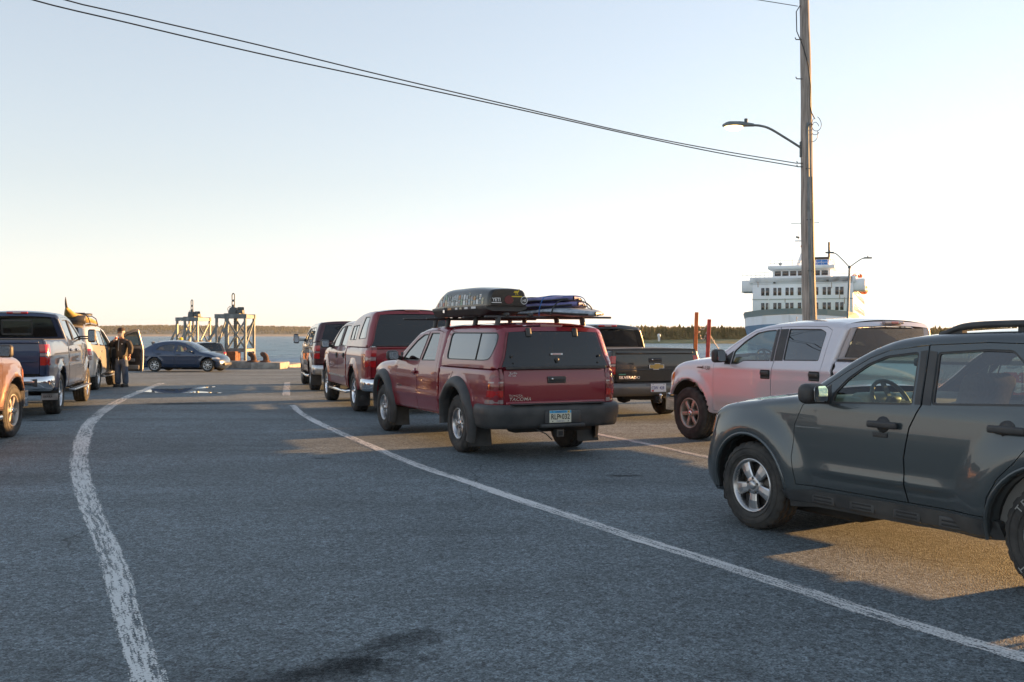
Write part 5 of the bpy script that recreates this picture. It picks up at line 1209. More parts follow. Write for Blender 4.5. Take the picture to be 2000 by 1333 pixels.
def plain_suv(label, pos, deg, paint, z=0., k=1., group=None, roof_rails=True, op=None):
    wb, R = 2.95, .39
    W = [(a * k, b_) for a, b_ in [(.3, .88), (.5, .93), (.7, .945), (.95, .945), (1.12, .925), (1.2, .90), (1.45, .82), (1.65, .76), (1.8, .72)]]
    plan = [(-1.2, -.08), (-.8, 0), (2.6, 0), (3.2, -.04), (3.6, -.10), (3.9, -.2)]
    sections = [('front', zk([(3.74, .40), (3.84, .52), (3.84, .8), (3.80, 1.0), (3.72, 1.09)], k), .12, .12), ('hood', zk([(3.72, 1.09), (3.4, 1.16), (2.9, 1.20), (2.6, 1.22)], k), .08, .05), ('windshield', zk([(2.6, 1.22), (2.25, 1.46), (1.85, 1.70)], k), .06, .08),
                ('roof', zk([(1.85, 1.70), (1.5, 1.76), (.9, 1.79), (0, 1.785), (-.7, 1.75), (-.9, 1.71)], k), .09, .05), ('rear_window', zk([(-.9, 1.71), (-1.0, 1.5), (-1.09, 1.2)], k), .08, .05), ('tail', zk([(-1.09, 1.2), (-1.12, 1.0), (-1.12, .72)], k), .09, .04), ('rear', zk([(-1.12, .72), (-1.2, .68), (-1.2, .48), (-1.1, .40)], k), .1, .04)]
    zr = .38 * k; fa = ARC(wb, R + .02, .455, zr, front_first=False); ba = ARC(0, R + .02, .455, zr, front_first=False)
    d1 = zk([(2.42, .44), (2.42, 1.14), (2.25, 1.32), (2.05, 1.45), (1.8, 1.595), (1.5, 1.68), (1.32, 1.70), (1.28, 1.2), (1.30, .44)], k)
    d2 = zk([(1.30, .44), (1.28, 1.2), (1.32, 1.70), (.9, 1.72), (.45, 1.71), (.38, 1.62), (.36, 1.2), (.42, .9), (.52, .6), (.55, .44)], k)
    sp = dict(name='suv', cat='SUV', label=label, pos=pos, z=z, deg=deg, paint=paint, wb=wb, R=R, tw=.25, rr=.235, ty=.935, style='five', alloy=ALLOY, W=W, plan=plan, sections=sections, rock=zr, belt=1.16 * k, cab=(-.6, 2.62), grid=.09, pillar=.08,
        bottom=[(-.9, zr)] + ba + fa, arches=[fa, ba], bulges=[arch_bulge(wb, R, .47, .03, .12), arch_bulge(0, R, .47, .03, .12)],
        doors=[dict(poly=d1, win=zk([(2.22, 1.21), (2.05, 1.38), (1.78, 1.53), (1.5, 1.61), (1.39, 1.625), (1.37, 1.21)], k), handle=(1.42, 1.05 * k), mirror=(2.20, 1.20 * k)), dict(poly=d2, win=zk([(1.22, 1.21), (1.25, 1.64), (.9, 1.655), (.52, 1.64), (.46, 1.22)], k), handle=(.56, 1.06 * k))],
        windows=[dict(poly=zk([(.24, 1.23), (.28, 1.63), (-.6, 1.60), (-.82, 1.26)], k), glass=GL_DARK)], hmat=paint, mirror=dict(size=(.11, .18, .15), out=.05), seats=[(1.5, .4, .5), (1.5, -.4, .5), (.6, 0, 1.3)])
    root, S, out, sec, body = vehicle(sp); finish_body(root, body)
    for s in (1, -1):
        lamp(root, 'tail_light', S, sec('tail'), [(.98 * k, 1.16 * k, REDLENS), (.84 * k, .98 * k, CLEARLENS)], .18, -.98, s); lamp(root, 'headlight', S, sec('front'), [(.86 * k, 1.02 * k, HEADLENS)], .3, 3.6, s)
        if roof_rails:
            rl = MB(); rl.tube([(1.45, s * .64, 1.74 * k), (1.35, s * .64, 1.82 * k), (.4, s * .645, 1.85 * k), (-.5, s * .64, 1.82 * k), (-.62, s * .64, 1.74 * k)], .022, ALLOY, 8); rl.build('roof_rail', root)
    return root, S, sp
sv, Ssv, spsv = plain_suv('silver SUV with open front door and a yellow kayak on the roof', (-12.75, 28.3), 13., P_SILVER2, k=1.03)
# the front right door stands open: swing the door about its hinge
for o in list(sv.children):
    if o.name.startswith('door') and len(o.data.vertices):
        ys = [v.co.y for v in o.data.vertices]; xs_ = [v.co.x for v in o.data.vertices]
        if max(ys) < 0 and max(xs_) > 2.3:
            hx, hy = 2.40, -.93; a = R_(62)
            M = Matrix.Translation((hx, hy, 0)) @ Matrix.Rotation(-a if False else a, 4, 'Z') @ Matrix.Translation((-hx, -hy, 0))
            o.matrix_local = M
            li = MB(); li.prism(rounded([(2.36, .46), (2.36, 1.14), (1.36, 1.16), (1.36, .46)], .06), (0, -.86, 0), (1, 0, 0), (0, 0, 1), .04, BLACKPL)
            li.box((1.85, -.80, .80), (.7, .05, .10), DASHM, .03); li.box((1.75, -.79, .58), (.8, .06, .14), DASHM, .03)
            li.build('door_lining', o)
nerf_bar(sv, .6, 2.4, .95, .36, ALLOY, flat=True)
plain_suv('black SUV parked behind the small blue sedan', (-16.9, 54.3), 42., P_BLACK, z=gz(54) - .02, k=.80, roof_rails=False)
def kayak():
    zz = -.11
    t = thing('kayak', 'yellow kayak with upturned dark stern tied on the silver SUV roof', 'kayak', (-12.75, 28.3, 0), R_(90 + 13.))
    YK = mat('kayak_yellow', (.30, .23, .07), .5, build=noise_color((.24, .18, .05), (.36, .28, .10), 4)); DKH = mat('kayak_dark', (.03, .03, .032), .5)
    m = MB(); rows = []; L0, L1 = -1.35, 3.05; y0 = -.34
    for u in np.linspace(0, 1, 44):
        x = L0 + (L1 - L0) * u; e = 1 - abs(2 * u - 1) ** 2.6; w = .27 * max(.02, e) ** .8; h = .125 * (.45 + .55 * e)
        rk = .34 * max(0, (.14 - u) / .14) ** 1.6 + .12 * max(0, (u - .86) / .14) ** 2 - .05 * u
        zc = 2.20 - .27 * u + zz * .3 + rk * .5
        rows.append([(x, y0 + w * math.copysign(abs(math.cos(a)) ** .8, math.cos(a)), zc + h * (math.sin(a) if math.sin(a) < 0 else math.sin(a) * .7)) for a in np.linspace(0, 2 * math.pi, 21)])
    m.grid(rows, YK); m.build('hull', t)
    s = MB(); s.tube([(-1.30, y0, 2.30), (-1.38, y0, 2.40), (-1.42, y0, 2.52), (-1.42, y0, 2.60)], [.034, .03, .02, .006], DKH, 8); s.build('stern_tip', t)
    c = MB(); c.lathe([(.0, .30), (.05, .30), (.06, .26), (.0, .24)], DKH, c=(.75, y0, 2.14), axis='Z', seg=20); c.build('cockpit_rim', t)
    c = MB(); c.lathe([(-.36, .02), (-.34, .13), (.34, .13), (.36, .02)], DKH, c=(-.70, y0 - .02, 1.99), axis='Y', seg=18); c.build('foam_roll', t)
    for x in (.1, 1.25):
        r = MB(); r.bar((x, .72, 1.86), (x, -.72, 1.86), .05, .03, BLACKPL, bev=.01); r.tube([(x, y0 + .36, 1.87), (x, y0 + .31, 2.05), (x, y0 + .2, 2.20 - .06 * x), (x, y0 - .2, 2.20 - .06 * x), (x, y0 - .31, 2.05), (x, y0 - .36, 1.87)], .014, BLACKM, 6); r.build('roof_bar', t)
kayak()
# ------------------------------------------------------------------ people
SKIN = mat('skin', (.42, .24, .17), .55); DENIM = mat('denim', (.050, .075, .12), .85, build=noise_color((.035, .055, .095), (.09, .12, .17), 7, bump=.3, bscale=40))
JACKET = mat('jacket_dark', (.018, .016, .015), .7, build=noise_color((.012, .011, .010), (.035, .03, .027), 10, bump=.5, bscale=9)); GREYHAIR = mat('grey_beard', (.45, .43, .40), .9)
CAPM = mat('cap_brown', (.045, .028, .020), .85); SHOE = mat('shoe_black', (.015, .014, .013), .6)
HELM = mat('helmet_yellow', (.75, .52, .02), .3); HIVIS = mat('hivis_orange', (.62, .16, .03), .7)
def skin_obj(name, parent, joints, edges, m, sub=2, root=0):
    me = bpy.data.meshes.new(name); me.from_pydata([j[:3] for j in joints], edges, []); me.materials.append(m)
    o = bpy.data.objects.new(name, me); COL.objects.link(o); o.parent = parent
    bm = bmesh.new(); bm.from_mesh(me); lay = bm.verts.layers.skin.verify(); bm.verts.ensure_lookup_table()
    for v, j in zip(bm.verts, joints): v[lay].radius = (j[3], j[4] if len(j) > 4 else j[3]); v[lay].use_root = (v.index == root)
    bm.to_mesh(me); bm.free()
    sk = o.modifiers.new('skin', 'SKIN'); sk.use_smooth_shade = True; sk.branch_smoothing = .3
    ss = o.modifiers.new('sub', 'SUBSURF'); ss.levels = sub; ss.render_levels = sub
    return o
def chain(n, o=0): return [(o + i, o + i + 1) for i in range(n - 1)]
def hand(mb_parent, wrist, d, side, palm, curl=.6):
    """five-fingered hand as skinned chains: d = direction of the fingers, palm = palm normal"""
    d = Vector(d).normalized(); pn = Vector(palm).normalized(); sdir = d.cross(pn).normalized() * side
    J = []; E = []; w = Vector(wrist)
    def addj(p, r): J.append((p.x, p.y, p.z, r)); return len(J) - 1
    a = addj(w, .024); b = addj(w + d * .045, .030); E.append((a, b)); c = addj(w + d * .085, .030); E.append((b, c))
    for i, (off, L) in enumerate(((-.030, .072), (-.010, .082), (.010, .078), (.029, .062))):
        p = w + d * .092 + sdir * off; i0 = addj(p, .010); E.append((c, i0)); q = p; dd = d.copy()
        for k in range(3):
            dd = (dd + pn * curl * .45).normalized(); q = q + dd * L / 3; i1 = addj(q, .0088 - k * .0008); E.append((i0, i1)); i0 = i1
    p = w + d * .03 - sdir * .036; i0 = addj(p, .012); E.append((b, i0)); dd = (d * .7 - sdir * .55 + pn * .3).normalized()
    for k in range(2): p = p + dd * .028; i1 = addj(p, .0105 - k * .001); E.append((i0, i1)); i0 = i1; dd = (dd + d * .3).normalized()
    return J, E
def standing_man():
    t = thing('person', 'man in dark jacket, blue jeans and brown cap standing at the open car door', 'person', (-11.80, 30.1, 0), R_(-100))
    # local frame: faces +x; y is his left. head, neck and hands form one continuous body with arms and legs under the clothes
    hip = .90
    J = [(0, 0, hip, .11, .09), (0, 0, 1.08, .12, .10), (.0, 0, 1.25, .13, .10), (.0, 0, 1.38, .11, .08), (.01, 0, 1.49, .062), (.03, 0, 1.555, .066), (.035, 0, 1.625, .088, .098), (.03, 0, 1.70, .085, .092), (.02, 0, 1.75, .055),
         (.0, .19, 1.39, .050), (-.02, .28, 1.18, .042), (.05, .29, .95, .036), (0, -.19, 1.39, .050), (.11, -.31, 1.24, .042), (.22, -.10, 1.42, .036),
         (.0, .10, .86, .095), (.02, .11, .50, .066), (-.01, .12, .10, .048), (0, -.10, .86, .095), (.03, -.11, .50, .066), (.0, -.12, .10, .048)]
    E = chain(9) + [(3, 9), (9, 10), (10, 11), (3, 12), (12, 13), (13, 14), (0, 15), (15, 16), (16, 17), (0, 18), (18, 19), (19, 20)]
    o1 = len(J)
    for wr, d, sd, pn, at in (((.05, .29, .95), (.08, .05, -1), 1, (0, -1, 0), 11), ((.22, -.10, 1.42), (-.55, .35, 1), -1, (-.8, .5, -.2), 14)):
        hj, he = hand(None, wr, d, sd, pn, .7); k = len(J); J += hj; E += [(a + k, b + k) for a, b in he] + [(at, k)]
    skin_obj('body', t, J, E, SKIN, 2)
    # nose, brow and ear bumps belong to the face
    f = MB()
    f.lathe([(-.028, .004), (-.005, .013), (.012, .017), (.02, .008)], SKIN, c=(.135, 0, 1.642), axis='Z', seg=10)
    for s in (1, -1):
        f.lathe([(-.03, .006), (0, .018), (.03, .006)], SKIN, c=(.025, s * .090, 1.645), axis='Z', seg=10); f.lathe([(-.006, .001), (0, .009), (.006, .001)], WHITEM, c=(.117, s * .034, 1.665), axis='X', seg=10); f.lathe([(-.004, .001), (.004, .004), (.006, .001)], BLACKM, c=(.121, s * .034, 1.665), axis='X', seg=8)
    f.box((.122, 0, 1.598), (.012, .05, .010), mat('lip', (.30, .12, .10), .5), .004); f.build('face', t)
    jj = [(0, 0, .80, .205, .165), (0, 0, .98, .215, .175), (0, 0, 1.18, .215, .165), (.0, 0, 1.36, .195, .135), (.0, 0, 1.47, .115, .095),
          (0, .20, 1.395, .105), (-.03, .285, 1.18, .088), (.045, .295, .975, .070), (0, -.20, 1.395, .105), (.11, -.31, 1.235, .088), (.215, -.115, 1.405, .066)]
    je = chain(5) + [(3, 5), (5, 6), (6, 7), (3, 8), (8, 9), (9, 10)]
    skin_obj('jacket', t, jj, je, JACKET, 2)
    z = MB(); z.tube([(.150, .0, 1.42), (.172, 0, 1.30), (.180, 0, 1.1), (.183, 0, .95), (.175, .0, .80)], .007, ALLOY, 6); z.box((.168, .11, 1.30), (.012, .03, .03), WHITEM, .006); z.build('zip', t)
    tj = [(0, 0, .92, .17, .14), (0, 0, .80, .17, .14), (0, .105, .72, .118, .112), (.02, .115, .48, .100), (.0, .125, .22, .095), (-.01, .125, .06, .095), (0, -.105, .72, .118, .112), (.03, -.115, .48, .100), (.01, -.125, .22, .095), (0, -.125, .06, .095)]
    skin_obj('jeans', t, tj, [(0, 1), (1, 2), (2, 3), (3, 4), (4, 5), (1, 6), (6, 7), (7, 8), (8, 9)], DENIM, 2)
    for s in (1, -1):
        sh = MB(); sh.box((.06, s * .125, .055), (.30, .11, .10), SHOE, .045, seg=4); sh.box((.06, s * .125, .012), (.31, .115, .024), SHOE, .01); sh.build('shoe', t)
    c = MB(); rows = []
    for a, r in ((1.695, .106), (1.73, .108), (1.765, .096), (1.79, .066), (1.80, .002)): rows.append([(.03 + r * 1.08 * math.cos(q), r * .98 * math.sin(q), a) for q in np.linspace(0, 2 * math.pi, 25)])
    c.grid(rows, CAPM); rows = [[(.03 + (.10 + .09 * k) * math.cos(q), .10 * math.sin(q) * (1 - .15 * k), 1.70 - .018 * k) for q in np.linspace(-1.25, 1.25, 13)] for k in (0, .5, 1)]
    c.grid(rows, CAPM); c.build('cap', t)
    h = MB(); rows = []
    for zz, r in ((1.70, .100), (1.66, .103), (1.62, .098)): rows.append([(.022 + r * 1.05 * math.cos(q), r * .97 * math.sin(q), zz) for q in np.linspace(.75, 2 * math.pi - .75, 22)])
    h.grid(rows, GREYHAIR); h.build('hair', t)
    b = MB(); rows = []
    for zz, r, o_ in ((1.618, .100, .0), (1.585, .092, .012), (1.55, .075, .02), (1.515, .04, .03)): rows.append([(.038 + o_ + r * 1.02 * math.cos(q), r * .92 * math.sin(q), zz) for q in np.linspace(-1.35, 1.35, 15)])
    b.grid(rows, GREYHAIR); b.build('beard', t)
    cup = thing('drink_can', 'pale drink can in the raised hand of the man by the open door', 'can', t.matrix_basis @ Vector((.215, -.055, 1.475)), R_(-100))
    m = MB(); m.lathe([(-.06, .028), (-.055, .033), (.055, .033), (.062, .027), (.062, .001)], WHITEM, axis='Z', seg=18); m.lathe([(-.03, .0335), (.03, .0335)], PLATER, axis='Z', seg=18); m.build('can_body', cup)
standing_man()
def worker():
    y = 52.5
    t = thing('person', 'worker in yellow hard hat standing behind the small blue sedan', 'person', (-17.45, y, gz(y)), R_(-100)); t.scale = (.93, .93, .93)
    J = [(0, 0, .92, .12, .10), (0, 0, 1.1, .14, .11), (0, 0, 1.3, .15, .11), (0, 0, 1.42, .12, .09), (.0, 0, 1.49, .058), (.02, 0, 1.57, .07), (.03, 0, 1.63, .088, .095), (.02, 0, 1.70, .08), (0, .18, 1.40, .06), (.02, .26, 1.16, .05), (.10, .22, .96, .04), (0, -.18, 1.40, .06), (.02, -.26, 1.16, .05), (.12, -.22, .98, .04), (0, .1, .86, .09), (.01, .11, .5, .06), (0, .12, .09, .05), (0, -.1, .86, .09), (.01, -.11, .5, .06), (0, -.12, .09, .05)]
    E = chain(8) + [(3, 8), (8, 9), (9, 10), (3, 11), (11, 12), (12, 13), (0, 14), (14, 15), (15, 16), (0, 17), (17, 18), (18, 19)]
    for wr, d, sd, at in (((.10, .22, .96), (.5, 0, -1), 1, 10), ((.12, -.22, .98), (.5, 0, -1), -1, 13)):
        hj, he = hand(None, wr, d, sd, (0, -sd, 0), .6); k = len(J); J += hj; E += [(a + k, b + k) for a, b in he] + [(at, k)]
    skin_obj('body', t, J, E, SKIN, 1)
    skin_obj('vest', t, [(0, 0, .88, .18, .15), (0, 0, 1.1, .185, .15), (0, 0, 1.34, .175, .125), (0, 0, 1.44, .09), (0, .19, 1.39, .085), (.02, .27, 1.16, .07), (.09, .225, .99, .055), (0, -.19, 1.39, .085), (.02, -.27, 1.16, .07), (.11, -.225, 1.0, .055)], chain(4) + [(2, 4), (4, 5), (5, 6), (2, 7), (7, 8), (8, 9)], HIVIS, 1)
    skin_obj('trousers', t, [(0, 0, .9, .15, .12), (0, .1, .72, .10), (.01, .11, .45, .085), (0, .12, .07, .08), (0, -.1, .72, .10), (.01, -.11, .45, .085), (0, -.12, .07, .08)], [(0, 1), (1, 2), (2, 3), (0, 4), (4, 5), (5, 6)], DENIM, 1)
    for s in (1, -1): sh = MB(); sh.box((.06, s * .12, .05), (.29, .11, .10), SHOE, .04); sh.build('boot', t)
    h = MB(); rows = []
    for a, r in ((1.672, .150), (1.678, .122), (1.72, .122), (1.77, .104), (1.80, .065), (1.812, .002)): rows.append([(.025 + r * 1.12 * math.cos(q), r * math.sin(q), a) for q in np.linspace(0, 2 * math.pi, 25)])
    h.grid(rows, HELM); h.tube([(.15, 0, 1.73), (.08, 0, 1.80), (-.03, 0, 1.815), (-.10, 0, 1.76)], .014, HELM, 6); h.build('hard_hat', t)
worker()
# ------------------------------------------------------------------ ground, markings, water, land
def px(x, y, h=0.):          # ground point seen at a photo position
    d = 1944. * (1.565 - h) / (y - 655.); return (x - 1000.) / 1944. * d, d
def asphalt_nodes(nt, b):
    tc = N(nt, 'ShaderNodeTexCoord'); L = nt.links.new; V = tc.outputs['Object']
    def noise(scale, det=4, rough=.6, stretch=None):
        n = N(nt, 'ShaderNodeTexNoise', Scale=scale, Detail=det, Roughness=rough)
        if stretch:
            mp = N(nt, 'ShaderNodeMapping'); mp.inputs['Scale'].default_value = stretch; mp.inputs['Rotation'].default_value = (0, 0, R_(25)); L(V, mp.inputs[0]); L(mp.outputs[0], n.inputs['Vector'])
        else: L(V, n.inputs['Vector'])
        return n
    def ramp(src, a, b_, c, d):
        r = N(nt, 'ShaderNodeMapRange'); r.inputs[1].default_value = a; r.inputs[2].default_value = b_; r.inputs[3].default_value = c; r.inputs[4].default_value = d; L(src, r.inputs[0]); return r.outputs[0]
    def mul(a, b_):
        m = N(nt, 'ShaderNodeMath', operation='MULTIPLY'); L(a, m.inputs[0]); L(b_, m.inputs[1]); return m.outputs[0]
    vo = N(nt, 'ShaderNodeTexVoronoi', Scale=105.); L(V, vo.inputs['Vector'])
    st = ramp(vo.outputs['Color'], .0, 1., .25, 2.0)                 # individual stones in the mix
    big = ramp(noise(.35, 5).outputs[0], .3, .7, .80, 1.22)
    mid = ramp(noise(3.2, 6, .7).outputs[0], .3, .7, .86, 1.14)
    wear = ramp(noise(.9, 5, .65, (.16, 1., 1.)).outputs[0], .42, .70, 1., 1.28)
    stain = ramp(noise(.55, 6, .72).outputs[0], .655, .72, 1., .52)   # old oil
    fine = ramp(noise(240., 2).outputs[0], .3, .7, .7, 1.3)
    peb = N(nt, 'ShaderNodeTexVoronoi', Scale=38.); L(V, peb.inputs['Vector']); pb = ramp(peb.outputs['Color'], .0, 1., .55, 1.5)
    ds = N(nt, 'ShaderNodeTexNoise', Scale=1.1, Detail=5); L(V, ds.inputs['Vector']); vm = N(nt, 'ShaderNodeVectorMath', operation='MULTIPLY_ADD'); vm.inputs[1].default_value = (.9, .9, .9); L(ds.outputs['Color'], vm.inputs[0]); L(V, vm.inputs[2])
    ck = N(nt, 'ShaderNodeTexVoronoi', Scale=.23, feature='DISTANCE_TO_EDGE'); L(vm.outputs[0], ck.inputs['Vector']); gate = ramp(noise(.16, 2).outputs[0], .50, .56, 0., 1.)
    c0 = ramp(ck.outputs['Distance'], .0008, .0035, .55, 0.); cg = mul(c0, gate); crack = ramp(cg, 0., 1., 1., .0)       # a few hairline cracks
    trk = ramp(noise(.55, 3, .5, (.05, 1.6, 1.)).outputs[0], .48, .66, 1., .80)                                       # darker tyre tracks
    v = mul(mul(mul(st, big), mul(mid, wear)), mul(mul(stain, fine), mul(mul(pb, trk), crack)))
    mx = N(nt, 'ShaderNodeMix', data_type='RGBA', blend_type='MULTIPLY'); mx.inputs[0].default_value = 1.
    mx.inputs[6].default_value = (.105, .129, .141, 1); cb = N(nt, 'ShaderNodeCombineColor'); L(v, cb.inputs[0]); L(v, cb.inputs[1]); L(v, cb.inputs[2]); L(cb.outputs[0], mx.inputs[7])
    L(mx.outputs[2], b.inputs['Base Color'])
    b.inputs['Roughness'].default_value = .72; b.inputs['Specular IOR Level'].default_value = .35
    bp = N(nt, 'ShaderNodeBump', Strength=1., Distance=.0085); L(vo.outputs['Distance'], bp.inputs['Height'])
    bp2 = N(nt, 'ShaderNodeBump', Strength=.25, Distance=.05); L(noise(1.4, 3).outputs[0], bp2.inputs['Height']); L(bp2.outputs[0], bp.inputs['Normal'])
    L(bp.outputs[0], b.inputs['Normal'])
ASPH = mat('asphalt', (.06, .06, .06), .8, build=asphalt_nodes)
CONC = mat('concrete', (.30, .28, .25), .85, build=noise_color((.22, .205, .185), (.38, .355, .32), 3, bump=.4, bscale=18))
ys = [-60, -30, -15, 0, 15, 25, 33] + list(np.linspace(34, 56, 23)); xs_g = [-160, -80, -40, -22.6, -13.6, 0, 20, 40, 80, 160]
gm = MB(); gm.grid([[(x, y, gz(y)) for x in xs_g] for y in ys], ASPH, smooth=True)
gm.grid([[(x, 56, gz(56)) for x in xs_g], [(x, 56, -3.5) for x in xs_g]], CONC, flip=True, smooth=False)
gm.grid([[(-22.6, 56, gz(56)), (-13.6, 56, gz(56))], [(-22.6, 66, gz(56)), (-13.6, 66, gz(56))]], CONC, smooth=False)
gm.grid([[(-22.6, 66, gz(56)), (-13.6, 66, gz(56)), (-13.6, 56, gz(56))], [(-22.6, 66, -3.5), (-13.6, 66, -3.5), (-13.6, 56, -3.5)]], CONC, smooth=False)
tag(gm.build('wharf_pavement'), kind='structure')

def paint_nodes(lo, hi, seed):
    def f(nt, b):
        L = nt.links.new; tc = N(nt, 'ShaderNodeTexCoord'); at = N(nt, 'ShaderNodeUVMap')
        mp = N(nt, 'ShaderNodeMapping'); mp.inputs['Scale'].default_value = (.5, 1.4, 1); mp.inputs['Location'].default_value = (seed, 0, 0); L(tc.outputs['UV'], mp.inputs[0])
        n = N(nt, 'ShaderNodeTexNoise', Scale=7., Detail=8, Roughness=.72); L(mp.outputs[0], n.inputs['Vector'])
        n3 = N(nt, 'ShaderNodeTexNoise', Scale=.9, Detail=3); L(mp.outputs[0], n3.inputs['Vector'])
        vo = N(nt, 'ShaderNodeTexVoronoi', Scale=75.); L(tc.outputs['Object'], vo.inputs['Vector'])
        sx = N(nt, 'ShaderNodeSeparateXYZ'); L(tc.outputs['UV'], sx.inputs[0])
        # edge fade: v runs 0..1 across the line
        e = N(nt, 'ShaderNodeMath', operation='PINGPONG'); e.inputs[1].default_value = .5; L(sx.outputs[1], e.inputs[0])
        er = N(nt, 'ShaderNodeMapRange'); er.inputs[1].default_value = .0; er.inputs[2].default_value = .22; er.inputs[3].default_value = -.38; er.inputs[4].default_value = 0.; L(e.outputs[0], er.inputs[0])
        a = N(nt, 'ShaderNodeMath', operation='ADD'); L(n.outputs[0], a.inputs[0]); L(er.outputs[0], a.inputs[1])
        v1 = N(nt, 'ShaderNodeMath', operation='MULTIPLY_ADD'); v1.inputs[1].default_value = -.30; v1.inputs[2].default_value = .12; L(vo.outputs['Distance'], v1.inputs[0])
        a2 = N(nt, 'ShaderNodeMath', operation='ADD'); L(a.outputs[0], a2.inputs[0]); L(v1.outputs[0], a2.inputs[1])
        n4 = N(nt, 'ShaderNodeMath', operation='MULTIPLY_ADD'); n4.inputs[1].default_value = .5; n4.inputs[2].default_value = -.25; L(n3.outputs[0], n4.inputs[0])
        a3 = N(nt, 'ShaderNodeMath', operation='ADD'); L(a2.outputs[0], a3.inputs[0]); L(n4.outputs[0], a3.inputs[1])
        r = N(nt, 'ShaderNodeMapRange'); r.inputs[1].default_value = lo; r.inputs[2].default_value = hi; r.inputs[3].default_value = 0.; r.inputs[4].default_value = .92; L(a3.outputs[0], r.inputs[0])
        L(r.outputs[0], b.inputs['Alpha'])
        bp = N(nt, 'ShaderNodeBump', Strength=.5, Distance=.004); L(vo.outputs['Distance'], bp.inputs['Height']); L(bp.outputs[0], b.inputs['Normal'])
    return f
def road_line(ctr, name='road_marking', m=None, z=.004):
    """ctr: list of (x, y, width) on the ground"""
    P = catmull([c[:2] for c in ctr], .12); s0 = np.cumsum([0] + [math.dist(ctr[i][:2], ctr[i + 1][:2]) for i in range(len(ctr) - 1)])
    sp_ = np.cumsum([0] + [math.dist(P[i], P[i + 1]) for i in range(len(P) - 1)]); wd = np.interp(sp_ / sp_[-1], s0 / s0[-1], [c[2] for c in ctr])
    V, F, U = [], [], []; nc = 5
    for i, p in enumerate(P):
        a, b_ = np.array(P[max(i - 1, 0)]), np.array(P[min(i + 1, len(P) - 1)]); t = (b_ - a) / np.linalg.norm(b_ - a); nn = np.array((-t[1], t[0]))
        for j in range(nc):
            k = j / (nc - 1) - .5; q = np.array(p) + nn * wd[i] * k; V.append((q[0], q[1], gz(q[1]) + z)); U.append((sp_[i], j / (nc - 1)))
    F = [[i * nc + j, i * nc + j + 1, (i + 1) * nc + j + 1, (i + 1) * nc + j] for i in range(len(P) - 1) for j in range(nc - 1)]
    me = bpy.data.meshes.new(name); me.from_pydata(V, [], F); uv = me.uv_layers.new(name='uv')
    for l in me.loops: uv.data[l.index].uv = U[l.vertex_index]
    me.materials.append(m); o = bpy.data.objects.new(name, me); COL.objects.link(o); tag(o, kind='structure'); return o
PT1 = mat('road_paint_chipped', (.58, .60, .59), .6, build=paint_nodes(.37, .47, 0.)); PT2 = mat('road_paint', (.62, .63, .62), .6, build=paint_nodes(.31, .46, 7.)); PT3 = mat('road_paint_faint', (.55, .55, .54), .6, build=paint_nodes(.30, .54, 3.))
def lr(rows): # photo rows: (y, x_left, x_right)
    out = []
    for y, a, b_ in rows:
        p, q = px(a, y), px(b_, y); out.append(((p[0] + q[0]) / 2, (p[1] + q[1]) / 2, abs(q[0] - p[0])))
    return out
A = lr([(1420, 268, 350), (1333, 252, 330), (1229, 224, 288), (1140, 200, 262), (1051, 174, 226), (985, 147, 200), (918, 133, 178), (873, 138, 178), (829, 157, 192), (802, 189, 217), (784, 220, 245), (767, 260, 281), (749, 305, 326)])
A2 = []
for i, (x, y, w) in enumerate(A):      # widths were read along image rows: turn them square to the line
    j0, j1 = max(i - 1, 0), min(i + 1, len(A) - 1); dx, dy = A[j1][0] - A[j0][0], A[j1][1] - A[j0][1]; A2.append((x, y, max(.14, min(.34, w * abs(dy) / math.hypot(dx, dy) + .06))))
road_line(A2, m=PT1)
road_line([(*px(*p), .21) for p in ((571, 792), (586, 806), (611, 821), (659, 844), (722, 871), (770, 892), (845, 920), (899, 937), (992, 970), (1120, 1012), (1250, 1055), (1344, 1084), (1460, 1121), (1587, 1162), (1719, 1204), (1850, 1243), (2000, 1286), (2200, 1345))], m=PT2)
road_line([(*px(*p), .20) for p in ((1100, 833), (1164, 848), (1220, 859), (1260, 867.5), (1372, 891.5), (1500, 918))], m=PT3)
road_line([(*px(*p), .30) for p in ((561, 747), (560, 758), (559, 773))], m=PT3)
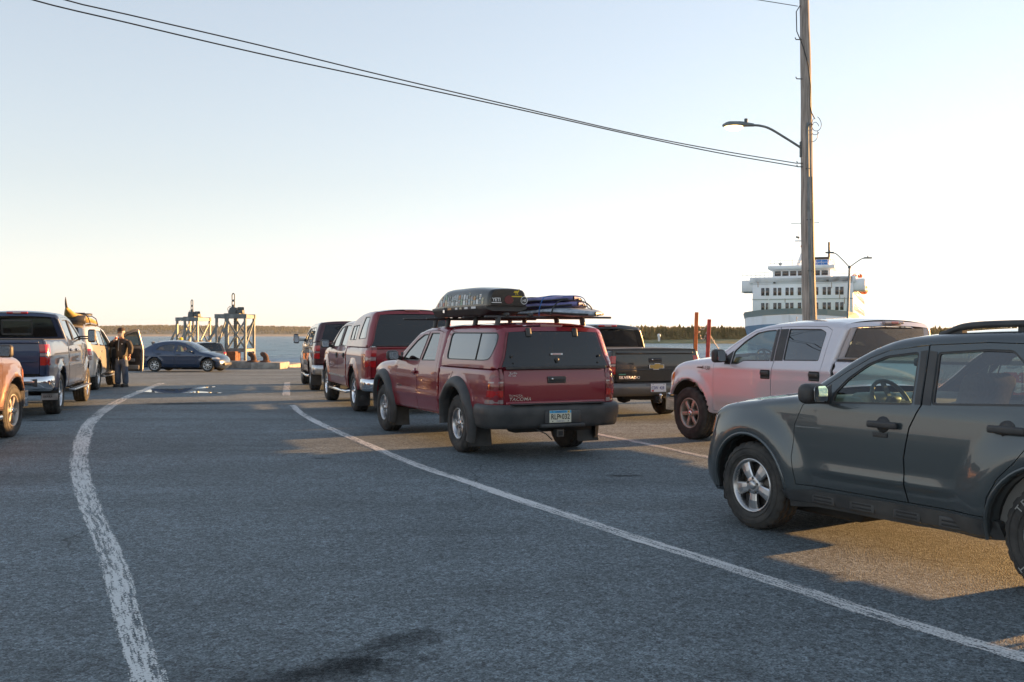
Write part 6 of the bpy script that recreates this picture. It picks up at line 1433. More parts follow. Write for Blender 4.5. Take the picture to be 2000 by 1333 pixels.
# puddle and damp patches
WATERM = mat('puddle_water', (.02, .022, .024), .02, spec=1.)
def patch(name, pts, m, z=.003, kind='structure'):
    P = rounded([px(*p) for p in pts], 3.0, 6); mb = MB(); mb.add([(x, y, gz(y) + z) for x, y in P], [list(range(len(P)))], m, None, False); o = mb.build(name); tag(o, kind=kind); return o
patch('puddle', [(262, 765), (300, 759.5), (350, 760.5), (388, 756.2), (430, 755.2), (392, 759.5), (360, 763), (446, 768.5), (400, 767.8), (330, 768.6), (290, 766.4)], WATERM)
def stain_nodes(nt, b):
    tc = N(nt, 'ShaderNodeTexCoord'); n = N(nt, 'ShaderNodeTexNoise', Scale=6., Detail=12, Roughness=.85); nt.links.new(tc.outputs['Object'], n.inputs['Vector'])
    sp_ = N(nt, 'ShaderNodeVectorMath', operation='LENGTH'); mp = N(nt, 'ShaderNodeMapping'); mp.inputs['Location'].default_value = (-1, -1, 0); mp.inputs['Scale'].default_value = (2, 2, 0)
    nt.links.new(tc.outputs['UV'], mp.inputs[0]); nt.links.new(mp.outputs[0], sp_.inputs[0])
    a = N(nt, 'ShaderNodeMath', operation='SUBTRACT'); nt.links.new(n.outputs[0], a.inputs[0])
    r0 = N(nt, 'ShaderNodeMath', operation='MULTIPLY'); r0.inputs[1].default_value = .30; nt.links.new(sp_.outputs['Value'], r0.inputs[0]); nt.links.new(r0.outputs[0], a.inputs[1])
    r = N(nt, 'ShaderNodeMapRange'); r.inputs[1].default_value = .24; r.inputs[2].default_value = .40; r.inputs[4].default_value = .45; nt.links.new(a.outputs[0], r.inputs[0]); nt.links.new(r.outputs[0], b.inputs['Alpha'])
STAIN = mat('oil_stain', (.016, .016, .016), .85, spec=.15, build=stain_nodes)
def stain(cx, cy, rx, ry, rot=0.):
    x, y = px(cx, cy); V = []; n = 1
    c, s = math.cos(rot), math.sin(rot)
    V = [(x + c * a * rx - s * b_ * ry, y + s * a * rx + c * b_ * ry, gz(y) + .0022) for a, b_ in ((-1, -1), (1, -1), (1, 1), (-1, 1))]
    me = bpy.data.meshes.new('oil_stain'); me.from_pydata(V, [], [[0, 1, 2, 3]]); uv = me.uv_layers.new(name='uv')
    for l, u in zip(me.loops, ((0, 0), (1, 0), (1, 1), (0, 1))): uv.data[l.index].uv = u
    me.materials.append(STAIN); o = bpy.data.objects.new('oil_stain', me); COL.objects.link(o); tag(o, kind='structure')
stain(740, 1272, .62, .20, .95); stain(640, 1315, .6, .22, .5); stain(360, 789, 1.6, .5, .1); stain(1218, 930, .26, .12); stain(625, 896, .24, .09); stain(90, 822, .5, .2)

# water
def water_nodes(nt, b):
    L = nt.links.new; tc = N(nt, 'ShaderNodeTexCoord'); hs = None
    mp = N(nt, 'ShaderNodeMapping'); mp.inputs['Scale'].default_value = (.55, 1.0, 1); mp.inputs['Rotation'].default_value = (0, 0, R_(20)); L(tc.outputs['Object'], mp.inputs[0])
    acc = None
    for sc, w in ((.10, 1.4), (.32, .8), (1.1, .35)):
        n = N(nt, 'ShaderNodeTexNoise', Scale=sc, Detail=6, Roughness=.6); L(mp.outputs[0], n.inputs['Vector'])
        m = N(nt, 'ShaderNodeMath', operation='MULTIPLY'); m.inputs[1].default_value = w; L(n.outputs[0], m.inputs[0])
        if acc is None: acc = m.outputs[0]
        else: a = N(nt, 'ShaderNodeMath', operation='ADD'); L(acc, a.inputs[0]); L(m.outputs[0], a.inputs[1]); acc = a.outputs[0]
    bp = N(nt, 'ShaderNodeBump', Strength=1., Distance=4.5); L(acc, bp.inputs['Height']); L(bp.outputs[0], b.inputs['Normal'])
    m2 = N(nt, 'ShaderNodeMapping'); m2.inputs['Scale'].default_value = (.20, .045, 1); m2.inputs['Rotation'].default_value = (0, 0, R_(8)); L(tc.outputs['Object'], m2.inputs[0])
    nb = N(nt, 'ShaderNodeTexNoise', Scale=1., Detail=8, Roughness=.72); L(m2.outputs[0], nb.inputs['Vector'])
    rb_ = N(nt, 'ShaderNodeMapRange'); rb_.inputs[1].default_value = .36; rb_.inputs[2].default_value = .64; L(nb.outputs[0], rb_.inputs[0])
    m1 = N(nt, 'ShaderNodeMix', data_type='RGBA'); m1.inputs[6].default_value = (.020, .10, .20, 1); m1.inputs[7].default_value = (.13, .29, .42, 1); L(rb_.outputs[0], m1.inputs[0])   # light and dark of the wave faces put into the colour
    r = N(nt, 'ShaderNodeMapRange'); r.inputs[1].default_value = .655; r.inputs[2].default_value = .70; L(nb.outputs[0], r.inputs[0])       # broken crests
    mx = N(nt, 'ShaderNodeMix', data_type='RGBA'); mx.inputs[7].default_value = (.62, .66, .66, 1); L(m1.outputs[2], mx.inputs[6]); L(r.outputs[0], mx.inputs[0]); L(mx.outputs[2], b.inputs['Base Color'])
WAT = mat('sea_water', (.012, .05, .08), .28, spec=.14, build=water_nodes)
wm = MB(); wm.grid([[(x, y, -2.5) for x in (-9000, -3000, -600, -100, 0, 100, 600, 3000, 9000)] for y in (56.3, 120, 300, 700, 1500, 3500, 9000)], WAT, smooth=False)
tag(wm.build('sea'), kind='structure')
# far low hills (left) and the near wooded shore (right)
HILL = mat('hill_scrub', (.10, .11, .06), .95, build=noise_color((.11, .11, .065), (.19, .17, .10), .035, detail=9, lo=.4, hi=.62))  # lightened: distance haze put into the colour
SAND = mat('shore_sand', (.34, .27, .19), .95, build=noise_color((.26, .20, .14), (.42, .34, .25), .02))
MARSH = mat('shore_grass', (.13, .14, .06), .95, build=noise_color((.09, .11, .04), (.22, .20, .09), .12, detail=8))
def ridge(name, y0, prof, xs, m_beach, m_top):
    mb = MB(); rb, rt = [], []
    for x in xs:
        h = prof(x); n1 = math.sin(x * .013) * 1.3 + math.sin(x * .0041 + 1) * 1.8
        row = [(x, y0 + d + n1 * 12, max(-3., z)) for d, z in ((-6, -3.), (0, -2.2), (60, 2.2), (90, 3.4))]; rb.append(row)
        rt.append([row[-1]] + [(x + 0, y0 + d + n1 * 12, z) for d, z in ((200, h * .45 + 2), (420, h * .82 + n1), (700, h + n1 * .8 + math.sin(x * .03) * .8), (1500, h * .8))])
    mb.grid(rb, m_beach); mb.grid(rt, m_top); return mb.build(name)
def hp(x): return 27 + 6 * math.exp(-((x + 1150) / 420) ** 2) - 3.5 * math.exp(-((x + 450) / 300) ** 2)
tag(ridge('far_hills', 3000, hp, np.arange(-2600, 1300, 22), SAND, HILL), kind='structure')
CON = mat('conifer_far', (.05, .065, .028), .9, build=noise_color((.075, .085, .045), (.15, .145, .08), .05, detail=3, lo=.4, hi=.6))  # far trees lightened in colour to stand in for haze
def conifers(name, pts, m, seg=6):
    V, F = [], []; rnd = random.Random(5)
    for (x, y, z, h, r) in pts:
        tiers = 3; 
        for k in range(tiers):
            o = len(V); zb = z + h * (.06 + .27 * k); zt = z + h * (.52 + .24 * k); rr = r * (1 - .26 * k)
            for i in range(seg):
                a = 2 * math.pi * i / seg + rnd.random() * .6; q = rr * rnd.uniform(.72, 1.2); V.append((x + q * math.cos(a), y + q * math.sin(a), zb + rnd.uniform(-.05, .05) * h))
            V.append((x + rnd.uniform(-.04, .04) * h, y, zt)); F += [[o + i, o + (i + 1) % seg, o + seg] for i in range(seg)]
    me = bpy.data.meshes.new(name); me.from_pydata(V, [], F); me.materials.append(m); ob = bpy.data.objects.new(name, me); COL.objects.link(ob); tag(ob, kind='stuff'); return ob
rnd = random.Random(11)
pts = []
for i in range(6500):
    x = rnd.uniform(-1750, 250); d = rnd.choice((180, 300, 420, 560, 700)) + rnd.uniform(-70, 70); h = hp(x); n1 = math.sin(x * .013) * 1.3 + math.sin(x * .0041 + 1) * 1.8
    z = np.interp(d, (90, 200, 420, 700, 900), (3.4, h * .45 + 2, h * .82 + n1, h + n1 * .8, h)); t = rnd.uniform(4., 9.); pts.append((x, 3000 + d + n1 * 12, z - 1, t, t * .62))
conifers('far_forest', pts, CON, 5)
def landz(x, y): return -2.3 + 2.6 * min(1, max(0, (y - 470) / 30)) + .6 * math.sin(x * .05) * .4
mb = MB(); mb.grid([[(x, y + 10 * math.sin(x * .03) * (1 if y < 500 else 0), z) for x in np.arange(-20, 620, 8)] for y, z in ((466, -3.), (474, -2.35), (484, -1.4), (496, -.6), (520, -.1), (600, .5), (900, 1.5))], MARSH)
tag(mb.build('near_shore'), kind='structure')
CON2 = mat('conifer', (.06, .07, .03), .9, build=noise_color((.085, .09, .035), (.25, .21, .09), .11, detail=4, lo=.38, hi=.62))
def leafy(m, col, f=.45):      # thin foliage lets the low sun through
    nt = m.node_tree; t_ = N(nt, 'ShaderNodeBsdfTranslucent'); t_.inputs[0].default_value = (*col, 1); x = N(nt, 'ShaderNodeMixShader'); x.inputs[0].default_value = f
    nt.links.new(nt.nodes['Principled BSDF'].outputs[0], x.inputs[1]); nt.links.new(t_.outputs[0], x.inputs[2]); nt.links.new(x.outputs[0], nt.nodes['Material Output'].inputs['Surface'])
leafy(CON2, (.26, .23, .07)); leafy(CON, (.20, .19, .08), .35)
pts = []
for i in range(5200):
    u = rnd.random(); y = 508 + 150 * u * u; x = rnd.uniform(20, 330 + u * 60); t = rnd.uniform(3.2, 6.2) + 1.4 * math.sin(x * .021) * .5 + (rnd.random() < .06) * 1.3 + max(0, (x - 150) / 150) * .9
    pts.append((x, y, np.interp(y, (496, 520, 600, 900), (-.7, -.2, .4, 1.4)), t, t * rnd.uniform(.26, .36)))
for i in range(1500):
    y = rnd.uniform(500, 516); x = rnd.uniform(20, 330); t = rnd.uniform(1., 2.6); pts.append((x, y, -.6, t, t * .6))
conifers('spruce_wood', pts, CON2, 7)
mk = thing('navigation_marker', 'small white marker tower on the far right shore in front of the spruces', 'marker', (287 / 1944 * 488, 488, -1.5), 0)
m = MB(); m.box((0, 0, 1.2), (1.0, 1.0, 2.4), WHITEM, .05); m.build('base', mk); m = MB(); m.lathe([(2.4, .8), (3.4, .8), (3.6, .55), (3.8, .1)], WHITEM, axis='Z', seg=12); m.build('top', mk)
# ------------------------------------------------------------------ wharf furniture
GALV = mat('galvanised_steel', (.24, .25, .25), .55, .3, build=noise_color((.115, .14, .15), (.22, .25, .26), 3.5, rough_var=(.4, .7)))
GALVD = mat('dark_gear_steel', (.10, .11, .11), .6, .3)
def hoist_tower(name, label, loc, rz, rustbox=True, s=1.):
    t = thing(name, label, 'hoist tower', loc, rz, 'hoist towers on the wharf edge'); t.scale = (s * .84, s * .9, s)
    W, D, H = 1.02, .70, 3.0
    for y in (-D, D):
        for x in (-W, .0 - .25, W):
            m = MB(); m.box((x, y, H / 2), (.15, .15, H), GALV, .01); m.box((x, y, .02), (.3, .3, .04), GALV); m.build('post', t)
        m = MB(); m.box((0, y, H - .10), (2 * W + .26, .14, .24), GALV, .01); m.build('top_beam', t)
        m = MB(); m.box((0, y, .95), (2 * W, .10, .20), GALV, .01); m.build('cross_beam', t)
        for a, b in (((-.22, H - .35), (W, 1.05)), ((-.22, 1.05), (W, H - .35))):
            m = MB(); m.bar((a[0], y, a[1]), (b[0], y, b[1]), .07, .10, GALV); m.build('brace', t)
        m = MB(); m.bar((-W - .02, y, H - .75), (-W - 1.0, y, .9), .10, .16, GALV); m.bar((-W - 1.0, y, 1.0), (-W - 1.0, y, .0), .10, .12, GALV); m.build('raker', t)
    for x in (-W, W):
        m = MB(); m.box((x, 0, H - .12), (.14, 2 * D, .20), GALV); m.box((x, 0, .95), (.10, 2 * D, .16), GALV); m.bar((x, -D, 1.05), (x, D, H - .3), .07, .08, GALV); m.build('side_beam', t)
    m = MB(); m.box((-.05, 0, H + .04), (1.1, 1.0, .06), GALVD); m.lathe([(0, .32), (.22, .32), (.24, .26), (.34, .26), (.36, .12), (.52, .10)], GALVD, c=(-.15, 0, H + .06), axis='Z', seg=20)
    m.box((.38, 0, H + .16), (.42, .36, .22), GALVD, .03); m.lathe([(-.2, .10), (.2, .10)], GALVD, c=(.38, 0, H + .34), axis='X', seg=14)
    m.tube([(-.55, .1, H + .1), (-.62, .1, H + .35), (-.45, .1, H + .5), (-.3, .1, H + .42)], .018, BLACKM, 6); m.build('winch_gear', t)
    m = MB()
    for k in range(2):
        z = H + .62 + k * .38; P = [(-.15 + .09 * math.cos(a), 0, z + .12 * math.sin(a) + (.10 if math.sin(a) > 0 else -.10)) for a in np.linspace(0, 2 * math.pi, 25)]
        m.tube(P, .035, GALVD, 8, False)
    m.build('lifting_link', t)
    m = MB(); m.lathe([(z, .055 if i % 2 else .085) for i, z in enumerate(np.linspace(.5, H, 44))], GALVD, c=(-.05, 0, 0), axis='Z', seg=12); m.box((.05, 0, .45), (.5, .4, .9), RUST, .03); m.build('lifting_screw', t)
    return t
hoist_tower('hoist_tower', 'nearer and larger grey steel hoist tower on the wharf edge', (-16.0, 57.6, -.25), R_(-8))
hoist_tower('hoist_tower', 'farther grey steel hoist tower behind the blue sedan', (-21.75, 68.0, -.25), R_(-22), s=1.0)
rb = MB(); rb.box((0, 0, .45), (.75, .6, .9), RUST, .03); rb.box((.1, -.35, .12), (1.3, .5, .24), RUST, .02); o = rb.build('rusty_base', None, (-15.85, 56.0, -.25)); tag(o, 'rusty steel base standing under the nearer hoist tower', 'steel base')
cb = MB(); cb.box((0, 0, .16), (1.55, 2.2, .36), CONC, .03); o = cb.build('concrete_block', None, (-13.05, 53.8, -.24)); tag(o, 'concrete block carrying rusty mooring bollards at the wharf edge', 'concrete block')
cb = MB(); cb.box((0, 0, .15), (2.2, 1.4, .45), CONC, .03); o = cb.build('concrete_block', None, (-14.95, 55.2, -.24)); tag(o, 'low concrete plinth between hoist tower and bollard block', 'concrete block')
RUSTD = mat('rust_dark', (.08, .04, .028), .85, build=noise_color((.05, .026, .018), (.13, .065, .042), 6, bump=.4, bscale=25))
def bollard(label, loc, rz):
    t = thing('mooring_bollard', label, 'bollard', loc, rz, 'rusty mooring bollards')
    m = MB(); m.lathe([(0, .30), (.05, .30), (.07, .22), (.10, .17)], RUSTD, axis='Z', seg=20); 
    for a in range(6): m.lathe([(.05, .03), (.09, .03), (.09, .001)], RUSTD, c=(.25 * math.cos(a), .25 * math.sin(a), 0), axis='Z', seg=6)
    m.build('base_plate', t)
    m = MB(); m.tube([(.06, 0, .06), (.06, 0, .20), (.03, 0, .32), (-.06, 0, .41), (-.17, 0, .44), (-.24, 0, .42)], [.17, .155, .15, .14, .13, .07], RUSTD, 14); m.build('horn', t)
bollard('left rusty mooring bollard beside the hoist tower', (-14.05, 53.9, .10), R_(10)); bollard('right rusty mooring bollard on the concrete block', (-13.3, 53.6, .10), R_(0))
TIMB = mat('kerb_timber', (.20, .15, .10), .9, build=noise_color((.13, .10, .07), (.28, .22, .15), 2, stretch=(.4, 5, 5), bump=.4))
kt = MB()
for i in range(12): kt.box((-9.3 + i * 5.02, 55.55, -.12), (4.95, .30, .27), TIMB, .02)
o = kt.build('kerb_timber'); tag(o, 'timber kerb along the wharf edge behind the parked trucks', 'kerb')
ORNG = mat('post_orange', (.62, .12, .015), .6, build=noise_color((.50, .09, .012), (.72, .17, .03), 4)); REDP = mat('post_red', (.42, .035, .025), .6, build=noise_color((.34, .03, .02), (.50, .06, .04), 4)); CHAINM = mat('chain_galvanised', (.5, .48, .44), .5, .6)
for lab, x, top, m_, lean in (('taller orange post joined by chains to the red post at the water', 8.33, 2.60, ORNG, .08), ('shorter red post joined by chains to the orange post', 8.90, 2.28, REDP, .10)):
    b = MB(); b.bar((-lean, 0, -.2), (lean * .2, 0, top), .155, .155, m_, bev=.02); b.tube([(-.10, -.03, 1.6), (-.125, -.03, 1.5), (-.12, -.03, 1.0)], .02, STEELD, 6)
    o = b.build('mooring_post', None, (x, 45, 0)); tag(o, lab, 'post', 'posts with chains')
def chain_obj(label, a, b_, sag, name='chain'):
    a, b_ = Vector(a), Vector(b_); m = MB(); n = max(8, int((b_ - a).length / .06)); P = [a.lerp(b_, i / n) - Vector((0, 0, sag * 4 * (i / n) * (1 - i / n))) for i in range(n + 1)]
    for i in range(n):
        d = (P[i + 1] - P[i]); c = (P[i] + P[i + 1]) / 2; u = d.normalized(); v = Vector((0, 1, 0)) if i % 2 else u.cross(Vector((0, 1, 0))).normalized()
        m.tube([c + u * .042 * math.cos(t) + v * .022 * math.sin(t) for t in np.linspace(0, 2 * math.pi, 11)], .011, CHAINM, 5, False)
    o = m.build(name); tag(o, label, 'chain', 'chains on the posts')
chain_obj('upper chain hanging between the orange post and the red post', (8.44, 45, 2.02), (8.82, 45, 2.06), .22); chain_obj('lower chain hanging between the orange post and the red post', (8.44, 45, 1.80), (8.80, 45, 1.75), .42); chain_obj('chain slanting down to the right from the red post', (8.95, 45, 1.55), (9.5, 45, .72), .02)
# small bird-like fitting is left out; utility pole with lamp and wires
POLE = mat('pole_wood', (.24, .19, .15), .9, build=noise_color((.19, .175, .16), (.40, .37, .335), 5., detail=9, bump=.6, stretch=(6, 6, .35)))
def utility_pole():
    t = thing('utility_pole', 'tall weathered wooden utility pole behind the silver pickup truck', 'utility pole', (7.70, 25.5, 0))
    def ctr(z): return Vector((-.26 * z / 10.16 - .03 * math.sin(z * .5), .0, z))
    m = MB(); Z = np.linspace(-.3, 12.2, 34); m.tube([ctr(z) for z in Z], [.195 - .0075 * max(z, 0) + .004 * math.sin(z * 3.1) for z in Z], POLE, 28); m.build('pole', t)
    m = MB(); m.tube([ctr(z) + Vector((-.015, -.20 + .0075 * z, 0)) for z in np.linspace(.0, 6.85, 20)], .030, GALV, 10); m.tube([ctr(6.85) + Vector((-.015, -.15, 0)), ctr(6.95) + Vector((.0, -.14, 0)), ctr(6.93) + Vector((.06, -.15, 0))], .036, GALV, 8)
    for z in np.arange(.6, 6.8, 1.3): m.box(ctr(z) + Vector((-.015, -.20 + .0075 * z, 0)), (.11, .05, .02), GALVD)
    m.build('conduit', t)
    m = MB(); m.tube([ctr(z) + Vector((.10, -.165 + .0075 * z, 0)) for z in np.linspace(.0, 5.6, 16)], .012, BLACKM, 6); m.build('ground_cable', t)
    c = MB(); P = [ctr(9.97) + Vector((-.13, -.08, 0)), ctr(9.8) + Vector((-.24, -.10, 0)), ctr(9.3) + Vector((-.24, -.10, 0)), ctr(8.9) + Vector((-.10, -.15, 0)), ctr(8.4) + Vector((.03, -.14, 0)), ctr(7.9) + Vector((.08, -.13, 0)), ctr(7.4) + Vector((.06, -.13, 0)), ctr(7.22) + Vector((.10, -.12, 0)), ctr(7.08) + Vector((.20, -.06, 0))]
    c.tube([tuple(p) for p in P], .013, BLACKM, 6)
    for k, (dx, dz, r) in enumerate(((.30, -.22, .14), (.22, -.34, .19), (.33, -.10, .16))):
        c.tube([ctr(7.05) + Vector((dx - .1 + r * .75 * math.cos(a), -.10 + .03 * math.sin(a * 2), dz + r * 1.15 * math.sin(a))) for a in np.linspace(.4 + k, 5.6 + k, 22)], .008, BLACKM, 5)
    c.build('cable', t)
    for z in (9.1, 8.1, 5.95, 5.86): 
        m = MB(); m.lathe([(-.02, .165 - .0), (.02, .165)], GALVD, c=tuple(ctr(z)), axis='Z', seg=24) if z == 8.1 and 0 else m.tube([ctr(z) + Vector((-.10, -.06, 0)), ctr(z) + Vector((-.26, -.08, .0)), ctr(z) + Vector((-.28, -.08, .05))], .014, GALVD, 6); m.build('hook', t)
    lt = thing('street_lamp', 'lit street lamp on a curved arm fixed to the wooden utility pole', 'street lamp', (7.70, 25.5, 0))
    m = MB(); m.tube(catmull([(-.26, -.02, 6.32), (-.70, -.02, 6.60), (-1.15, -.02, 6.86), (-1.38, -.02, 6.92), (-1.62, -.02, 6.93)], .06), .030, GALV, 10); m.box((-.30, 0, 6.32), (.06, .12, .40), GALVD, .01); m.build('arm', lt)
    m = MB(); rows = []
    for u in np.linspace(0, 1, 20):
        x = -1.52 - .80 * u; w = .05 + .115 * min(1, max(0, u - .05) / .45) ** 1.2; w *= (1 - max(0, (u - .8) / .2) ** 2.5 * .8); h = .055 + .055 * min(1, u / .4); h *= (1 - max(0, (u - .75) / .25) ** 2 * .75)
        rows.append([(x, -.02 + w * math.cos(a), 6.92 + (h * math.sin(a) if math.sin(a) > 0 else .025 * math.sin(a))) for a in np.linspace(0, 2 * math.pi, 17)])
    m.grid(rows, GALV); m.add(rows[-1], [list(range(17))], GALV); m.lathe([(0, .045), (.09, .045), (.10, .03), (.10, .001)], GALVD, c=(-1.72, -.02, 7.0), axis='Z', seg=12); m.build('lamp_housing', lt)
    LENS = mat('lamp_lens_lit', (1, .8, .5), .3, emit=(1.0, .66, .26), estr=2.2)
    m = MB(); rows = []
    for zz, k in ((0, 1.), (-.04, .97), (-.085, .78), (-.115, .45), (-.125, .02)): rows.append([(-2.03 + .235 * k * math.cos(a), -.02 + .13 * k * math.sin(a), 6.905 + zz) for a in np.linspace(0, 2 * math.pi, 25)])
    m.grid(rows, LENS); m.build('lens', lt)
utility_pole()
def wire(label, pts, r=.011, d=(-.86, -.5), off=(0, 0), x0=7.44):
    P = []
    for (px_, py_) in pts:
        u = (px_ - 1000) / 1944.; X0, Y0 = x0, 25.45; t = (X0 - u * Y0) / (-d[0] + u * d[1]); Y = Y0 + d[1] * t; P.append((X0 + d[0] * t, Y, 1.565 + (655 - py_) * Y / 1944.))
    a, b_ = Vector(P[1]), Vector(P[0]); P = [tuple(b_ + (b_ - a) * k + Vector((0, 0, .25 * k * k))) for k in (1.4, .7)] + P
    m = MB(); m.tube(catmull(P, .5), r, BLACKM, 6); o = m.build('overhead_wire'); tag(o, label, 'wire', 'overhead wires from the utility pole')
wire('lower of the two long overhead wires running from the pole to upper left', [(60, 0), (250, 46), (500, 104.5), (750, 158), (1000, 212), (1250, 268), (1400, 299), (1556, 326)], .0125)
wire('upper of the two long overhead wires running from the pole to upper left', [(123, 0), (250, 30), (500, 88), (750, 149), (1000, 207.5), (1250, 265), (1400, 294), (1556, 320)], .012)
wire('short thin wire leaving the pole at the top edge of the photo', [(1440, -6), (1470, 0), (1520, 8), (1557, 14)], .009)
def double_lamp():
    t = thing('street_lamp', 'unlit twin-arm lamp post standing in front of the white ferry', 'lamp post', (30.5, 90, 0))
    m = MB(); m.tube([(-.30, 0, -.3), (0, 0, 7.7)], [.14, .085], GALV, 12); m.lathe([(7.6, .14), (7.8, .14), (7.84, .05)], GALVD, axis='Z', seg=12); m.build('post', t)
    for s, L, h in ((-1, 1.70, 1.30), (1, 1.55, .82)):
        a = MB(); a.tube(catmull([(0, 0, 7.7), (s * L * .45, 0, 7.7 + h * .62), (s * L * .75, 0, 7.7 + h * .95), (s * L, 0, 7.7 + h)], .1), .045, GALV, 8); a.build('arm', t)
        a = MB(); a.box((s * (L + .1), 0, 7.72 + h), (.75, .26, .13), GALVD, .05); a.lathe([(0, .05), (.16, .05), (.17, .001)], GALVD, c=(s * (L + .1), 0, 7.76 + h), axis='Z', seg=10); a.build('lamp_head', t)
double_lamp()
# ------------------------------------------------------------------ ferry
def ferry():
    SW = mat('ship_white', (.80, .82, .82), .5, build=noise_color((.75, .75, .73), (.84, .86, .87), .35, detail=8, stretch=(1, 1, .35), lo=.3, hi=.5)); SB = mat('ship_blue', (.20, .32, .45), .5); SG = mat('ship_grey_green', (.30, .36, .34), .6); WINM = mat('ship_window', (.02, .022, .028), .08, spec=.8); FB = mat('funnel_blue', (.02, .16, .50), .45); SO = mat('ship_orange', (.75, .14, .03), .5)
    GREEN = mat('ship_green_deck', (.10, .30, .16), .8)
    t = thing('ferry', 'large white ferry with blue funnel moored beyond the wharf', 'ferry', (49.5, 170, -2.5), R_(-21)); t.scale = (.93, 1, 1)
    # local: -y faces us, x to the right
    WL = 2.5
    def Z(z): return z + WL
    hw = 8.9
    h = MB(); rows = []
    for y, w, zb, zt in ((-17, .6, 0, Z(4.9)), (-14.5, 5.2, 0, Z(4.75)), (-11, 8.2, 0, Z(4.55)), (-6, 9.4, 0, Z(4.4)), (0, 9.8, 0, Z(4.3)), (30, 9.8, 0, Z(4.3)), (70, 9.8, 0, Z(4.3)), (92, 9.0, 0, Z(4.3))):
        fl = .62 if y < -10 else (.85 if y < 0 else 1.)
        rows.append([(-w * fl, y * .9 if y < 0 else y, -2), (-w * fl, y * .92 if y < 0 else y, 0.), (-w, y, zt - 1.5), (-w, y, zt), (w, y, zt), (w, y, zt - 1.5), (w * fl, y * .92 if y < 0 else y, 0.), (w * fl, y * .9 if y < 0 else y, -2)])
    V = [p for r in rows for p in r]; nc = 8; 
    for i in range(len(rows) - 1):
        for j in range(nc - 1):
            h.add([rows[i][j], rows[i][j + 1], rows[i + 1][j + 1], rows[i + 1][j]], [[0, 1, 2, 3]], SW if j in (2, 4) else (SB if j in (0, 1, 5, 6) else GREEN), None, False)
    h.add(rows[0], [list(range(nc))], SW, None, False); h.add(rows[-1], [list(range(nc))[::-1]], SW, None, False)
    h.build('hull', t)
    b = MB(); rows = [[(-w * k, y, z) for y, w, z in ((-17.2, .6, Z(5.75)), (-14.6, 5.4, Z(5.6)), (-11, 8.5, Z(5.35)), (-6, 9.6, Z(5.1)), (0, 9.9, Z(4.6)))] for k in (1.,)]
    for s in (1, -1):
        b.grid([[(s * w, y, z0) for y, w, z0, z1 in L] for L in ([(-17.2, .5, Z(4.8), 0), (-14.6, 5.3, Z(4.65), 0), (-11, 8.3, Z(4.45), 0), (-6, 9.5, Z(4.3), 0), (-.2, 9.85, Z(4.2), 0)], [(-17.8, .7, Z(5.7), 0), (-15, 5.6, Z(5.55), 0), (-11.2, 8.7, Z(5.3), 0), (-6, 9.7, Z(5.05), 0), (-.2, 9.95, Z(4.7), 0)])], SG, smooth=False)
    b.add([(-.5, -17.2, Z(4.8)), (.5, -17.2, Z(4.8)), (.7, -17.8, Z(5.7)), (-.7, -17.8, Z(5.7))], [[0, 1, 2, 3]], SG, None, False); b.build('bow_bulwark', t)
    m = MB(); m.box((0, 38, Z(7.75)), (2 * hw, 76, 7.5), SW, .12, seg=1); m.box((0, .0, Z(7.75)), (2 * hw + .12, .25, .10), SG); m.build('superstructure', t)
    m = MB(); m.box((0, 3, Z(11.0)), (2 * hw + 1.0, 6, 1.1), SW, .08, seg=1)
    for s in (1, -1): m.box((s * (hw + .75), 2.6, Z(10.1)), (2.6, 4.6, 1.95), SW, .12, seg=1); m.box((s * (hw + .75), 2.6, Z(9.08)), (2.75, 4.8, .10), SG)
    m.build('bridge_wings', t)
    m = MB(); m.box((-.3, 5.2, Z(12.2)), (10.4, 6.5, 1.6), SW, .10, seg=1); m.box((-.3, 5.0, Z(13.25)), (11.9, 8.2, .62), SW, .12, seg=1); m.build('wheelhouse', t)
    for i, x in enumerate((-4.2, -2.8, -1.4, .0, 1.4, 2.8, 4.2)):
        m = MB(); m.box((x - .35, 1.93, Z(12.25)), (1.12, .06, .82), WINM, .08, seg=2); m.build('window', t)
    for z in (9.05, 6.45):
        for k in range(7):
            for d in (-.42, .42):
                x = -6.6 + k * 2.19 + d
                m = MB(); m.box((x, -.02, Z(z)), (.60, .08, 1.32), WINM, .06, seg=2); m.build('window', t)
    for z in (9.05, 6.45):
        for k in range(16):
            m = MB(); m.box((hw + .01, 5 + k * 4.2, Z(z)), (.08, 2.2, 1.2), WINM, .06, seg=1); m.build('side_window', t)
    m = MB()
    for z in (10.4, 7.75, 5.3): m.box((0, -.03, Z(z)), (2 * hw - .3, .05, .06), SG)
    for (x, z) in ((-4.9, 10.6), (4.5, 10.8)): m.box((x, -.2, Z(z)), (.42, .3, .25), GALVD, .05)
    m.box((-5.2, -1.2, Z(5.2)), (1.0, .8, .7), GREEN, .05); m.box((3.2, -2.2, Z(4.9)), (1.8, .8, .7), GREEN, .05); m.build('deck_fittings', t)
    m = MB(); m.lathe([(-2, 1.5), (2.6, 1.35)], FB, c=(1.6, 26, Z(13.6)), axis='Z', seg=4, smooth=False); m.box((1.8, 26, Z(14.6)), (3.0, 5, 3.4), FB, .3, seg=2); m.box((1.8, 26, Z(16.3)), (3.05, 5.05, .6), BLACKM, .25, seg=2)
    m.lathe([(.0, .75), (.05, .7)], WHITEM, c=(1.6, 23.42, Z(14.9)), axis='Y', seg=20); m.lathe([(-.05, .48), (-.08, .001)], FB, c=(1.6, 23.42, Z(14.9)), axis='Y', seg=20); m.tube([(3.1, 26, Z(16)), (3.1, 26, Z(19.6))], .22, BLACKM, 10); m.build('funnel', t)
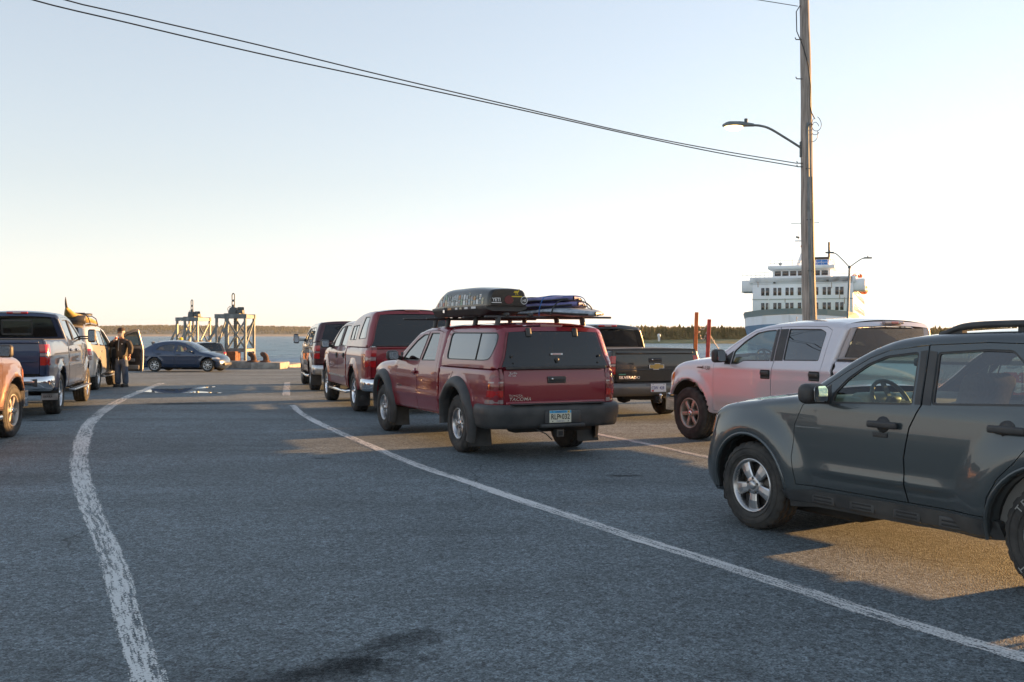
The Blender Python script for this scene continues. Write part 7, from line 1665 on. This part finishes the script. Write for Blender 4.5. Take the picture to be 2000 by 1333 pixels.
    m = MB(); m.bar((-1.4, 6, Z(13.5)), (-.5, 6, Z(16)), .5, .5, SW); m.bar((1.2, 6, Z(13.5)), (.1, 6, Z(16)), .5, .5, SW); m.tube([(-.2, 6, Z(14.5)), (-.2, 6, Z(22.5))], [.45, .12], SW, 10); m.box((-1.0, 6, Z(18.2)), (1.6, .8, .18), SW); m.bar((-2.6, 6, Z(21.3)), (2.6, 6, Z(21.3)), .08, .08, GALVD); m.bar((-1.0, 5.6, Z(18.7)), (-1.6, 5.6, Z(18.9)), .3, .3, GALVD); m.tube([(-1.2, 6, Z(18.2)), (-1.2, 6, Z(20))], .05, SW, 6); m.box((-.5, 5.6, Z(17.2)), (.5, .4, .3), SO)
    m.build('mast', t)
    m = MB(); m.lathe([(-.3, .01), (0, .36), (.3, .01)], GALVD, c=(-4.2, 3, Z(14.0)), axis='Z', seg=12); m.tube([(-4.2, 3, Z(13.4)), (-4.2, 3, Z(13.9))], .05, GALVD, 6)
    for x, z1 in ((-6.0, 15.5), (-2.0, 15.3), (5.2, 15.8), (5.6, 14.8)): m.tube([(x, 3, Z(13.4)), (x, 3, Z(z1))], .04, SW, 5)
    for x in (-4.8, 9.6): m.tube([(x - .2, -9 if x < 0 else 40, Z(4.5)), (x, -9 if x < 0 else 40, Z(8.0))], .06, SW, 6)
    m.build('antennas', t)
    rl = MB()
    def rail(pts, z0, n):
        for zz in (.45, .9): rl.tube([(x, y, Z(z0 + zz)) for x, y in pts], .035, SW, 5)
        for (x0, y0), (x1, y1) in zip(pts[:-1], pts[1:]):
            for k_ in np.linspace(0, 1, n): rl.tube([(x0 + (x1 - x0) * k_, y0 + (y1 - y0) * k_, Z(z0)), (x0 + (x1 - x0) * k_, y0 + (y1 - y0) * k_, Z(z0 + .9))], .03, SW, 4)
    rail([(-6.1, 1.1), (5.5, 1.1), (5.5, 9)], 13.55, 12); rail([(-hw - 1.9, .5), (-6, .5)], 11.5, 7); rail([(5.6, .5), (hw + 1.9, .5)], 11.5, 7); rail([(hw + .1, 8), (hw + .1, 70)], 11.5, 26); rl.build('railing', t)
    RS = mat('rust_streak', (.32, .20, .11), .8)
    for x, z, h in ((-7.9, 10.3, .9), (6.6, 8.4, 1.6), (7.4, 7.4, 1.1), (-3.0, 7.5, .7), (1.8, 5.6, .5), (5.2, 10.0, 1.0)): m = MB(); m.box((x, -.012, Z(z)), (.10, .03, h), RS); m.build('rust_streak', t)
    m = MB()
    for y in (16, 30): m.lathe([(-3.6, .05), (-2.8, .7), (0, .95), (2.8, .7), (3.6, .05)], SO, c=(hw + .9, y, Z(10.4)), axis='Y', seg=14); m.bar((hw - .2, y - 2, Z(11.9)), (hw + 1.2, y - 2, Z(11.6)), .15, .15, SW); m.bar((hw - .2, y + 2, Z(11.9)), (hw + 1.2, y + 2, Z(11.6)), .15, .15, SW)
    m.build('lifeboat', t)
    for x in (hw + .1, hw + 1.1): m = MB(); m.lathe([(-.2, .2), (-.1, .42), (.25, .42), (.45, .05)], SO, c=(x, 2.6, Z(11.5)), axis='Z', seg=14); m.build('life_ring_rack', t)
    m = MB(); m.box((hw + 2.1, 2.6, Z(9.7)), (.25, .6, .5), SO, .08); m.build('side_light', t)
ferry()
# ------------------------------------------------------------------ evening haze over the water
def haze():
    m = bpy.data.materials.new('haze_air'); m.use_nodes = True; nt = m.node_tree; nt.nodes.remove(nt.nodes['Principled BSDF'])
    v = nt.nodes.new('ShaderNodeVolumePrincipled'); v.inputs['Color'].default_value = (.93, .96, 1.0, 1); v.inputs['Density'].default_value = 4.5e-5; v.inputs['Anisotropy'].default_value = .35
    nt.links.new(v.outputs[0], nt.nodes['Material Output'].inputs['Volume'])
    b = MB(); b.box((0, 2350, 23), (12000, 5000, 54), m); o = b.build('haze'); tag(o, kind='stuff')
haze()
